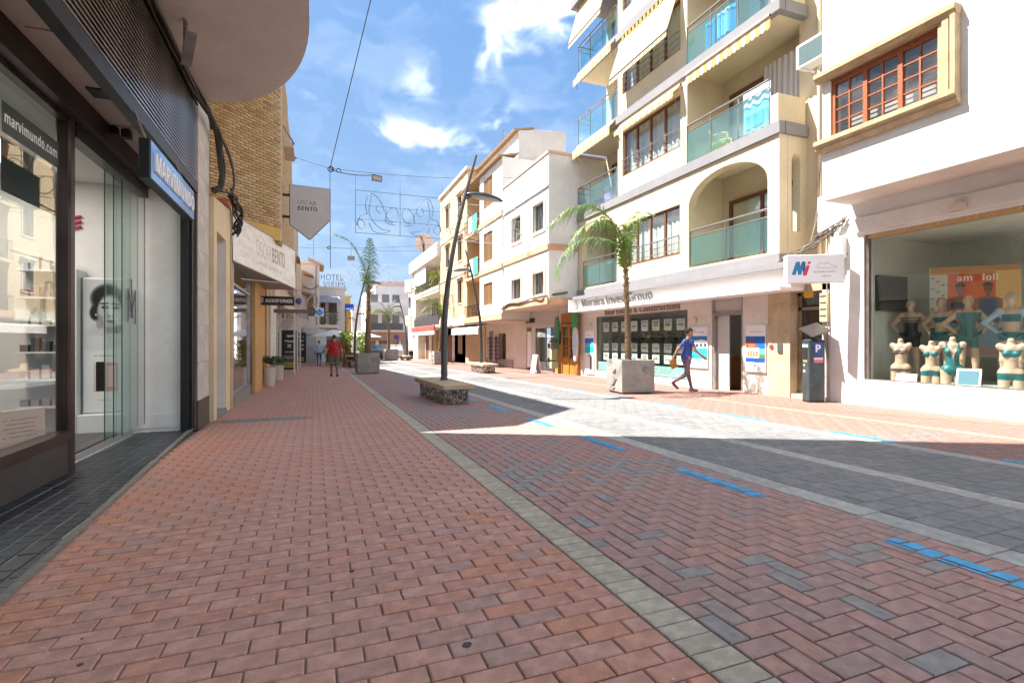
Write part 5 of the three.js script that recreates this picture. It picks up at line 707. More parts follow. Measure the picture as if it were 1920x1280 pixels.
// ---------------------------------------------------------------- white house with peach trim, and the boutique fronts under it
const peach = plaster([0.66, 0.40, 0.25]), pinkTrim = plaster([0.68, 0.47, 0.38]), alu = metalM([0.22, 0.19, 0.17], 0.4, 0.5);
{
  const o = thing('trimmed_house', 'white house with peach string courses and pink framed windows', 'building', [10.5, 0, 22.8]);
  const wins = [[20.35, 21.75, 6.1, 7.5], [23.05, 24.5, 6.1, 7.5], [20.35, 21.75, 3.25, 4.4], [23.05, 24.5, 3.25, 4.4]].map(([a, b, c, d]) => [a + 0.12, b - 0.12, c + 0.1, d - 0.08]);
  wp(o, 'front', wallX(9.4, 0.3, rectP(20.0, 25.6, 2.95, 9.35), wins.map((w) => rectP(...w))), white);
  wp(o, 'end_wall', boxE(9.7, 13.5, 2.95, 9.35, 20.0, 20.3), white); wp(o, 'far_wall', boxE(9.7, 13.5, 2.95, 9.35, 25.3, 25.6), white);
  wp(o, 'roof', boxE(9.7, 13.5, 9.0, 9.15, 20.3, 25.3), white);
  wp(o, 'coping', boxE(9.35, 9.75, 9.35, 9.46, 19.95, 25.65), pinkTrim); wp(o, 'coping', boxE(9.75, 13.5, 9.35, 9.46, 19.95, 20.35), pinkTrim);
  wp(o, 'moulding', boxE(9.33, 9.4, 7.92, 8.0, 20.0, 25.6), plaster([0.7, 0.68, 0.66]));
  wp(o, 'string_course', boxE(9.34, 9.4, 5.2, 5.45, 19.98, 25.6), peach); wp(o, 'string_course', boxE(9.4, 11.2, 5.2, 5.45, 19.94, 20.0), peach);
  wp(o, 'lower_course', boxE(9.3, 9.4, 2.85, 3.12, 19.95, 25.6), peach); wp(o, 'soffit', boxE(9.4, 11.3, 2.86, 2.95, 19.95, 28.2), plaster([0.7, 0.58, 0.5])); wp(o, 'side_course', boxE(9.4, 11.2, 2.85, 3.12, 19.9, 19.95), peach);
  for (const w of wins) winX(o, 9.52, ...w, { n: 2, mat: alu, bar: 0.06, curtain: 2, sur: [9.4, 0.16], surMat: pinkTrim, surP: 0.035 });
  wp(o, 'ground_wall', wallX(11, 0.25, rectP(19.86, 28.3, -0.8, 2.9), [rectP(20.15, 21.1, -0.4, 2.05), rectP(22.6, 25.1, -0.35, 1.95), rectP(25.6, 26.3, -0.4, 2.0)]), plaster([0.74, 0.66, 0.60]));
  wp(o, 'rear', boxE(13.3, 13.5, -0.6, 9.2, 19.9, 28), white); wp(o, 'shop_floor', boxE(11.2, 13.3, -0.9, -0.36, 19.9, 28.2), M([0.4, 0.38, 0.35], 0.5));
  const s = wp(o, 'boutique_window', merge(boxE(11.02, 11.1, -0.35, 1.95, 22.6, 22.66), boxE(11.02, 11.1, -0.35, 1.95, 25.04, 25.1), boxE(11.02, 11.1, 1.9, 1.95, 22.66, 25.04), boxE(11.02, 11.1, -0.35, -0.28, 22.66, 25.04), boxE(11.03, 11.09, -0.28, 1.9, 23.8, 23.86)), metalM([0.5, 0.5, 0.5], 0.4, 0.6));
  wp(s, 'pane', boxE(11.05, 11.055, -0.28, 1.9, 22.66, 25.04), glassM); wp(s, 'shop_back', boxE(12.6, 12.7, -0.4, 2.6, 22, 26), M([0.3, 0.3, 0.3], 0.9));
  wp(s, 'goods', merge(Array.from({ length: 16 }, (_, k) => boxE(11.5 + 0.3 * (k % 2), 11.56 + 0.3 * (k % 2), 0.1 + 0.38 * (k % 4), 0.35 + 0.38 * (k % 4), 22.75 + 0.55 * Math.floor(k / 4), 22.95 + 0.55 * Math.floor(k / 4)))), M([0.06, 0.09, 0.1], 0.8));
  wp(o, 'sign_board', boxE(10.96, 11.0, 2.0, 2.72, 22.3, 26.4), M([0.5, 0.45, 0.43], 0.6)); const t = text3('Roome', 0.34, 0.03, 1.25); t.rotateY(-Math.PI / 2).translate(10.955, 2.22, -26.25); wp(o, 'lettering', t, M([0.03, 0.03, 0.03], 0.5));
  for (const [d, c] of [[25.8, [0.55, 0.58, 0.62]], [22.05, [0.14, 0.26, 0.34]]]) wp(o, 'goods_panel', boxE(10.94, 11.0, d > 24 ? -0.2 : 0.5, 1.75, d - 0.25, d + 0.25), printM(canvasTex(96, 256, (g, w, h) => { g.fillStyle = d > 24 ? '#e8e8ea' : '#3a4a52'; g.fillRect(0, 0, w, h); for (let k = 0; k < 40; k++) { g.fillStyle = ['#1c4f73', '#c7d3da', '#2e2e38', '#5fa2b8', '#8a7a6c'][k % 5]; g.fillRect(10 + 60 * rnd(), 10 + 225 * rnd(), 8 + 16 * rnd(), 6 + 14 * rnd()); } }), 0.7));
}
{
  const o = thing('boutique_front', 'honey coloured wooden boutique front with glazed door and carved sign board', 'shopfront', [10.9, -0.3, 20.6]);
  wp(o, 'frame', merge(boxE(10.86, 10.98, -0.35, 2.02, 20.12, 20.22), boxE(10.86, 10.98, -0.35, 2.02, 21.62, 21.74), boxE(10.86, 10.98, 1.9, 2.02, 20.22, 21.62), boxE(10.86, 10.98, -0.35, 2.0, 20.95, 21.03)), woodHoney);
  const d = wp(o, 'door', merge(boxE(10.9, 10.95, -0.35, 0.45, 20.22, 20.95), boxE(10.9, 10.95, 0.45, 1.9, 20.22, 20.28), boxE(10.9, 10.95, 0.45, 1.9, 20.56, 20.6), boxE(10.9, 10.95, 0.45, 1.9, 20.89, 20.95), boxE(10.9, 10.95, 0.9, 0.94, 20.28, 20.89), boxE(10.9, 10.95, 1.4, 1.44, 20.28, 20.89)), woodHoney); wp(d, 'pane', boxE(10.92, 10.925, 0.45, 1.9, 20.28, 20.89), darkGlass);
  const e = wp(o, 'fixed_leaf', merge(boxE(10.9, 10.95, -0.35, 0.5, 21.03, 21.62), boxE(10.9, 10.95, 0.5, 1.9, 21.3, 21.35), boxE(10.9, 10.95, 1.0, 1.04, 21.03, 21.62), boxE(10.9, 10.95, 1.45, 1.49, 21.03, 21.62)), woodHoney); wp(e, 'pane', boxE(10.92, 10.925, 0.5, 1.9, 21.03, 21.62), darkGlass);
  wp(o, 'sign_board', chamC(10.8, 2.3, 20.9, 0.08, 0.42, 1.3, 0.02), M([0.42, 0.17, 0.03], 0.6, { map: 'wood' })); wp(o, 'side_panel', boxE(10.86, 10.96, -0.35, 1.1, 21.76, 22.3), M([0.55, 0.33, 0.08], 0.6, { map: 'wood' }));
  const board = (label, x, dd, y0, y1, c) => { const b = thing('surfboard', label, 'surfboard', [x, y0, dd], 'surfboards hung beside the boutique door'); const s = []; for (let i = 0; i <= 24; i++) { const a = i / 24 * 6.283; s.push([dd + 0.2 * Math.sin(a) * (1 - 0.25 * Math.cos(a)), (y0 + y1) / 2 + (y1 - y0) / 2 * -Math.cos(a)]); } wp(b, 'board', wallX(x, 0.07, s.slice(0, 24), [], 0.012), M(c, 0.3)); };
  board('pale surfboard standing beside the boutique door', 10.66, 20.0, 0.35, 1.85, [0.55, 0.6, 0.65]); board('green surfboard hung above the pale board', 10.68, 20.12, 1.4, 2.7, [0.06, 0.28, 0.10]); board('dark green surfboard on the far side of the boutique door', 10.72, 21.95, 0.9, 2.4, [0.05, 0.22, 0.12]);
  const h = thing('hat_stand', 'narrow stand with a straw hat and green goods at the boutique', 'stand', [10.6, gy(22), 22.0]); lp(h, 'post', bar([0, 0, 0], [0, 1.5, 0], 0.03), woodHoney); lp(h, 'hat', new THREE.CylinderGeometry(0.1, 0.26, 0.14, 14).toNonIndexed().translate(0, 1.55, 0), M([0.2, 0.12, 0.07], 0.8)); lp(h, 'goods', merge(boxC(0, 0.9, 0, 0.3, 0.5, 0.2), boxC(0.02, 0.4, 0, 0.36, 0.3, 0.24)), M([0.35, 0.4, 0.22], 0.8));
  const a = thing('pavement_board', 'pale folding board standing in front of the boutique window', 'sign', [9.9, gy(22.6), 22.6]); lp(a, 'board', uvm(new THREE.BoxGeometry(0.04, 0.9, 0.55).rotateZ(-0.15).translate(-0.05, 0.45, 0)), M([0.66, 0.62, 0.62], 0.6)); lp(a, 'board_back', uvm(new THREE.BoxGeometry(0.04, 0.9, 0.55).rotateZ(0.15).translate(0.12, 0.45, 0)), M([0.6, 0.56, 0.55], 0.6)); lp(a, 'picture', uvm(new THREE.BoxGeometry(0.005, 0.4, 0.4).rotateZ(-0.15).translate(-0.065, 0.62, 0)), M([0.3, 0.36, 0.5], 0.6));
}
cables('cable_run', 'sagging grey cable along the peach course of the trimmed house', [9.3, 3.1, 23], [{ n: 3, j: 0.03, pts: [[9.28, 2.95, 25.6], [9.26, 3.12, 24.5], [9.26, 3.06, 23], [9.26, 3.18, 21.5], [9.28, 3.2, 20.2], [10.2, 3.35, 19.8]] }, { n: 1, j: 0.01, pts: [[9.28, 3.1, 25.4], [9.2, 2.75, 25.2], [9.26, 3.0, 24.9]] }], 0.03, [0.12, 0.1, 0.09]);
// ---------------------------------------------------------------- taller white house with louvred shutters
{
  const o = thing('shuttered_house', 'tall white house with closed wooden shutters and tiled eaves', 'building', [10.5, 0, 30]);
  const sh = M([0.50, 0.30, 0.14], 0.7, { map: 'wood' });
  const wins = [[27.3, 29.0, 9.0, 10.7], [27.3, 29.0, 5.85, 7.55], [27.3, 29.0, 3.3, 4.6]];
  wp(o, 'front', wallX(9.35, 0.3, rectP(25.7, 29.7, 2.4, 11.1), wins.map((w) => rectP(...w))), white);
  wp(o, 'end_wall', boxE(9.65, 13.2, 2.4, 11.1, 25.7, 26.0), white); for (const w of wins) winX(o, 9.42, ...w, { n: 2, mat: sh, bar: 0.06, shutter: sh });
  wp(o, 'upper_block', merge(boxE(10.4, 13.4, 9.4, 12.75, 26.3, 35)), white);
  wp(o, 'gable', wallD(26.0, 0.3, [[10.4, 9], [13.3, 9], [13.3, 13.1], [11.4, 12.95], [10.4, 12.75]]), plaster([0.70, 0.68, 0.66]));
  const tileM = M([0.50, 0.33, 0.20], 0.85, { map: 'grit' }); const eave = (x, y, d0, d1) => { const n = Math.round((d1 - d0) / 0.24); const e = wp(o, 'tiled_eave', wallD(d0, d1 - d0, [[x, y], [x + 1.2, y + 0.3], [x + 1.2, y + 0.2], [x, y - 0.08]]), tileM); const g = []; for (let k = 0; k < n; k++) g.push(new THREE.CylinderGeometry(0.09, 0.1, 1.25, 7, 1, false, 0, Math.PI).rotateX(0).rotateZ(-Math.PI / 2 + 0.24).translate(x + 0.58, y + 0.16, -(d0 + (k + 0.5) * 0.24)).toNonIndexed()); const t = wp(e, 'roof_tiles', merge(g), tileM); t.userData = { kind: 'stuff' }; };
  eave(9.1, 11.15, 25.7, 33.2); eave(10.15, 12.8, 26, 35);
  wp(o, 'string_course', boxE(9.28, 9.35, 7.95, 8.25, 25.65, 29.7), peach); wp(o, 'string_course', boxE(9.28, 9.35, 5.15, 5.4, 25.65, 29.7), peach); wp(o, 'lower_course', boxE(9.28, 9.35, 2.4, 2.75, 25.65, 33.2), peach);
  wp(o, 'loggia_back', boxE(10.6, 10.8, 2.4, 11.1, 29.7, 33.2), plaster([0.62, 0.40, 0.22])); wp(o, 'loggia_side', boxE(9.5, 10.6, 2.4, 11.1, 33.0, 33.2), plaster([0.66, 0.46, 0.26]));
  for (const y of [2.55, 5.3, 8.1]) { wp(o, 'balcony', boxE(9.3, 10.6, y - 0.15, y, 29.7, 33.2), plaster([0.7, 0.5, 0.32])); const gs = [tube([[9.35, y + 0.95, 29.75], [9.35, y + 0.95, 33.15]], 0.025, 2, 6)]; for (let k = 0; k <= 22; k++) gs.push(bar([9.35, y, 29.75 + k * 0.154], [9.35, y + 0.95, 29.75 + k * 0.154], 0.011, 4)); wp(o, 'railing', merge(gs), ironM); winX(o, 10.5, 30.4, 32.2, y + 0.05, y + 2.1, { n: 2, mat: woodBrown, room: false, pane: darkGlass, name: 'balcony_door' }); }
  wp(o, 'chimney', merge(boxE(11.6, 12.1, 12.9, 13.5, 27.5, 28.1), boxE(11.52, 12.18, 13.5, 13.6, 27.42, 28.18)), M([0.3, 0.2, 0.17], 0.9, { map: 'grit' })); wp(o, 'aerial', merge(bar([10.6, 12.9, 29], [10.6, 14.1, 29], 0.02), bar([10.4, 13.9, 29], [10.9, 13.9, 29], 0.012), bar([10.45, 13.6, 29], [10.8, 13.6, 29], 0.012)), steelM);
  wp(o, 'ground_wall', wallX(11, 0.3, rectP(28.3, 38.3, -0.9, 2.5), [rectP(29.6, 31.0, -0.3, 1.7), rectP(32, 32.9, 0.1, 1.9), rectP(33.9, 34.5, -0.5, 1.9), rectP(35.3, 36.2, -0.5, 1.9)]), plaster([0.72, 0.64, 0.57]));
  wp(o, 'shop_plinth', boxE(10.94, 11.0, -0.6, 0.1, 28.3, 33.6), stoneM([0.42, 0.33, 0.28])); wp(o, 'shop_interior', boxE(13.0, 13.2, -0.8, 2.4, 28.4, 38), plaster([0.5, 0.44, 0.4])); wp(o, 'shop_interior_floor', boxE(11.3, 13.0, -0.9, -0.45, 28.4, 38), M([0.35, 0.32, 0.3], 0.6)); wp(o, 'wooden_door', boxE(11.05, 11.12, -0.5, 1.9, 35.3, 36.2), woodOrange); wp(o, 'wooden_door', boxE(11.05, 11.12, -0.5, 1.9, 33.9, 34.5), woodBrown);
  wp(o, 'cover_soffit', boxE(9.35, 11.3, 2.3, 2.4, 25.7, 38.3), plaster([0.62, 0.52, 0.44])); wp(o, 'core', boxE(11.3, 13.3, 2.4, 11, 26, 38), white);
  const a = thing('shop_awning', 'plain white fabric awning over the postcard shop', 'awning', [9.3, 1.7, 32.5]); wp(a, 'canvas', wallD(30, 6.6, [[10.9, 2.5], [9.35, 2.1], [9.35, 2.06], [10.9, 2.46]]), M([0.74, 0.71, 0.68], 0.9)); wp(a, 'valance', boxE(9.33, 9.35, 1.66, 2.08, 30, 36.6), M([0.72, 0.69, 0.66], 0.9));
  for (const [d, lb] of [[30.5, 'wire rack of cards nearest the boutique'], [31.6, 'second wire rack of cards under the white awning']]) { const r = thing('card_rack', lb, 'rack', [10.7, gy(d), d], 'card racks outside the shop'); lp(r, 'post', bar([0, 0, 0], [0, 2.0, 0], 0.025), ironM); const g = []; for (let k = 0; k < 6; k++) for (let q = 0; q < 4; q++) { const an = q * 1.571 + 0.3; g.push(uvm(new THREE.BoxGeometry(0.02, 0.2, 0.26).translate(0.2, 0.55 + k * 0.25, 0).rotateY(an))); } lp(r, 'cards', merge(g), M([0.26, 0.22, 0.24], 0.7)); }
  const hang = (label, y, d0, c1, c2) => { const t = thing('hung_laundry', label, 'laundry', [9.3, y, d0]); wp(t, 'cloth', curtainG(9.25, d0, d0 + 0.9, y - 1.1, y, 3, 0.04), M(c1, 0.95, { side: THREE.DoubleSide })); wp(t, 'second_cloth', curtainG(9.25, d0 + 1.0, d0 + 1.9, y - 1.0, y, 3, 0.04), M(c2, 0.95, { side: THREE.DoubleSide })); };
  hang('teal and white towels on the upper iron balcony', 9.1, 30, [0.1, 0.5, 0.42], [0.62, 0.6, 0.66]); hang('green and white flag cloth on the middle iron balcony', 6.4, 29.8, [0.08, 0.45, 0.33], [0.7, 0.72, 0.7]);
  const fl = thing('balcony_flowers', 'red and green potted flowers on the lowest iron balcony', 'plants', [9.45, 2.6, 31]); const g = []; for (let k = 0; k < 90; k++) g.push(new THREE.BoxGeometry(0.12, 0.01, 0.06).rotateZ(rr(-1, 1)).rotateY(rnd() * 6).translate(rr(-0.1, 0.1), 0.1 + rnd() * 0.6, rr(-0.7, 0.7))); lp(fl, 'leaves', merge(g.slice(0, 60)), M([0.06, 0.16, 0.03], 0.8)); lp(fl, 'blooms', merge(g.slice(60)), M([0.5, 0.05, 0.06], 0.8)); lp(fl, 'trough', chamC(0, 0.06, 0, 0.24, 0.2, 1.5, 0.02), M([0.35, 0.12, 0.06], 0.8));
}
// ---------------------------------------------------------------- beige house
{
  const o = thing('beige_house', 'beige rendered house with small hooded windows in two columns', 'building', [10, 0, 37.3]);
  const wins = []; for (const [a, b] of [[34.6, 35.7], [38.2, 39.3]]) for (const y of [3.9, 6.9, 9.9]) wins.push([a, b, y, y + 1.6]);
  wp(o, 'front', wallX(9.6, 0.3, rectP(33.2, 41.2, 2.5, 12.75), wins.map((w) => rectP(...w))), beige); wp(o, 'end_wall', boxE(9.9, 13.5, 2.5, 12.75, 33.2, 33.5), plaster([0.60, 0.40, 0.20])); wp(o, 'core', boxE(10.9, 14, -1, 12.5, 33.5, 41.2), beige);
  wp(o, 'cornice', boxE(9.45, 13.6, 12.75, 12.95, 33.0, 41.3), plaster([0.74, 0.7, 0.64]));
  for (const w of wins) { const f = winX(o, 9.75, ...w, { n: 2, mat: woodBrown, room: false, pane: darkGlass, sur: [9.6, 0.1], surMat: plaster([0.7, 0.58, 0.45]), surP: 0.04 }); wp(f, 'hood', boxE(9.4, 9.6, w[3] + 0.12, w[3] + 0.2, w[0] - 0.25, w[1] + 0.25), plaster([0.7, 0.6, 0.48])); }
  for (const y of [5.9, 8.95]) wp(o, 'string_course', boxE(9.55, 9.6, y, y + 0.12, 33.2, 41.2), plaster([0.66, 0.52, 0.34]));
  wp(o, 'lower_band', boxE(9.5, 9.6, 2.3, 2.9, 33.1, 41.2), plaster([0.74, 0.70, 0.62]));
  wp(o, 'ground_wall', wallX(10.9, 0.2, rectP(38.3, 44, -1, 2.5), [rectP(39.2, 40.4, 0.2, 1.8), rectP(41.6, 43, -0.5, 1.8)]), plaster([0.72, 0.62, 0.54])); const gr = []; for (let k = 0; k < 5; k++) gr.push(boxE(10.86, 10.9, 0.2, 1.8, 39.25 + k * 0.25, 39.36 + k * 0.25)); wp(o, 'grille', merge(gr), M([0.4, 0.28, 0.22], 0.7)); wp(o, 'soffit', boxE(9.6, 10.9, 2.3, 2.4, 38.3, 44), plaster([0.6, 0.5, 0.42]));
  wp(o, 'ornament', merge(...[0, 1, 2, 3].map((k) => new THREE.TorusGeometry(0.13, 0.03, 6, 12).rotateY(Math.PI / 2).toNonIndexed().translate(9.48, 2.2 + 0.16 * Math.sin(k * 1.571), -(40.2 + 0.16 * Math.cos(k * 1.571))))), ironM);
}
// ---------------------------------------------------------------- balconied building further along
function leafPlant(name, label, at, h, r, n, c = [0.10, 0.20, 0.03], group) { const o = thing(name, label, 'plant', at, group); const g = []; for (let k = 0; k < n; k++) { const a = rnd() * 6.283, q = r * Math.sqrt(rnd()), l = rr(0.1, 0.22); const b = new THREE.PlaneGeometry(l, l * 0.35).translate(l / 2, 0, 0).rotateX(rr(-0.6, 0.6)).rotateZ(rr(-0.9, 0.7)).rotateY(a); b.translate(Math.cos(a) * q, h * Math.pow(rnd(), 0.7), -Math.sin(a) * q); g.push(b.toNonIndexed()); } lp(o, 'leaves', merge(g), M(c, 0.75, { side: THREE.DoubleSide, transmission: 0.3, thickness: 0 })); return o; }
{
  const o = thing('balconied_house', 'white building with long planted balconies and a red shop awning', 'building', [10, 0, 48]);
  const wA = plaster([0.76, 0.70, 0.62]); wp(o, 'core', boxE(10.9, 15, -1, 9.0, 41.2, 60), wA); wp(o, 'pilaster', boxE(9.6, 10.9, 2.4, 9.4, 52.4, 54.2), wA); wp(o, 'end_bay', boxE(10.2, 10.9, -1, 8.2, 54.2, 60), wA);
  for (const y of [2.4, 5.3]) { wp(o, 'balcony', boxE(9.5, 10.9, y, y + 0.25, 41.3, 52.4), wA); wp(o, 'parapet', boxE(9.45, 9.55, y + 0.25, y + (y > 3 ? 0.5 : 0.95), 41.3, 52.4), y > 3 ? plaster([0.78, 0.75, 0.7]) : M([0.05, 0.05, 0.055], 0.5)); const gs = [tube([[9.5, y + 1.1, 41.3], [9.5, y + 1.1, 52.4]], 0.03, 2, 6)]; for (let k = 0; k < 30; k++) gs.push(bar([9.5, y + 0.25, 41.4 + k * 0.375], [9.5, y + 1.1, 41.4 + k * 0.375], 0.012, 4)); wp(o, 'railing', merge(gs), ironM); for (const d of [43.5, 47.8]) winX(o, 10.8, d, d + 2.2, y + 0.3, y + 2.4, { n: 2, mat: woodBrown, room: false, pane: darkGlass, name: 'balcony_door' }); }
  wp(o, 'roof_slab', boxE(9.3, 15, 8.2, 8.5, 41.2, 54.4), wA); wp(o, 'roof_parapet', boxE(9.3, 9.5, 8.5, 9.3, 41.2, 54.4), wA); wp(o, 'loggia_blind', boxE(9.5, 9.54, 6.6, 8.2, 46.8, 52.2), M([0.76, 0.74, 0.7], 0.9)); wp(o, 'curved_bay', new THREE.CylinderGeometry(1.3, 1.3, 1.1, 24).toNonIndexed().translate(10.6, 3.4, -57), plaster([0.74, 0.66, 0.5])); wp(o, 'curved_bay', new THREE.CylinderGeometry(1.3, 1.3, 1.4, 24).toNonIndexed().translate(10.6, 7.2, -57), wA);
  for (const [d, y] of [[56, 5.0], [58.5, 5.0]]) winX(o, 10.12, d, d + 1, y, y + 1.2, { n: 1, room: false, pane: darkGlass });
  wp(o, 'shopfront', merge(boxE(10.86, 10.9, -0.7, 1.7, 42.5, 44), boxE(10.86, 10.9, -0.7, 1.7, 45, 47), boxE(10.86, 10.9, -0.7, 1.7, 49, 50.5), boxE(10.86, 10.9, -0.7, 1.7, 52, 53.5)), woodBrown); wp(o, 'stone_pier', boxE(10.6, 10.9, -0.8, 2.2, 47.2, 48.6), stoneM([0.55, 0.38, 0.22]));
  const a = thing('shop_awning', 'red and white shop awning under the black balcony', 'awning', [9.3, 1.6, 46.5]); wp(a, 'canvas', wallD(41.5, 10.5, [[10.85, 2.35], [9.2, 2.15], [9.2, 2.1], [10.85, 2.3]]), M([0.72, 0.68, 0.62], 0.8)); wp(a, 'red_fascia', boxE(9.1, 9.25, 2.12, 2.5, 41.5, 52), M([0.48, 0.08, 0.06], 0.7)); wp(a, 'valance', boxE(9.14, 9.18, 1.75, 2.1, 41.5, 52), M([0.66, 0.64, 0.62], 0.8));
  const dish = thing('satellite_dish', 'large pale pink satellite dish on the flat roof', 'satellite dish', [10.0, 9.3, 50]); lp(dish, 'reflector', new THREE.SphereGeometry(1.3, 24, 10, 0, 6.283, 0, 0.78).toNonIndexed().translate(0, -1.3, 0).rotateX(-1.15).rotateY(-2.6 + Math.PI * 0.8).translate(0, 1.6, 0), M([0.58, 0.46, 0.42], 0.6, { side: THREE.DoubleSide })); lp(dish, 'feed', merge(bar([0, 1.6, 0], [-0.5, 2.0, -0.9], 0.03), bar([0, 0.8, 0], [-0.5, 2.0, -0.9], 0.03)), ironM); lp(dish, 'mast', bar([0, 0, 0], [0, 1.5, 0], 0.06), ironM);
  leafPlant('balcony_plant', 'yellow green bush on the upper long balcony', [9.7, 5.8, 43.2], 1.4, 0.55, 260, [0.22, 0.27, 0.03], 'plants on the long balconies'); leafPlant('balcony_plant', 'low green plants trailing along the upper long balcony', [9.6, 5.6, 47.6], 0.7, 1.2, 260, [0.12, 0.17, 0.04], 'plants on the long balconies');
}
// ---------------------------------------------------------------- closing the street
{
  const o = thing('corner_building', 'white building with dark balconies closing the end of the street', 'building', [8.5, 0, 68]);
  const w = plaster([0.74, 0.73, 0.73]); wp(o, 'wall', boxE(7.2, 14, -1.2, 8.2, 67, 76), w); wp(o, 'wing', boxE(6.2, 7.2, -1.2, 7.6, 68.5, 76), w); wp(o, 'tiled_parapet', boxE(7.6, 14, 8.2, 9.0, 69, 76), M([0.5, 0.33, 0.28], 0.9, { map: 'grit' }));
  for (const y of [2.3, 4.9]) { wp(o, 'balcony', boxE(6.0, 10.5, y, y + 0.25, 65.9, 68.5), plaster([0.7, 0.62, 0.54])); wp(o, 'balcony_front', boxE(6.0, 10.5, y + 0.25, y + 1.1, 65.85, 65.95), y > 4 ? plaster([0.76, 0.75, 0.75]) : M([0.07, 0.07, 0.08], 0.6)); for (const x of [6.6, 8, 9.3]) wp(o, 'window', boxE(x, x + 0.9, y + 0.4, y + 2.2, 66.95, 66.99), M([0.13, 0.14, 0.16], 0.2)); }
  wp(o, 'shopfront', boxE(6.3, 12, -0.9, 1.2, 66.9, 66.99), M([0.22, 0.2, 0.19], 0.15, { clearcoat: 1 })); wp(o, 'brown_fascia', boxE(6.6, 11, 1.2, 2.25, 65.9, 66.98), M([0.28, 0.15, 0.11], 0.7)); for (const x of [7.2, 8.6, 10]) wp(o, 'pillar', boxE(x, x + 0.3, -0.9, 1.3, 66.3, 66.8), w);
}
{
  const mk = (name, label, x0, x1, d0, d1, h, c) => { const o = thing(name, label, 'building', [(x0 + x1) / 2, gy(d0), d0]); wp(o, 'wall', boxE(x0, x1, -1.8, h, d0, d1), plaster(c)); wp(o, 'cornice', boxE(x0 - 0.15, x1 + 0.15, h, h + 0.2, d0 - 0.15, d1), plaster([0.72, 0.68, 0.62])); return o; };
  const p = mk('pink_house', 'narrow whitish house behind the brick building', -6, 0.35, 44.2, 50, 7.4, [0.72, 0.68, 0.65]); wp(p, 'shutter', boxE(-0.55, -0.1, 3.6, 5.0, 44.1, 44.19), M([0.3, 0.2, 0.13], 0.8, { map: 'wood' })); wp(p, 'doorway', boxE(-0.7, 0.1, -0.6, 1.7, 44.1, 44.19), M([0.3, 0.36, 0.36], 0.2, { clearcoat: 1 })); wp(p, 'shop_fascia', boxE(-0.9, 0.34, 1.75, 2.3, 43.9, 44.19), plaster([0.55, 0.6, 0.6])); wp(p, 'cabling', merge(tube([[-0.9, 5.6, 44.1], [-0.3, 5.35, 44.05], [0.3, 5.7, 44.1]], 0.03, 10, 5), tube([[0.1, 7.3, 44.1], [0.08, 5, 44.08], [0.15, 2.5, 44.1]], 0.025, 10, 5)), ironM); wp(p, 'tiled_eave', wallD(44, 4, [[-0.5, 7.9], [0.7, 7.35], [0.7, 7.25], [-0.5, 7.6]]), M([0.5, 0.3, 0.18], 0.9)); wp(p, 'aerial', merge(bar([-0.1, 7.4, 46], [-0.1, 10.2, 46], 0.03), bar([-0.1, 10.1, 46], [0.4, 10.15, 46], 0.02)), steelM);
  const h = mk('hotel_building', 'white hotel building carrying the rooftop letters', -4, 2.6, 50, 60, 6.0, [0.74, 0.74, 0.74]);
  wp(h, 'balcony', boxE(0.3, 1.9, 2.35, 2.6, 46.8, 50), plaster([0.74, 0.72, 0.7])); const gs = []; for (let k = 0; k < 14; k++) gs.push(bar([0.35 + k * 0.118, 2.6, 46.85], [0.35 + k * 0.118, 3.6, 46.85], 0.014, 4)); gs.push(bar([0.3, 3.6, 46.85], [1.9, 3.6, 46.85], 0.025)); wp(h, 'railing', merge(gs), steelM); wp(h, 'dark_door', merge(boxE(0.5, 0.9, 2.7, 4.7, 49.9, 49.99), boxE(1.2, 1.9, 2.7, 4.7, 49.9, 49.99)), M([0.05, 0.05, 0.055], 0.5)); wp(h, 'shopfront', boxE(0.4, 2.4, -1, 1.9, 49.9, 49.99), M([0.2, 0.22, 0.22], 0.5)); wp(h, 'teal_front', boxE(-0.1, 0.9, -0.6, 2.2, 46, 46.3), M([0.42, 0.58, 0.58], 0.7));
  const a = thing('balcony_awning', 'grey fabric awning over the hotel balcony', 'awning', [1.1, 4.9, 48]); wp(a, 'canvas', wallX(0.2, 1.9, [[46.4, 4.5], [49.9, 5.3], [49.9, 5.34], [46.4, 4.54]]), M([0.30, 0.31, 0.34], 0.8));
  leafPlant('balcony_plant', 'green plants on the hotel balcony', [1.2, 2.6, 47.6], 1.2, 0.6, 160, [0.08, 0.16, 0.03]);
  const s = thing('rooftop_letters', 'two rows of dark rooftop letters starting with HOTEL', 'sign', [1.6, 6.0, 52]); const t1 = text3('HOTEL', 0.55, 0.08, 2.1, 'sans_regular').translate(0.55, 7.25, -53.9), t2 = text3('VIEJES', 0.5, 0.08, 2.1, 'sans_regular').translate(0.75, 6.55, -53.9); wp(s, 'letters', merge(t1, t2), M([0.09, 0.09, 0.14], 0.6)); wp(s, 'frame', merge(bar([0.5, 7.2, 54.05], [2.8, 7.2, 54.05], 0.02), bar([0.7, 6.5, 54.05], [2.9, 6.5, 54.05], 0.02), ...[0.9, 1.7, 2.5].map((x) => bar([x, 6.0, 54.05], [x, 7.4, 54.05], 0.02))), steelM);
  const y = mk('yellow_house', 'yellow house with a blue awning beyond the hotel', 2.2, 3.75, 60.5, 66, 6.2, [0.66, 0.44, 0.16]); for (const yy of [1.4, 3.9]) wp(y, 'window', boxE(2.8, 3.3, yy, yy + 1.4, 60.4, 60.49), M([0.12, 0.1, 0.08], 0.4)); wp(y, 'blue_awning', wallX(3.2, 0.9, [[59.6, 4.6], [60.5, 5.3], [60.5, 5.35], [59.6, 4.65]]), M([0.02, 0.07, 0.35], 0.7));
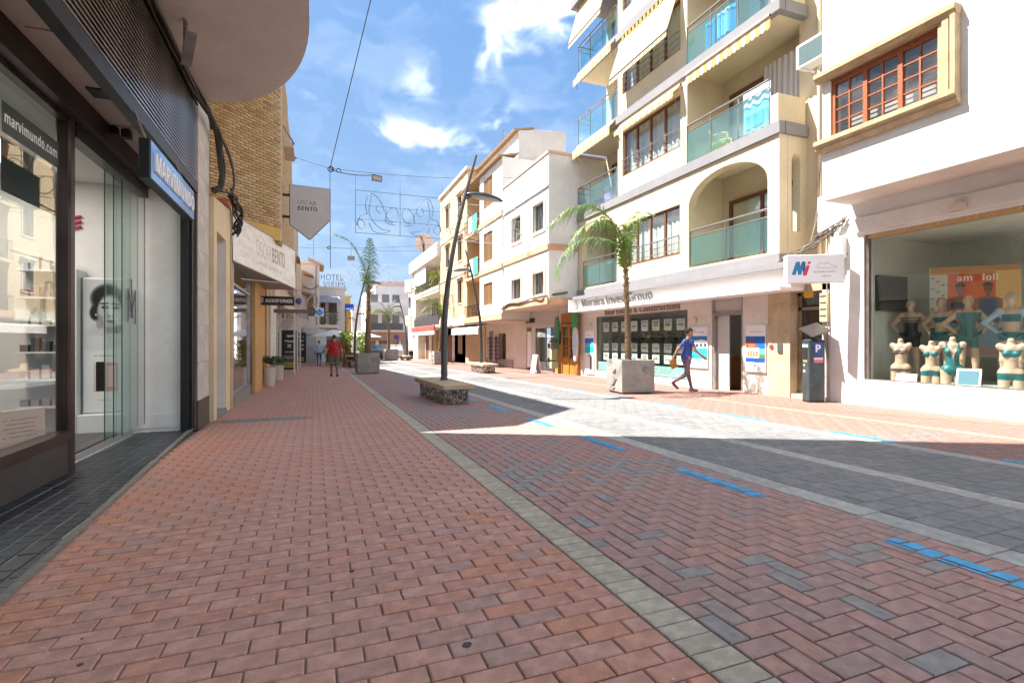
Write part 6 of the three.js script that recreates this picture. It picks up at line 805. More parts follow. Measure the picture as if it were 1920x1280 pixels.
  const r = mk('orange_house', 'small orange house at the vanishing end of the street', 3.9, 5.3, 84, 90, 5.6, [0.5, 0.22, 0.10]); const q = mk('pale_house', 'pale shuttered house at the vanishing end of the street', 5.3, 9, 82, 90, 6.5, [0.72, 0.70, 0.68]); for (const yy of [0.6, 3.4]) for (const x of [5.5, 6.4]) wp(q, 'shutter', boxE(x, x + 0.4, yy, yy + 1.6, 81.9, 81.99), M([0.5, 0.5, 0.52], 0.7));
  mk('backdrop_house', 'low cream house seen past the far bend', -2, 4, 95, 100, 4, [0.7, 0.6, 0.48]);
}
// ---------------------------------------------------------------- concrete planters with palms
const concrete = M([0.36, 0.34, 0.325], 0.85, { map: 'stone', bump: 'gritB', bs: 0.003 });
function frond(parent, path, leafLen, n, green, droop = 0.5) {        // rachis through local points, leaflets in two ranks
  const c = new THREE.CatmullRomCurve3(path.map((p) => new THREE.Vector3(...p))), P = [], t = new THREE.Vector3(), q = new THREE.Vector3();
  for (let i = 2; i < n; i++) {
    const s = i / n; c.getPointAt(s, q); c.getTangentAt(s, t); const side = new THREE.Vector3(0, 1, 0).cross(t); if (side.lengthSq() < 0.05) side.set(1, 0, 0.3); side.normalize(); const up = t.clone().cross(side);
    const L = leafLen * Math.pow(Math.sin(Math.PI * (0.12 + 0.84 * s)), 0.7);
    for (const sg of [-1, 1]) {
      const d = side.clone().multiplyScalar(sg * rr(0.55, 1)).addScaledVector(t, rr(0.5, 0.95)).addScaledVector(up, rr(-0.25, 0.35)).normalize(), l = L * rr(0.75, 1.1), w = 0.012 * rr(0.7, 1.3), ws = t.clone().multiplyScalar(w);
      const a = q.clone(), m = q.clone().addScaledVector(d, l * 0.5), e = q.clone().addScaledVector(d, l); m.y -= l * 0.08 * droop; e.y -= l * (0.35 + rnd() * 0.4) * droop;
      const tri = (A, B, C) => P.push(A.x, A.y, A.z, B.x, B.y, B.z, C.x, C.y, C.z);
      const a0 = a.clone().sub(ws), a1 = a.clone().add(ws), m0 = m.clone().sub(ws), m1 = m.clone().add(ws);
      tri(a0, a1, m1); tri(a0, m1, m0); tri(m0, m1, e);
    }
  }
  const g = new THREE.BufferGeometry(); g.setAttribute('position', new THREE.Float32BufferAttribute(P, 3)); g.computeVertexNormals(); g.setAttribute('uv', new THREE.Float32BufferAttribute(new Float32Array(P.length / 3 * 2), 2));
  const f = lp(parent, 'frond', g, M(green, 0.6, { transmission: 0.35, thickness: 0, side: THREE.DoubleSide }));
  lp(f, 'rachis', tube(path.map((p) => [p[0], p[1], -p[2]]), 0.028, 16, 5, 0.006), M([0.16, 0.22, 0.05], 0.6)); return f;
}
const greens = [[0.16, 0.26, 0.035], [0.12, 0.22, 0.03], [0.10, 0.19, 0.045], [0.21, 0.27, 0.05]];
function planter(label, x, d, w, turn, motif = true) {
  const o = thing('planter', label, 'planter', [x, gy(d), d], 'concrete cube planters along the street', turn), h = w * 0.98, th = 0.07;
  lp(o, 'box', uvm(new THREE.ExtrudeGeometry((() => { const s = shapeOf(rectP(-w / 2, w / 2, -w / 2, w / 2)); s.holes.push(pathOf(rectP(-w / 2 + th, w / 2 - th, -w / 2 + th, w / 2 - th))); return s; })(), { depth: h - 0.07, bevelEnabled: true, bevelThickness: 0.012, bevelSize: 0.012, bevelSegments: 2 }).rotateX(-Math.PI / 2).translate(0, 0.055, 0)), concrete);
  lp(o, 'foot', boxC(0, 0.02, 0, w - 0.1, 0.06, w - 0.1), M([0.08, 0.075, 0.07], 0.9)); lp(o, 'soil', boxC(0, h - 0.12, 0, w - 0.12, 0.06, w - 0.12), M([0.07, 0.05, 0.035], 1));
  if (motif) { // cast reliefs: sea horse, shell and wave lines
    const horse = merge(tube([[0, 0.78 * h, 0], [0.04, 0.70 * h, 0], [-0.03, 0.60 * h, 0], [0.03, 0.46 * h, 0], [0.01, 0.32 * h, 0], [-0.07, 0.24 * h, 0], [-0.08, 0.15 * h, 0], [0.0, 0.14 * h, 0], [-0.02, 0.21 * h, 0]], 0.06, 30, 7, 0.024), tube([[0, 0.76 * h, 0], [-0.09, 0.69 * h, 0]], 0.02, 3, 6), new THREE.SphereGeometry(0.055, 10, 8).translate(0.0, 0.74 * h, 0).toNonIndexed(), tube([[0.05, 0.5 * h, 0], [0.12, 0.42 * h, 0], [0.06, 0.4 * h, 0]], 0.022, 6, 6));
    const shell = []; for (let k = 0; k < 7; k++) { const a = (k - 3) * 0.32; shell.push(tube([[0, 0, 0], [Math.sin(a) * 0.16, Math.cos(a) * 0.16, 0]], 0.012, 4, 6, 0.03)); } const wave = (x0, y) => tube([[x0, y, 0], [x0 + 0.06, y + 0.03, 0], [x0 + 0.12, y, 0], [x0 + 0.19, y + 0.025, 0], [x0 + 0.26, y, 0]], 0.012, 16, 5);
    lp(o, 'sea_horse_relief', horse.clone().scale(1.35, 1, 0.9).rotateY(-Math.PI / 2).translate(-w / 2 - 0.02, 0, 0), concrete); lp(o, 'sea_horse_relief', horse.clone().scale(1.05, 1, 0.6).rotateY(Math.PI / 2).translate(w / 2 + 0.012, 0, 0), concrete);
    lp(o, 'shell_relief', merge(shell).translate(0.26, 0.62 * h, w / 2 + 0.02), concrete); for (const [a, b] of [[-0.3, 0.52], [-0.12, 0.4], [-0.35, 0.26]]) lp(o, 'wave_relief', wave(a, b * h).translate(0, 0, w / 2 + 0.012), concrete);
  }
  return [o, h];
}
function palm(label, x, d, y0, lean, height, fronds, r = 0.1) {       // fronds: [path points relative to the crown], leaf length
  const o = thing('palm_tree', label, 'palm tree', [x, y0, d], 'young palms in the cube planters');
  const g = tube([[0, 0, 0], [lean[0] * 0.3, height * 0.35, lean[1] * 0.3], [lean[0] * 0.7, height * 0.7, lean[1] * 0.7], [lean[0], height, lean[1]]], r * 1.1, 40, 12, r * 0.45), p = g.attributes.position;
  for (let i = 0; i < p.count; i++) { const k = 1 + 0.10 * Math.sin(p.getY(i) * 34) + 0.05 * Math.sin(p.getY(i) * 71); p.setX(i, lean[0] * p.getY(i) / height * 0.9 + (p.getX(i) - lean[0] * p.getY(i) / height * 0.9) * k); } g.computeVertexNormals();
  lp(o, 'trunk', g, M([0.34, 0.24, 0.16], 0.9, { map: 'bark', bump: 'bark', bs: 0.02 })); const boot = []; for (let k = 0; k < 26; k++) { const a = k * 2.4, y = height * (0.55 + 0.42 * k / 26); boot.push(uvm(new THREE.BoxGeometry(0.02, 0.13, 0.05).rotateZ(-0.35).translate(r * 0.72, 0, 0).rotateY(a).translate(lean[0] * y / height, y, -lean[1] * y / height))); } lp(o, 'leaf_bases', merge(boot), M([0.30, 0.20, 0.12], 0.9)).userData = { kind: 'stuff' }; 
  fronds.forEach((f, i) => frond(o, f[0].map((q) => [lean[0] + q[0], height + q[1], -lean[1] - q[2]]), f[1], Math.round((f[2] || 70) * 1.3), greens[i % 4], f[3] ?? 0.6)); return o;
}
planter('grey concrete planter with sea horse and shell reliefs in front of the agency', 8.22, 12.15, 0.94, -0.12);
palm('wind-bent palm with feathery fronds in the planter before the agency', 8.2, 12.2, gy(12.2) + 0.8, [-0.1, 0], 3.1, [
  [[[0, -0.5, 0], [-0.05, 0.3, 0], [-0.35, 0.85, 0.1], [-0.9, 1.25, 0.2], [-1.6, 1.15, 0.3], [-2.25, 0.6, 0.4]], 0.6, 80, 1.3],
  [[[0, -0.5, 0], [-0.15, 0.2, 0], [-0.5, 0.62, -0.2], [-1.1, 0.72, -0.3], [-1.7, 0.4, -0.4], [-2.1, -0.25, -0.4]], 0.6, 76, 1.4],
  [[[0, -0.5, 0], [-0.1, 0.15, 0.1], [-0.5, 0.45, 0.5], [-1.0, 0.4, 0.8], [-1.5, -0.1, 1.0], [-1.7, -0.75, 1.0]], 0.5, 66, 1.4],
  [[[0, -0.5, 0], [0.02, 0.3, 0], [0.1, 0.8, 0], [0.3, 1.15, 0.05], [0.5, 1.2, 0.1]], 0.45, 66, 1],
  [[[0, -0.5, 0], [0.03, 0.2, -0.1], [0.15, 0.7, -0.3], [0.3, 1.0, -0.5], [0.45, 0.95, -0.7]], 0.42, 50, 1]], 0.09);
planter('grey concrete planter on the near kerb beyond the lamp bench', 2.42, 26.2, 1.02, 0.05);
palm('palm with two upright fronds beyond the red shirted man', 2.46, 26.2, gy(26.2) + 0.9, [0.02, 0], 3.5, [
  [[[0, -0.6, 0], [-0.1, 0.4, 0], [-0.4, 1.3, 0], [-0.9, 2.1, 0.1], [-1.65, 2.45, 0.2]], 0.5, 80, 0.5], [[[0, -0.6, 0], [0.03, 0.6, 0], [0.05, 1.5, 0], [0.06, 2.3, 0]], 0.75, 60, 1.6]], 0.16);
planter('grey concrete planter on the far kerb below the planted balconies', 8.55, 37, 0.98, 0);
palm('yellowing palm in the planter below the planted balconies', 8.6, 37.2, gy(37) + 0.85, [0.2, 0], 2.9, [
  [[[0, -0.4, 0], [-0.2, 0.5, 0], [-0.8, 1.1, 0], [-1.6, 1.0, 0.3]], 0.7, 60, 1], [[[0, -0.4, 0], [0.1, 0.6, 0], [0.4, 1.3, 0], [0.9, 1.5, 0.2]], 0.7, 60, 1], [[[0, -0.4, 0], [-0.3, 0.4, 0.2], [-1.0, 0.5, 0.5], [-1.5, 0.0, 0.8]], 0.6, 60, 1.2], [[[0, -0.4, 0], [0, 0.6, -0.3], [-0.2, 1.3, -0.9], [-0.4, 1.3, -1.4]], 0.6, 50, 1]], 0.13);
planter('small looking planter at the far end before the dark balconies', 6.85, 50, 1.1, 0, false);
palm('distant palm in front of the building that closes the street', 6.6, 50, gy(50) + 0.9, [0, 0], 3.1, [
  [[[0, -0.4, 0], [-0.3, 0.5, 0], [-1.0, 0.9, 0], [-1.8, 0.5, 0]], 0.7, 40, 1.2], [[[0, -0.4, 0], [0.1, 0.7, 0], [0.2, 1.4, 0], [0.6, 1.8, 0]], 0.7, 40, 1], [[[0, -0.4, 0], [0.3, 0.5, 0], [0.9, 0.7, 0], [1.3, 0.2, 0]], 0.7, 40, 1.2], [[[0, -0.4, 0], [-0.2, 0.7, 0.2], [-0.6, 1.5, 0.4], [-1.0, 1.7, 0.5]], 0.6, 40, 1]], 0.15);
palm('distant palm beside the yellow house', 2.75, 56, gy(56), [0.05, 0], 3.4, [
  [[[0, -0.4, 0], [-0.3, 0.6, 0], [-0.9, 0.9, 0], [-1.5, 0.3, 0]], 0.7, 40, 1.2], [[[0, -0.4, 0], [0.2, 0.7, 0], [0.7, 1.0, 0], [1.4, 0.6, 0]], 0.7, 40, 1.2], [[[0, -0.4, 0], [0.0, 0.9, 0], [0.2, 1.6, 0]], 0.7, 40, 1]], 0.18);
// ---------------------------------------------------------------- stone slab benches on cast lace sides, each pierced by a curved lamp post
const benchStone = stoneM([0.56, 0.43, 0.28], 0.8), castIron = metalM([0.30, 0.27, 0.25], 0.6, 0.15);
function lace(len, h, s0) {                                           // cast openwork: weedy strands that fork and meet, standing on a few feet
  const gs = [bar([-len / 2, h - 0.012, 0], [len / 2, h - 0.012, 0], 0.014, 5)], n = Math.max(4, Math.round(len / 0.125)), X = (i) => -len / 2 + 0.02 + (len - 0.04) * i / n, R = (i, q) => hash(i, q, s0) - 0.5;
  for (let i = 0; i <= n; i++) {
    const x = X(i), foot = i % 3 === 0 || i === n, y0 = foot ? 0 : h * (0.16 + 0.12 * (R(i, 1) + 0.5)), w = 0.06;
    gs.push(tube([[x, h, 0], [x + R(i, 2) * w, h * 0.72, R(i, 9) * 0.02], [x + R(i, 3) * w * 1.6, h * 0.45, 0], [x + R(i, 4) * w, (y0 + h * 0.3) / 2, R(i, 8) * 0.02], [x + R(i, 5) * 0.04, y0, 0]], 0.014, 9, 5, 0.010));
    if (i < n) { const x1 = X(i + 1); gs.push(tube([[x, h * (0.8 + R(i, 6) * 0.2), 0], [(x + x1) / 2, h * (0.6 + R(i, 7) * 0.3), 0.012], [x1, h * (0.5 + R(i, 10) * 0.3), 0]], 0.013, 6, 5, 0.010), tube([[x, h * (0.3 + R(i, 11) * 0.16), 0], [(x + x1) / 2, h * (0.2 + R(i, 12) * 0.14), -0.01], [x1, h * (0.32 + R(i, 13) * 0.2), 0]], 0.013, 6, 5, 0.011)); if (R(i, 14) > -0.1) gs.push(new THREE.SphereGeometry(0.03 + 0.02 * (R(i, 15) + 0.5), 7, 5).scale(1, 1.2, 0.45).toNonIndexed().translate((x + x1) / 2, h * (0.42 + R(i, 16) * 0.5), 0)); }
  }
  return merge(gs).scale(1, 1, 0.75);
}
function bench(label, x, d, turn = 0) {
  const o = thing('slab_bench', label, 'bench', [x, gy(d) - 0.012, d], 'slab benches along the street', turn); lp(o, 'seat_slab', chamfer(0.76, 0.1, 2.62, 0.012).translate(0, 0.425, 0), benchStone);
  lp(o, 'side_panel', lace(2.2, 0.375, 7).rotateY(Math.PI / 2).translate(-0.29, 0, 0), castIron); lp(o, 'side_panel', lace(2.2, 0.375, 8).rotateY(Math.PI / 2).translate(0.29, 0, 0), castIron); lp(o, 'end_panel', lace(0.56, 0.375, 9).translate(0, 0, 1.11), castIron); lp(o, 'end_panel', lace(0.56, 0.375, 10).translate(0, 0, -1.11), castIron);
  return o;
}
function lamp(label, x, d, side) {                                    // side +1 leans towards +x
  const o = thing('street_lamp', label, 'street lamp', [x, gy(d) + 0.46, d], 'curved street lamps'); const pm = metalM([0.10, 0.105, 0.11], 0.45, 0.5);
  lp(o, 'pole', tube([[0, 0, 0], [0, 0.9, 0], [side * 0.04, 1.9, 0], [side * 0.2, 3.1, 0], [side * 0.5, 4.5, 0], [side * 0.83, 5.72, 0]], 0.083, 40, 14, 0.035), pm); lp(o, 'collar', new THREE.CylinderGeometry(0.1, 0.11, 0.05, 16).toNonIndexed().translate(0, 0.02, 0), pm);
  const h = lp(o, 'lamp_head', new THREE.SphereGeometry(0.5, 28, 12, 0, 6.283, 0, 1.571).scale(1, 0.24, 0.42).toNonIndexed().rotateZ(-side * 0.1).translate(side * 1.05, 4.66, 0), pm); lp(h, 'diffuser', new THREE.SphereGeometry(0.44, 24, 8, 0, 6.283, 1.571, 1.571).scale(1, 0.12, 0.40).toNonIndexed().rotateZ(-side * 0.1).translate(side * 1.05, 4.655, 0), M([0.5, 0.49, 0.46], 0.3)); lp(o, 'arm', tube([[side * 0.52, 4.6, 0], [side * 0.7, 4.7, 0]], 0.05, 4, 8), pm);
  return o;
}
bench('stone slab bench on cast lace sides round the nearest lamp post', 2.92, 12.3, 0.05); lamp('dark curved street lamp rising from the nearest slab bench', 3.02, 12.55, 1);
bench('slab bench on the far kerb before the postcard shop', 7.9, 24.6, -0.02); lamp('curved lamp leaning over the road in front of the shuttered house', 7.95, 25, -1);
bench('slab bench half hidden by the near kerb planter', 2.75, 34.5); lamp('thin curved lamp rising just past the near kerb palm', 2.2, 31.5, 1);
bench('small distant slab bench on the far kerb', 8.1, 49.5); lamp('distant curved lamp before the balconied building', 8.25, 49.5, -1); lamp('furthest curved lamp near the closing building', 5.9, 62, -1);
// ---------------------------------------------------------------- pay machine
{
  const o = thing('parking_meter', 'dark teal parking pay machine with tilted solar panel and P sign', 'parking meter', [10.62, gy(8.4), 8.42], undefined, -0.42); const tm = metalM([0.065, 0.095, 0.105], 0.45, 0.3);
  lp(o, 'cabinet', chamC(0, 0.71, 0, 0.36, 1.36, 0.3, 0.018), tm); lp(o, 'base', boxC(0, 0.015, 0, 0.34, 0.05, 0.28), blackM); lp(o, 'cap', uvm(new THREE.CylinderGeometry(0.05, 0.27, 0.1, 4).rotateY(0.785).scale(1, 1, 0.82).toNonIndexed().translate(0, 1.44, 0)), tm);
  lp(o, 'solar_panel', uvm(new THREE.BoxGeometry(0.5, 0.03, 0.42).rotateX(0.5).rotateZ(0.3).rotateY(0.2).translate(0.02, 1.64, 0)), M([0.035, 0.03, 0.03], 0.45)); lp(o, 'panel_post', bar([0, 1.45, 0], [0, 1.63, 0], 0.035), tm);
  lp(o, 'parking_plate', boxC(0.02, 1.22, -0.154, 0.16, 0.26, 0.006), M([0.01, 0.06, 0.42], 0.4)); const t = text3('P', 0.17, 0.004, 0.11).translate(-0.035, 1.14, 0.158); lp(o, 'letter', t, M([0.8, 0.8, 0.8], 0.5)); lp(o, 'pink_label', boxC(0.03, 0.93, -0.153, 0.2, 0.06, 0.004), M([0.62, 0.14, 0.34], 0.5)); lp(o, 'white_label', boxC(0.03, 0.99, -0.153, 0.2, 0.05, 0.004), M([0.66, 0.6, 0.62], 0.5));
  lp(o, 'screen_hood', boxC(-0.183, 1.1, 0, 0.012, 0.22, 0.18), M([0.02, 0.02, 0.022], 0.2)); lp(o, 'header_label', boxC(-0.184, 1.28, 0, 0.008, 0.06, 0.24), M([0.55, 0.6, 0.62], 0.5)); lp(o, 'yellow_label', boxC(-0.184, 0.93, 0.0, 0.008, 0.03, 0.16), M([0.66, 0.62, 0.05], 0.5)); lp(o, 'card_slot', boxC(-0.184, 0.84, 0.04, 0.008, 0.04, 0.05), M([0.6, 0.64, 0.62], 0.5)); lp(o, 'receipt_tray', boxC(-0.184, 0.7, 0.04, 0.008, 0.05, 0.08), M([0.6, 0.64, 0.62], 0.5)); lp(o, 'door_seam', merge(boxC(-0.181, 0.56, 0, 0.004, 0.006, 0.27), boxC(-0.181, 0.3, 0, 0.004, 0.006, 0.27)), blackM);
}
// ---------------------------------------------------------------- litter bins, pots
for (const [x, d, l] of [[9.6, 39.5, 'black litter bin by the beige house'], [9.0, 51.5, 'black litter bin beside the distant bench']]) { const o = thing('litter_bin', l, 'bin', [x, gy(d), d], 'black litter bins'); lp(o, 'drum', new THREE.CylinderGeometry(0.24, 0.21, 0.8, 18).toNonIndexed().translate(0, 0.5, 0), ironM); lp(o, 'lid', new THREE.CylinderGeometry(0.1, 0.26, 0.12, 18).toNonIndexed().translate(0, 1.02, 0), ironM); lp(o, 'post', bar([0, 0, 0], [0, 0.2, 0], 0.05), ironM); }
function cycad(label, x, d, h, w) {
  const o = thing('potted_cycad', label, 'potted plant', [x, gy(d), d], 'cycads in white pots by the shop wall'); const s = w / 2;
  lp(o, 'pot', uvm(new THREE.CylinderGeometry(s * 1.41, s * 1.12, h, 4, 1).rotateY(0.785).toNonIndexed().translate(0, h / 2, 0)), M([0.64, 0.58, 0.54], 0.6)); lp(o, 'soil', boxC(0, h - 0.01, 0, w * 0.9, 0.03, w * 0.9), M([0.06, 0.045, 0.03], 1));
  const N = 26, g = []; for (let k = 0; k < N; k++) { const a = k * 2.4, L = rr(0.5, 0.75), el = rr(0.35, 1.25); const pts = [0, 0.35, 0.7, 1].map((t) => [Math.cos(a) * L * t * Math.cos(el * (1 - 0.35 * t)), h + 0.05 + L * (Math.sin(el) * t - 0.45 * t * t), Math.sin(a) * L * t * Math.cos(el * (1 - 0.35 * t))]); const f = frond({ add() {} }, pts, 0.14, 26, greens[k % 3], 0.2); g.push(f.geometry); } lp(o, 'fronds', merge(g), M([0.07, 0.15, 0.025], 0.6, { transmission: 0.3, thickness: 0, side: THREE.DoubleSide }));
}
cycad('cycad in the nearer tall white pot by the orange pier', -1.4, 18.9, 0.66, 0.36); cycad('cycad in the white pot just behind, before the black totem', -1.35, 22.2, 0.62, 0.4);
// ---------------------------------------------------------------- terrace beyond the near kerb planter
{
  const par = (label, x, d) => { const o = thing('parasol', label, 'parasol', [x, gy(d), d], 'white terrace parasols'); lp(o, 'canopy', new THREE.ConeGeometry(1.7, 0.5, 8, 1, true).toNonIndexed().translate(0, 2.35, 0), M([0.72, 0.70, 0.67], 0.9, { transmission: 0.3, thickness: 0, side: THREE.DoubleSide })); lp(o, 'pole', bar([0, 0, 0], [0, 2.6, 0], 0.03), M([0.6, 0.45, 0.25], 0.6)); lp(o, 'base', chamC(0, 0.05, 0, 0.5, 0.1, 0.5, 0.02), concrete); };
  par('white parasol directly over the red shirted man', 1.25, 40); par('second white parasol beside the palm trunk', 3.3, 42);
  leafPlant('hedge', 'yellow green hedge screening the cafe terrace', [2.6, gy(37), 37], 2.3, 0.95, 1400, [0.16, 0.24, 0.02]); leafPlant('hedge', 'darker hedge at the back of the cafe terrace', [1.6, gy(39), 39], 1.8, 0.7, 700, [0.08, 0.14, 0.02]);
  for (const [x, d, l] of [[1.9, 33.6, 'wicker terrace chair nearest the man in red'], [2.3, 34.4, 'wicker terrace chair beside the small table'], [1.7, 35.6, 'wicker terrace chair at the hedge']]) { const o = thing('terrace_chair', l, 'chair', [x, gy(d), d], 'terrace chairs', x); const m = M([0.22, 0.12, 0.07], 0.8); lp(o, 'seat', chamC(0, 0.44, 0, 0.46, 0.05, 0.46, 0.01), m); lp(o, 'backrest', chamC(0, 0.72, 0.22, 0.46, 0.5, 0.04, 0.01), m); for (const s of [-1, 1]) for (const z of [-0.2, 0.2]) lp(o, 'leg', bar([s * 0.2, 0, z], [s * 0.2, 0.43, z], 0.02), m); }
  const t = thing('terrace_table', 'small round terrace table behind the planter', 'table', [2.1, gy(34), 34]); lp(t, 'top', new THREE.CylinderGeometry(0.38, 0.38, 0.04, 20).toNonIndexed().translate(0, 0.74, 0), M([0.5, 0.38, 0.25], 0.6)); lp(t, 'leg', bar([0, 0, 0], [0, 0.73, 0], 0.04), ironM);
}
// parked cars at the far end
function car(label, x, d, c, turn) { const o = thing('parked_car', label, 'car', [x, gy(d), d], 'cars parked at the far end', turn); const prof = shapeOf([[-2, 0.3], [-2.05, 0.75], [-1.9, 0.95], [-1.1, 1.02], [-0.55, 1.45], [0.9, 1.48], [1.6, 1.05], [2.0, 0.9], [2.05, 0.4], [2.0, 0.28]]); lp(o, 'body', uvm(new THREE.ExtrudeGeometry(prof, { depth: 1.5, bevelEnabled: true, bevelThickness: 0.1, bevelSize: 0.08, bevelSegments: 2 }).translate(0, 0, -0.75)), M(c, 0.3, { clearcoat: 1 })); lp(o, 'windscreen', uvm(new THREE.BoxGeometry(0.03, 0.45, 1.35).rotateZ(0.9).translate(1.32, 1.28, 0)), darkGlass); for (const s of [-1, 1]) { lp(o, 'side_window', boxC(0.2, 1.25, s * 0.86, 1.5, 0.3, 0.02), darkGlass); lp(o, 'headlight', boxC(2.06, 0.75, s * 0.6, 0.06, 0.14, 0.3), M([0.7, 0.7, 0.7], 0.2)); for (const q of [-1.25, 1.3]) { const w = lp(o, 'wheel', new THREE.CylinderGeometry(0.31, 0.31, 0.2, 20).rotateX(Math.PI / 2).toNonIndexed().translate(q, 0.31, s * 0.76), blackM); lp(w, 'rim', new THREE.CylinderGeometry(0.19, 0.19, 0.21, 12).rotateX(Math.PI / 2).toNonIndexed().translate(q, 0.31, s * 0.765), steelM); } } lp(o, 'number_plate', boxC(2.12, 0.5, 0, 0.02, 0.11, 0.5), M([0.7, 0.7, 0.7], 0.5)); }
car('black car facing up the street at the far end', 6.0, 58, [0.02, 0.02, 0.022], -Math.PI / 2); car('silver car behind the distant planter', 8.6, 61, [0.3, 0.3, 0.31], -Math.PI / 2);
{ const o = thing('traffic_sign', 'small round blue and red traffic sign by the distant planter', 'traffic sign', [7.9, gy(54), 54]); lp(o, 'post', bar([0, 0, 0], [0, 2.3, 0], 0.03), steelM); lp(o, 'disc', new THREE.CylinderGeometry(0.3, 0.3, 0.03, 24).rotateX(Math.PI / 2).toNonIndexed().translate(0, 2.3, 0.04), M([0.42, 0.02, 0.03], 0.5)); lp(o, 'face', new THREE.CylinderGeometry(0.23, 0.23, 0.03, 24).rotateX(Math.PI / 2).toNonIndexed().translate(0, 2.3, 0.05), M([0.03, 0.08, 0.4], 0.5)); }
// ---------------------------------------------------------------- wires and festive light frames across the street
{
  const wire = M([0.05, 0.055, 0.07], 0.6);
  const sag = (a, b, s, n = 8) => Array.from({ length: n + 1 }, (_, i) => { const t = i / n; return [lerp(a[0], b[0], t), lerp(a[1], b[1], t) - s * 4 * t * (1 - t), lerp(a[2], b[2], t)]; });
  const o = thing('overhead_cable', 'steel cable slanting from the sky down to the wire junction', 'cable', [0.6, 8.2, 22]); wp(o, 'cable', tube(sag([2.6, 14.5, 7.0], [0.57, 8.25, 22], 0.05), 0.016, 16, 5), wire);
  const w = thing('span_wire', 'horizontal span wire with looped cable carrying the light frames', 'cable', [4, 8.3, 22]); wp(w, 'wire', merge(tube(sag([-0.95, 8.6, 22], [0.57, 8.25, 22], 0.03), 0.008, 8, 5), tube(sag([0.57, 8.25, 22], [9.4, 8.9, 22], 0.2), 0.009, 24, 5), tube(sag([0.57, 8.2, 22], [2.3, 8.18, 22], 0.1), 0.02, 12, 5), new THREE.TorusGeometry(0.11, 0.02, 6, 18).toNonIndexed().translate(0.6, 8.22, -22), new THREE.TorusGeometry(0.08, 0.016, 6, 18).toNonIndexed().translate(0.9, 8.2, -22), new THREE.TorusGeometry(0.06, 0.02, 6, 18).toNonIndexed().translate(0.62, 8.25, -22)), wire);
  const dwire = thing('hanging_wire', 'thin wire dropping from the wire junction beside the shield sign', 'cable', [0.57, 4, 22]); wp(dwire, 'wire', merge(bar([0.57, 8.2, 22], [0.59, 4.2, 22], 0.012, 5)), wire);
  const fl = thing('flood_light', 'flat grey flood light hanging from the span wire', 'light', [2.4, 8.0, 22]); wp(fl, 'case', uvm(new THREE.BoxGeometry(0.42, 0.24, 0.08).rotateX(0.2).rotateZ(-0.06).translate(2.42, 8.05, -22)), M([0.08, 0.08, 0.085], 0.5)); wp(fl, 'lens', uvm(new THREE.BoxGeometry(0.36, 0.18, 0.02).rotateX(0.2).rotateZ(-0.06).translate(2.42, 8.04, -21.955)), M([0.45, 0.42, 0.4], 0.3)); wp(fl, 'yoke', bar([2.25, 8.2, 22], [2.6, 8.16, 22], 0.012), wire);
  const thin = M([0.10, 0.115, 0.14], 0.5), pale = M([0.5, 0.5, 0.5], 0.5);
  const lightFrame = (label, x0, x1, y0, y1, d, mat) => {
    const f = thing('festive_light_frame', label, 'light decoration', [x0, y0, d], 'unlit festive light frames over the street'), r = 0.012, gs = []; const L = (a, b, c, e, k = r) => gs.push(bar([a, b, d], [c, e, d], k, 4)); L(x0, y0, x1, y0); L(x0, y1, x1, y1); L(x0, y0, x0, y1); L(x1, y0, x1, y1); L((x0 + x1) / 2, y0, (x0 + x1) / 2, y1); for (const k of [0.33, 0.66]) L(x0, lerp(y0, y1, k), x1, lerp(y0, y1, k), 0.008); for (const x of [x0, (x0 + x1) / 2, x1]) L(x, y1, x, 8.1, 0.007); wp(f, 'frame', merge(gs), mat);
    const w2 = (x1 - x0) / 2, h = y1 - y0, scroll = (ox, flip) => { const X = (t) => ox + (flip ? 1 - t : t) * w2, Y = (v) => y0 + v * h, C = (pts, k = 0.013) => tube(pts.map(([a, b]) => [X(a), Y(b), d]), k, 30, 5); const g = [C([[0.05, 0.2], [0.1, 0.1], [0.2, 0.16], [0.16, 0.3], [0.05, 0.3], [0.03, 0.16], [0.12, 0.42], [0.26, 0.46]]), C([[0.26, 0.46], [0.22, 0.7], [0.33, 0.95], [0.5, 0.85], [0.62, 0.6], [0.55, 0.5], [0.45, 0.6], [0.5, 0.72]]), C([[0.35, 0.9], [0.3, 0.5], [0.4, 0.28], [0.6, 0.12], [0.78, 0.1], [0.6, 0.03], [0.4, 0.06], [0.3, 0.25]]), C([[0.65, 0.6], [0.7, 0.4], [0.8, 0.3], [0.95, 0.45], [0.9, 0.65], [0.75, 0.62], [0.68, 0.3], [0.9, 0.24]])]; for (let k = 0; k < 12; k++) g.push(bar([X(0.24 + 0.05 * k), Y(0.1), d], [X(0.24 + 0.05 * k), Y(0.62 - 0.02 * k), d], 0.0035, 3)); return merge(g); };
    wp(f, 'scroll', scroll(x0, false), mat); wp(f, 'scroll', scroll((x0 + x1) / 2, true), mat);
  };
  lightFrame('unlit scrollwork light frame hanging against the sky', 1.56, 5.2, 5.72, 7.48, 22, thin); lightFrame('pale scrollwork light frame hanging before the white houses', 5.6, 9.2, 5.75, 7.45, 22.4, pale);
  const b = thing('span_wire', 'second span wire with small flood light far down the street', 'cable', [2, 7, 38]); wp(b, 'wire', merge(tube(sag([-0.6, 7.9, 38], [9.4, 8.2, 38], 0.3), 0.009, 20, 5), new THREE.TorusGeometry(0.1, 0.03, 6, 14).toNonIndexed().translate(0.9, 7.75, -38)), wire); wp(b, 'flood_light', boxC(2.4, 7.1, 38, 0.5, 0.3, 0.1), M([0.25, 0.25, 0.26], 0.5)); wp(b, 'drop', bar([2.4, 7.75, 38], [2.4, 7.2, 38], 0.012), wire);
  lightFrame('far unlit light frame near the hotel letters', 2.0, 6.4, 6.0, 7.6, 44, pale);
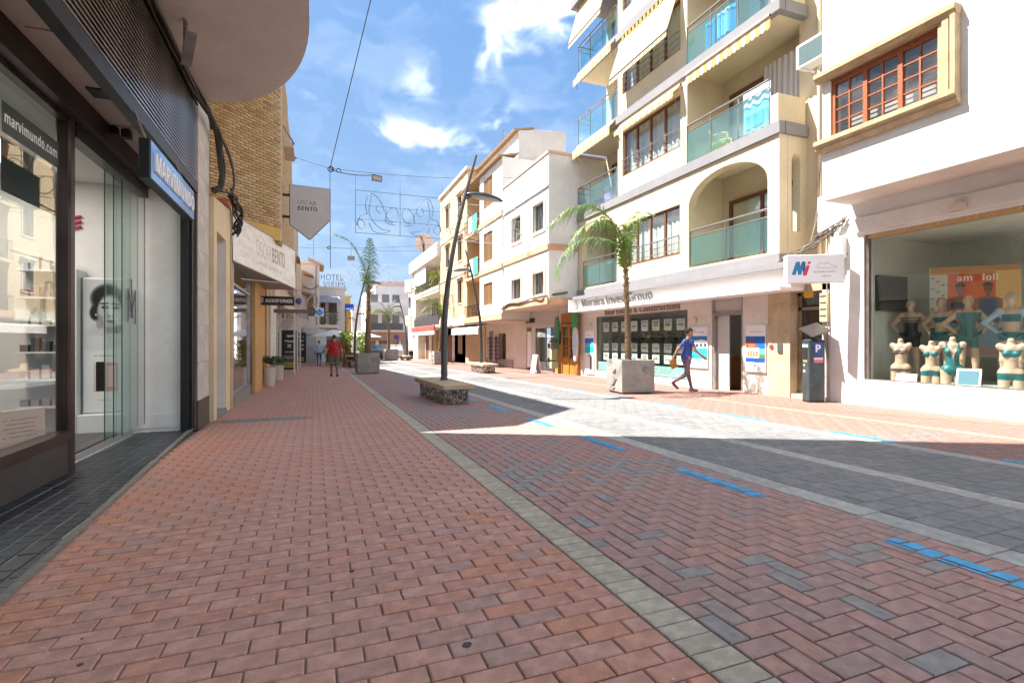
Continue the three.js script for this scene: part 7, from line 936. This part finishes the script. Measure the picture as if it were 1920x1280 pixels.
  const q = thing('span_wire', 'thin wire from the brick wall to the far houses', 'cable', [4, 6, 30]); wp(q, 'wire', tube(sag([-0.9, 6.3, 30], [9.4, 7.4, 30], 0.2), 0.008, 16, 4), wire);
}
// ---------------------------------------------------------------- figures: one skin drawn round a posed skeleton
function skin(bones, balls, lo, hi, res, paint, k = 0.035) {
  const mc = new MarchingCubes(res, new THREE.MeshBasicMaterial(), false, false, 120000); mc.isolation = 0; mc.reset();
  const c = lo.map((a, i) => (a + hi[i]) / 2), hs = lo.map((a, i) => (hi[i] - a) / 2), sz = mc.size, half = mc.halfsize;
  const B = bones.map(([a, b, r0, r1]) => ({ a, d: [b[0] - a[0], b[1] - a[1], b[2] - a[2]], r0, r1 })); for (const q of B) q.l2 = q.d[0] ** 2 + q.d[1] ** 2 + q.d[2] ** 2 || 1e-9;
  const sdf = (x, y, z) => { let m = 1e3; const mn = (d) => { const h = clamp(0.5 + 0.5 * (m - d) / k); m = lerp(m, d, h) - k * h * (1 - h); }; for (const q of B) { const px = x - q.a[0], py = y - q.a[1], pz = z - q.a[2], t = clamp((px * q.d[0] + py * q.d[1] + pz * q.d[2]) / q.l2); mn(Math.hypot(px - q.d[0] * t, py - q.d[1] * t, pz - q.d[2] * t) - lerp(q.r0, q.r1, t)); } for (const [p, r] of balls) { const e = Math.hypot((x - p[0]) / r[0], (y - p[1]) / r[1], (z - p[2]) / r[2]); mn((e - 1) * Math.min(...r)); } return m; };
  for (let i = 0; i < sz; i++) for (let j = 0; j < sz; j++) for (let l = 0; l < sz; l++) mc.field[l + j * sz + i * sz * sz] = -sdf(c[0] + (l - half) / half * hs[0], c[1] + (j - half) / half * hs[1], c[2] + (i - half) / half * hs[2]);
  mc.update(); const n = mc.count, P = new Float32Array(n * 3), N = new Float32Array(n * 3), C = new Float32Array(n * 3), e = 0.004;
  for (let i = 0; i < n; i++) { const p = [0, 1, 2].map((q) => c[q] + mc.positionArray[3 * i + q] * hs[q]); const g = [sdf(p[0] + e, p[1], p[2]) - sdf(p[0] - e, p[1], p[2]), sdf(p[0], p[1] + e, p[2]) - sdf(p[0], p[1] - e, p[2]), sdf(p[0], p[1], p[2] + e) - sdf(p[0], p[1], p[2] - e)], L = Math.hypot(...g) || 1, col2 = paint(...p); for (let q = 0; q < 3; q++) { P[3 * i + q] = p[q]; N[3 * i + q] = g[q] / L; C[3 * i + q] = col2[q]; } }
  const g = new THREE.BufferGeometry(); g.setAttribute('position', new THREE.BufferAttribute(P, 3)); g.setAttribute('normal', new THREE.BufferAttribute(N, 3)); g.setAttribute('color', new THREE.BufferAttribute(C, 3)); return g;
}
const SK = [0.42, 0.23, 0.15];
// body frame: z towards the figure's front, x to its left hand side, heights for 1.76 m
function figure({ hipL, hipR, kneeL, kneeR, ankL, ankR, elbL, elbR, wriL, wriR, lean = 0, wide = 1 }, paint, res = 92) {
  const sh = lean * 0.45, b = [], hx = 0.095 * wide, X = 0.175 * wide;
  const S = { L: [X, 1.41, sh], R: [-X, 1.41, sh], HL: [hx, 0.93, 0], HR: [-hx, 0.93, 0] };
  b.push([[0, 0.98, 0], [0, 1.2, sh * 0.5], 0.135 * wide, 0.13 * wide], [[0, 1.2, sh * 0.5], [0, 1.38, sh], 0.13 * wide, 0.115], [[0.06 * wide, 1.3, sh * 0.8], S.L, 0.095, 0.06], [[-0.06 * wide, 1.3, sh * 0.8], S.R, 0.095, 0.06], [[0.07, 0.97, 0], [-0.07, 0.97, -0.02], 0.12 * wide, 0.12 * wide], [[0, 1.42, sh], [0, 1.54, sh + 0.015], 0.058, 0.052]);
  b.push([S.HL, kneeL, 0.092 * wide, 0.06], [kneeL, ankL, 0.058, 0.04], [S.HR, kneeR, 0.092 * wide, 0.06], [kneeR, ankR, 0.058, 0.04]);
  b.push([S.L, elbL, 0.06, 0.046], [elbL, wriL, 0.041, 0.028], [S.R, elbR, 0.06, 0.046], [elbR, wriR, 0.041, 0.028]);
  for (const [a, t] of [[ankL, ankL[3]], [ankR, ankR[3]]]) { const an = t || 0; b.push([[a[0], a[1] - 0.03, a[2] - 0.04], [a[0] * 1.08, a[1] - 0.05 - 0.17 * Math.sin(an), a[2] + 0.17 * Math.cos(an)], 0.042, 0.034]); }
  for (const [w, e] of [[wriL, elbL], [wriR, elbR]]) { const u = [0, 1, 2].map((q) => w[q] - e[q]), L = Math.hypot(...u), n = u.map((v) => v / L), P = (k, s, f) => [w[0] + n[0] * k + f, w[1] + n[1] * k, w[2] + n[2] * k + s]; b.push([w.slice(0, 3), P(0.07, 0, 0), 0.03, 0.032]); [-0.03, -0.01, 0.012, 0.032].forEach((s, i) => b.push([P(0.06, s, 0), P(0.155 + [0, 0.015, 0.01, -0.015][i], s * 1.05, -Math.sign(w[0]) * 0.03), 0.011, 0.0085])); b.push([P(0.03, 0.028, 0), P(0.10, 0.055, -Math.sign(w[0]) * 0.01), 0.012, 0.009]); }
  const hz = sh + 0.03, balls = [[[0, 1.655, hz], [0.077, 0.112, 0.095]], [[0, 1.61, hz + 0.035], [0.055, 0.07, 0.06]], [[0, 1.645, hz + 0.1], [0.014, 0.022, 0.018]], [[0.078, 1.645, hz - 0.005], [0.012, 0.03, 0.02]], [[-0.078, 1.645, hz - 0.005], [0.012, 0.03, 0.02]]];
  const all = [kneeL, kneeR, ankL, ankR, elbL, elbR, wriL, wriR], mn = (i) => Math.min(...all.map((q) => q[i]), -0.2) - 0.26, mx = (i) => Math.max(...all.map((q) => q[i]), 0.2) + 0.26;
  return skin(b, balls, [mn(0), -0.06, mn(2)], [mx(0), 1.8, mx(2)], res, (x, y, z) => paint(x, y, z, hz), 0.028);
}
const hairM = (c) => M(c, 0.8);
function hair(o, hz, c, low = 0.02) { const g = new THREE.SphereGeometry(1, 20, 12, 0, 6.283, 0, 1.75).scale(0.084, 0.112, 0.1).rotateX(-0.38).toNonIndexed().translate(0, 1.672, hz - 0.008), p = g.attributes.position; for (let i = 0; i < p.count; i++) { const k = 1 + 0.03 * Math.sin(p.getX(i) * 160) * Math.sin(p.getY(i) * 130 + p.getZ(i) * 150); p.setXYZ(i, p.getX(i) * k, 1.672 + (p.getY(i) - 1.672) * k, hz + (p.getZ(i) - hz) * k); } lp(o, 'hair', g, hairM(c)); }
function face(o, hz) { for (const s of [-1, 1]) lp(o, 'eye', new THREE.SphereGeometry(0.009, 8, 6).toNonIndexed().translate(s * 0.03, 1.66, hz + 0.086), M([0.03, 0.02, 0.015], 0.3)); lp(o, 'mouth', new THREE.SphereGeometry(1, 8, 6).scale(0.024, 0.006, 0.01).toNonIndexed().translate(0, 1.59, hz + 0.087), M([0.30, 0.10, 0.09], 0.6)); }
const vcol = (r = 0.75) => new THREE.MeshStandardMaterial({ vertexColors: true, roughness: r, color: 0xffffff }); const clothM = vcol(0.85);
const armSkin = (x, y, lim = 1.2) => Math.abs(x) > 0.19 && y < lim;
{ // man walking past the agency
  const o = thing('person', 'man in a blue T-shirt, patterned shorts and cap striding past the agency', 'person', [9.62, gy(11.5) + 0.01, 11.5], undefined, 1.35);
  const pose = { kneeL: [0.1, 0.52, 0.1], ankL: [0.1, 0.08, 0.2], kneeR: [-0.1, 0.5, -0.05], ankR: [-0.1, 0.3, -0.42, 0.9], elbL: [0.27, 1.18, -0.12], wriL: [0.3, 0.98, -0.22], elbR: [-0.27, 1.17, 0.1], wriR: [-0.27, 1.0, 0.32], lean: 0.12, wide: 1.02 };
  pose.ankL[3] = 0; const geo = figure(pose, (x, y, z, hz) => {
    if (y > 1.48) return SK; if (armSkin(x, y, 1.26)) return SK; if (y > 0.93) return [0.055, 0.085, 0.30]; if (y > 0.60) return (Math.sin(x * 90) * Math.sin(y * 80 + z * 60) > 0.1) ? [0.13, 0.08, 0.13] : [0.22, 0.14, 0.19];
    if (y < 0.09 && z > 0) return [0.24, 0.12, 0.2]; if (z < -0.38) return [0.1, 0.05, 0.09]; return [0.17, 0.10, 0.115]; });
  lp(o, 'body', geo, clothM); const hz = 0.12 * 0.45 + 0.03; hair(o, hz, [0.03, 0.018, 0.012]); face(o, hz); lp(o, 'cap', merge(new THREE.SphereGeometry(1, 18, 8, 0, 6.283, 0, 1.45).scale(0.089, 0.1, 0.105).toNonIndexed().translate(0, 1.69, hz), uvm(new THREE.CylinderGeometry(0.075, 0.08, 0.012, 14).scale(1, 1, 1.1).toNonIndexed().translate(0, 1.705, hz + 0.11))), M([0.03, 0.022, 0.022], 0.8));
  lp(o, 'beard', new THREE.SphereGeometry(1, 12, 8).scale(0.056, 0.045, 0.05).toNonIndexed().translate(0, 1.575, hz + 0.042), hairM([0.09, 0.04, 0.025]));
  const b = thing('paper_folder', 'orange brown folder held in the walking man\'s hand', 'folder', [9.62, gy(11.5), 11.5], undefined, 1.35); lp(b, 'folder', uvm(new THREE.BoxGeometry(0.02, 0.26, 0.19).rotateZ(0.1).rotateX(-0.4).translate(0.3, 0.78, -0.3 + 0.06)), M([0.55, 0.25, 0.06], 0.7));
}
const walkPose = { kneeL: [0.1, 0.5, 0.12], ankL: [0.1, 0.08, 0.1], kneeR: [-0.1, 0.49, 0.02], ankR: [-0.1, 0.12, -0.2, 0.5], elbL: [0.29, 1.15, -0.04], wriL: [0.32, 0.92, 0.08], elbR: [-0.29, 1.15, -0.08], wriR: [-0.32, 0.92, -0.02], lean: 0.04, wide: 1.16 };
{ // man in red, from behind
  const o = thing('person', 'stocky man in a red T-shirt and grey trousers walking away', 'person', [0.8, gy(24), 24], undefined, Math.PI + 0.1); const red = [0.40, 0.012, 0.02];
  const geo = figure({ ...walkPose, wide: 1.22, elbL: [0.3, 1.13, -0.02], wriL: [0.34, 0.9, 0.06], elbR: [-0.3, 1.13, -0.04], wriR: [-0.33, 0.9, 0.02] }, (x, y) => (y > 1.49 ? SK : Math.abs(x) > 0.215 && y < 1.2 ? SK : y > 0.9 ? red : y > 0.11 ? [0.15, 0.115, 0.115] : [0.03, 0.022, 0.02])); geo.scale(1.04, 1.04, 1.04); lp(o, 'body', geo, clothM); const g = { add(m) { m.geometry.scale(1.04, 1.04, 1.04); o.add(m); } }; hair(g, 0.048, [0.05, 0.03, 0.022]); face(g, 0.048);
}
{ // person with shoulder bag
  const o = thing('person', 'person in a pale blue shirt and jeans carrying a dark shoulder bag', 'person', [0.27, gy(38) , 38], undefined, Math.PI - 0.1);
  const geo = figure({ ...walkPose, wide: 1.08 }, (x, y) => (y > 1.49 ? SK : Math.abs(x) > 0.25 && y < 1.0 ? SK : y > 0.92 ? [0.36, 0.43, 0.58] : y > 0.1 ? [0.06, 0.11, 0.24] : [0.12, 0.08, 0.07]), 76); lp(o, 'body', geo, clothM); hair(o, 0.048, [0.16, 0.09, 0.06]); face(o, 0.048);
  const b = thing('shoulder_bag', 'dark purple bag hanging at the side of the person in pale blue', 'bag', [0.27, gy(38), 38], undefined, Math.PI - 0.1); lp(b, 'pouch', chamC(-0.3, 1.0, 0, 0.1, 0.26, 0.28, 0.03), M([0.05, 0.02, 0.06], 0.6)); lp(b, 'strap', tube([[-0.3, 1.12, -0.1], [-0.2, 1.48, 0], [-0.3, 1.12, 0.1]], 0.012, 10, 5), M([0.05, 0.02, 0.06], 0.6));
}
for (const [x, d, l, top, leg, t] of [[0.95, 41, 'woman in grey standing near the parasols', [0.3, 0.3, 0.36], [0.1, 0.1, 0.12], 0.4], [2.0, 36.4, 'person in dark red by the terrace chairs', [0.16, 0.03, 0.03], [0.1, 0.07, 0.06], 1.2], [4.6, 55, 'person in pale turquoise at the far end of the road', [0.3, 0.5, 0.52], [0.4, 0.4, 0.42], 0.3], [5.2, 56, 'person in white beside the black car', [0.6, 0.62, 0.66], [0.2, 0.22, 0.3], 2.4]]) { const o = thing('person', l, 'person', [x, gy(d), d], 'people far down the street', t); lp(o, 'body', figure(walkPose, (X, y) => (y > 1.49 ? SK : Math.abs(X) > 0.25 && y < 1.2 ? SK : y > 0.92 ? top : leg), 56), clothM); hair(o, 0.048, [0.06, 0.035, 0.025]); }
// ---------------------------------------------------------------- swimwear window: mannequins, torsos, screen, picture, cards
const MAN = [0.56, 0.38, 0.27], teal = [0.012, 0.13, 0.15];
function mannequin(label, x, d, turn, dress, pose = {}) {
  const o = thing('mannequin', label, 'mannequin', [x, 0.425, d], 'mannequins in the swimwear window', turn);
  const geo = figure({ kneeL: [0.1, 0.5, 0.05], ankL: [0.11, 0.08, 0.06], kneeR: [-0.1, 0.5, 0], ankR: [-0.1, 0.08, -0.04], elbL: [0.36, 1.2, -0.08], wriL: [0.2, 1.03, 0.05], elbR: [-0.36, 1.2, -0.06], wriR: [-0.2, 1.03, 0.06], lean: 0, wide: 0.86, ...pose }, (X, y, z) => dress(X, y, z) || MAN, 80); lp(o, 'body', geo, vcol(0.45)); return o;
}
const stripe = (y) => (Math.sin(y * 120) > 0 ? [0.3, 0.2, 0.18] : [0.03, 0.025, 0.03]), dot = (x, y, z) => (Math.sin(x * 140) * Math.sin(y * 140 + z * 90) > 0.45 ? [0.06, 0.24, 0.26] : teal);
mannequin('mannequin in a dark strapless dress with striped band by the window edge', 12.25, 7.35, -1.2, (x, y) => (Math.abs(x) < 0.18 && y > 1.22 && y < 1.36 ? stripe(y) : Math.abs(x) < 0.2 && y > 0.72 && y <= 1.22 ? [0.015, 0.015, 0.02] : y < 0.95 && y > 0.72 && Math.abs(x) < 0.24 ? [0.015, 0.015, 0.02] : null));
mannequin('mannequin in a teal bikini with hand on hip before the picture', 12.2, 6.72, -1.5, (x, y) => (Math.abs(x) < 0.17 && ((y > 1.22 && y < 1.35) || (y > 0.86 && y < 1.04)) ? teal : null));
mannequin('mannequin in a dotted teal dress in the middle of the window', 12.1, 6.22, -0.9, (x, y, z) => ((Math.abs(x) < 0.19 || y < 1) && y > 0.72 && y < 1.42 && Math.abs(x) < 0.26 ? dot(x, y, z) : null));
mannequin('mannequin in teal bikini under an open pale blue shirt', 12.0, 5.5, -1.1, (x, y, z) => (Math.abs(x) < 0.13 && z > 0 && ((y > 1.2 && y < 1.34) || (y > 0.85 && y < 1.02)) ? teal : y > 1.0 && y < 1.45 && (Math.abs(x) > 0.1 || z < 0) ? [0.33, 0.46, 0.55] : y > 0.86 && y < 1.0 && Math.abs(x) < 0.2 ? teal : null));
function torso(label, x, d, turn, dress, sc = 1) {
  const o = thing('torso_form', label, 'mannequin', [x, 0.425, d], 'torso forms in the swimwear window', turn); const b = [[[0, 0.95, 0], [0, 1.2, 0], 0.11, 0.095], [[0, 1.2, 0], [0, 1.38, 0], 0.1, 0.1], [[0.05, 1.33, 0], [0.15, 1.42, 0], 0.085, 0.062], [[-0.05, 1.33, 0], [-0.15, 1.42, 0], 0.085, 0.062], [[0.06, 0.92, -0.02], [-0.06, 0.92, -0.02], 0.125, 0.125], [[0.09, 0.9, 0], [0.1, 0.66, 0.01], 0.095, 0.08], [[-0.09, 0.9, 0], [-0.1, 0.66, 0.01], 0.095, 0.08], [[0, 1.42, 0], [0, 1.53, 0.01], 0.055, 0.05]];
  const g = skin(b, [[[0.068, 1.28, 0.075], [0.06, 0.058, 0.055]], [[-0.068, 1.28, 0.075], [0.06, 0.058, 0.055]]], [-0.3, 0.62, -0.25], [0.3, 1.6, 0.25], 70, (X, y, z) => dress(X, y, z) || MAN, 0.03); g.translate(0, -0.62, 0); g.scale(sc, sc, sc); lp(o, 'body', g, vcol(0.45)); lp(o, 'stand', boxC(0, 0.0, 0, 0.34, 0.02, 0.24), M([0.5, 0.5, 0.5], 0.4)); return o;
}
torso('torso form in a striped bikini at the window edge', 11.5, 7.1, -1.3, (x, y) => ((y > 1.23 && y < 1.34 && Math.abs(x) < 0.13) || (y > 0.83 && y < 0.92) ? stripe(y) : null), 0.95);
torso('small torso form in a teal triangle bikini beside the white card', 11.45, 6.5, -1.2, (x, y, z) => (z > 0 && Math.hypot(Math.abs(x) - 0.068, y - 1.28) < 0.065 ? dot(x, y, z) : y > 0.8 && y < 0.93 - Math.abs(x) * 0.2 ? teal : null), 0.9);
torso('torso form in a teal one-piece swimsuit', 11.42, 6.12, -1.0, (x, y, z) => (y > 0.78 + Math.abs(x) * 0.9 && y < 1.36 && !(z > 0 && Math.abs(x) < (y - 1.12) * 0.22) ? dot(x, y, z) : Math.abs(Math.abs(x) - 0.09) < 0.018 && y < 1.47 && y > 1.3 ? teal : null), 0.98);
torso('torso form in a teal bikini nearest the window end', 11.45, 5.25, -1.1, (x, y) => ((y > 1.22 && y < 1.35) || (y > 0.8 && y < 0.92) ? teal : null), 0.95);
{
  const s = thing('wall_screen', 'dark wood framed screen on the swimwear shop side wall', 'screen', [12.2, 2, 7.75]); wp(s, 'panel', boxE(11.75, 12.75, 1.95, 2.75, 7.72, 7.79), M([0.06, 0.045, 0.035], 0.35));
  const p = thing('hanging_picture', 'large hanging picture of two swimmers before an orange shop', 'picture', [13, 1, 6.4]); const turn = -0.8; p.position.copy(Vec(12.95, 0.95, 6.55)); p.rotation.y = turn;
  lp(p, 'board', boxC(0, 0.95, 0, 1.5, 1.9, 0.02), M([0.6, 0.55, 0.5], 0.6)); lp(p, 'print', new THREE.PlaneGeometry(1.48, 1.88).translate(0, 0.95, 0.014), printM(canvasTex(600, 760, (g, w, h) => {
    g.fillStyle = '#c98a52'; g.fillRect(0, 0, w, h); g.fillStyle = '#dd5a22'; g.fillRect(90, 60, 350, 300); g.fillStyle = '#e9b46c'; g.fillRect(440, 40, 160, 420); g.fillStyle = '#c9bfae'; g.fillRect(0, 60, 120, 460); g.fillStyle = '#8f8577'; for (let k = 0; k < 14; k++) g.fillRect(5 + (k % 3) * 36, 80 + k * 30, 24, 16); g.fillStyle = '#4a4f57'; g.fillRect(0, 520, w, 240); g.fillStyle = '#9b6f5c'; g.fillRect(0, 640, w, 120); g.fillStyle = '#efe9df'; g.font = 'bold 74px sans-serif'; g.fillText('am', 180, 120); g.fillText('loli', 350, 120); g.fillStyle = '#d8300f'; g.beginPath(); g.arc(322, 96, 30, 0, 7); g.fill();
    const fig = (x, s, top, one) => { g.fillStyle = '#8a5238'; g.beginPath(); g.ellipse(x, 190, 30 * s, 40 * s, 0, 0, 7); g.fill(); g.fillRect(x - 14, 220, 28, 40); g.beginPath(); g.moveTo(x - 78, 270); g.quadraticCurveTo(x, 235, x + 78, 270); g.lineTo(x + 60, 450); g.lineTo(x - 60, 450); g.fill(); g.fillRect(x - 96, 275, 28, 190); g.fillRect(x + 68, 275, 28, 190); g.fillStyle = '#2a1c16'; g.beginPath(); g.ellipse(x, 168, 36 * s, 34 * s, 0, 3.1, 6.3); g.fill(); g.fillStyle = top; if (one) { g.beginPath(); g.moveTo(x - 55, 275); g.lineTo(x + 55, 275); g.lineTo(x + 66, 430); g.lineTo(x - 66, 430); g.fill(); } else g.fillRect(x - 62, 300, 124, 48); g.fillRect(x - 72, 430, 144, 60); g.fillStyle = '#6b7f8c'; g.fillRect(x - 70, 480, 140, 200); }; fig(205, 1, '#2c3a4f', false); fig(390, 1, '#24405f', true); }), 0.5));
  const card = (label, x, d, w, h, c) => { const o = thing('price_card', label, 'card', [x, 0.43, d], 'cards on the swimwear window floor', -1.35); lp(o, 'board', uvm(new THREE.BoxGeometry(w, h, 0.012).rotateX(-0.25).translate(0, h / 2, 0)), M([0.66, 0.67, 0.66], 0.5)); lp(o, 'picture', uvm(new THREE.BoxGeometry(w * 0.8, h * 0.75, 0.004).rotateX(-0.25).translate(0, h / 2, 0.011)), M(c, 0.5)); };
  card('white picture card lying in front of the striped torso', 11.32, 6.88, 0.36, 0.18, [0.4, 0.46, 0.48]); card('blue swimsuit picture card before the dotted dress', 11.3, 5.8, 0.36, 0.34, [0.10, 0.22, 0.3]);
  const cn = thing('shop_counter', 'pale green counter with drawers behind the mannequins', 'counter', [13.6, 0.42, 5.6]); wp(cn, 'carcass', chamC(13.7, 0.85, 5.4, 0.5, 0.86, 2.0, 0.01), plaster([0.5, 0.56, 0.5])); wp(cn, 'knob', merge(...[0, 1, 2].map((k) => new THREE.SphereGeometry(0.03, 8, 6).toNonIndexed().translate(13.43, 0.6 + k * 0.22, -5.8))), steelM);
}
renderer.render(scene, camera);
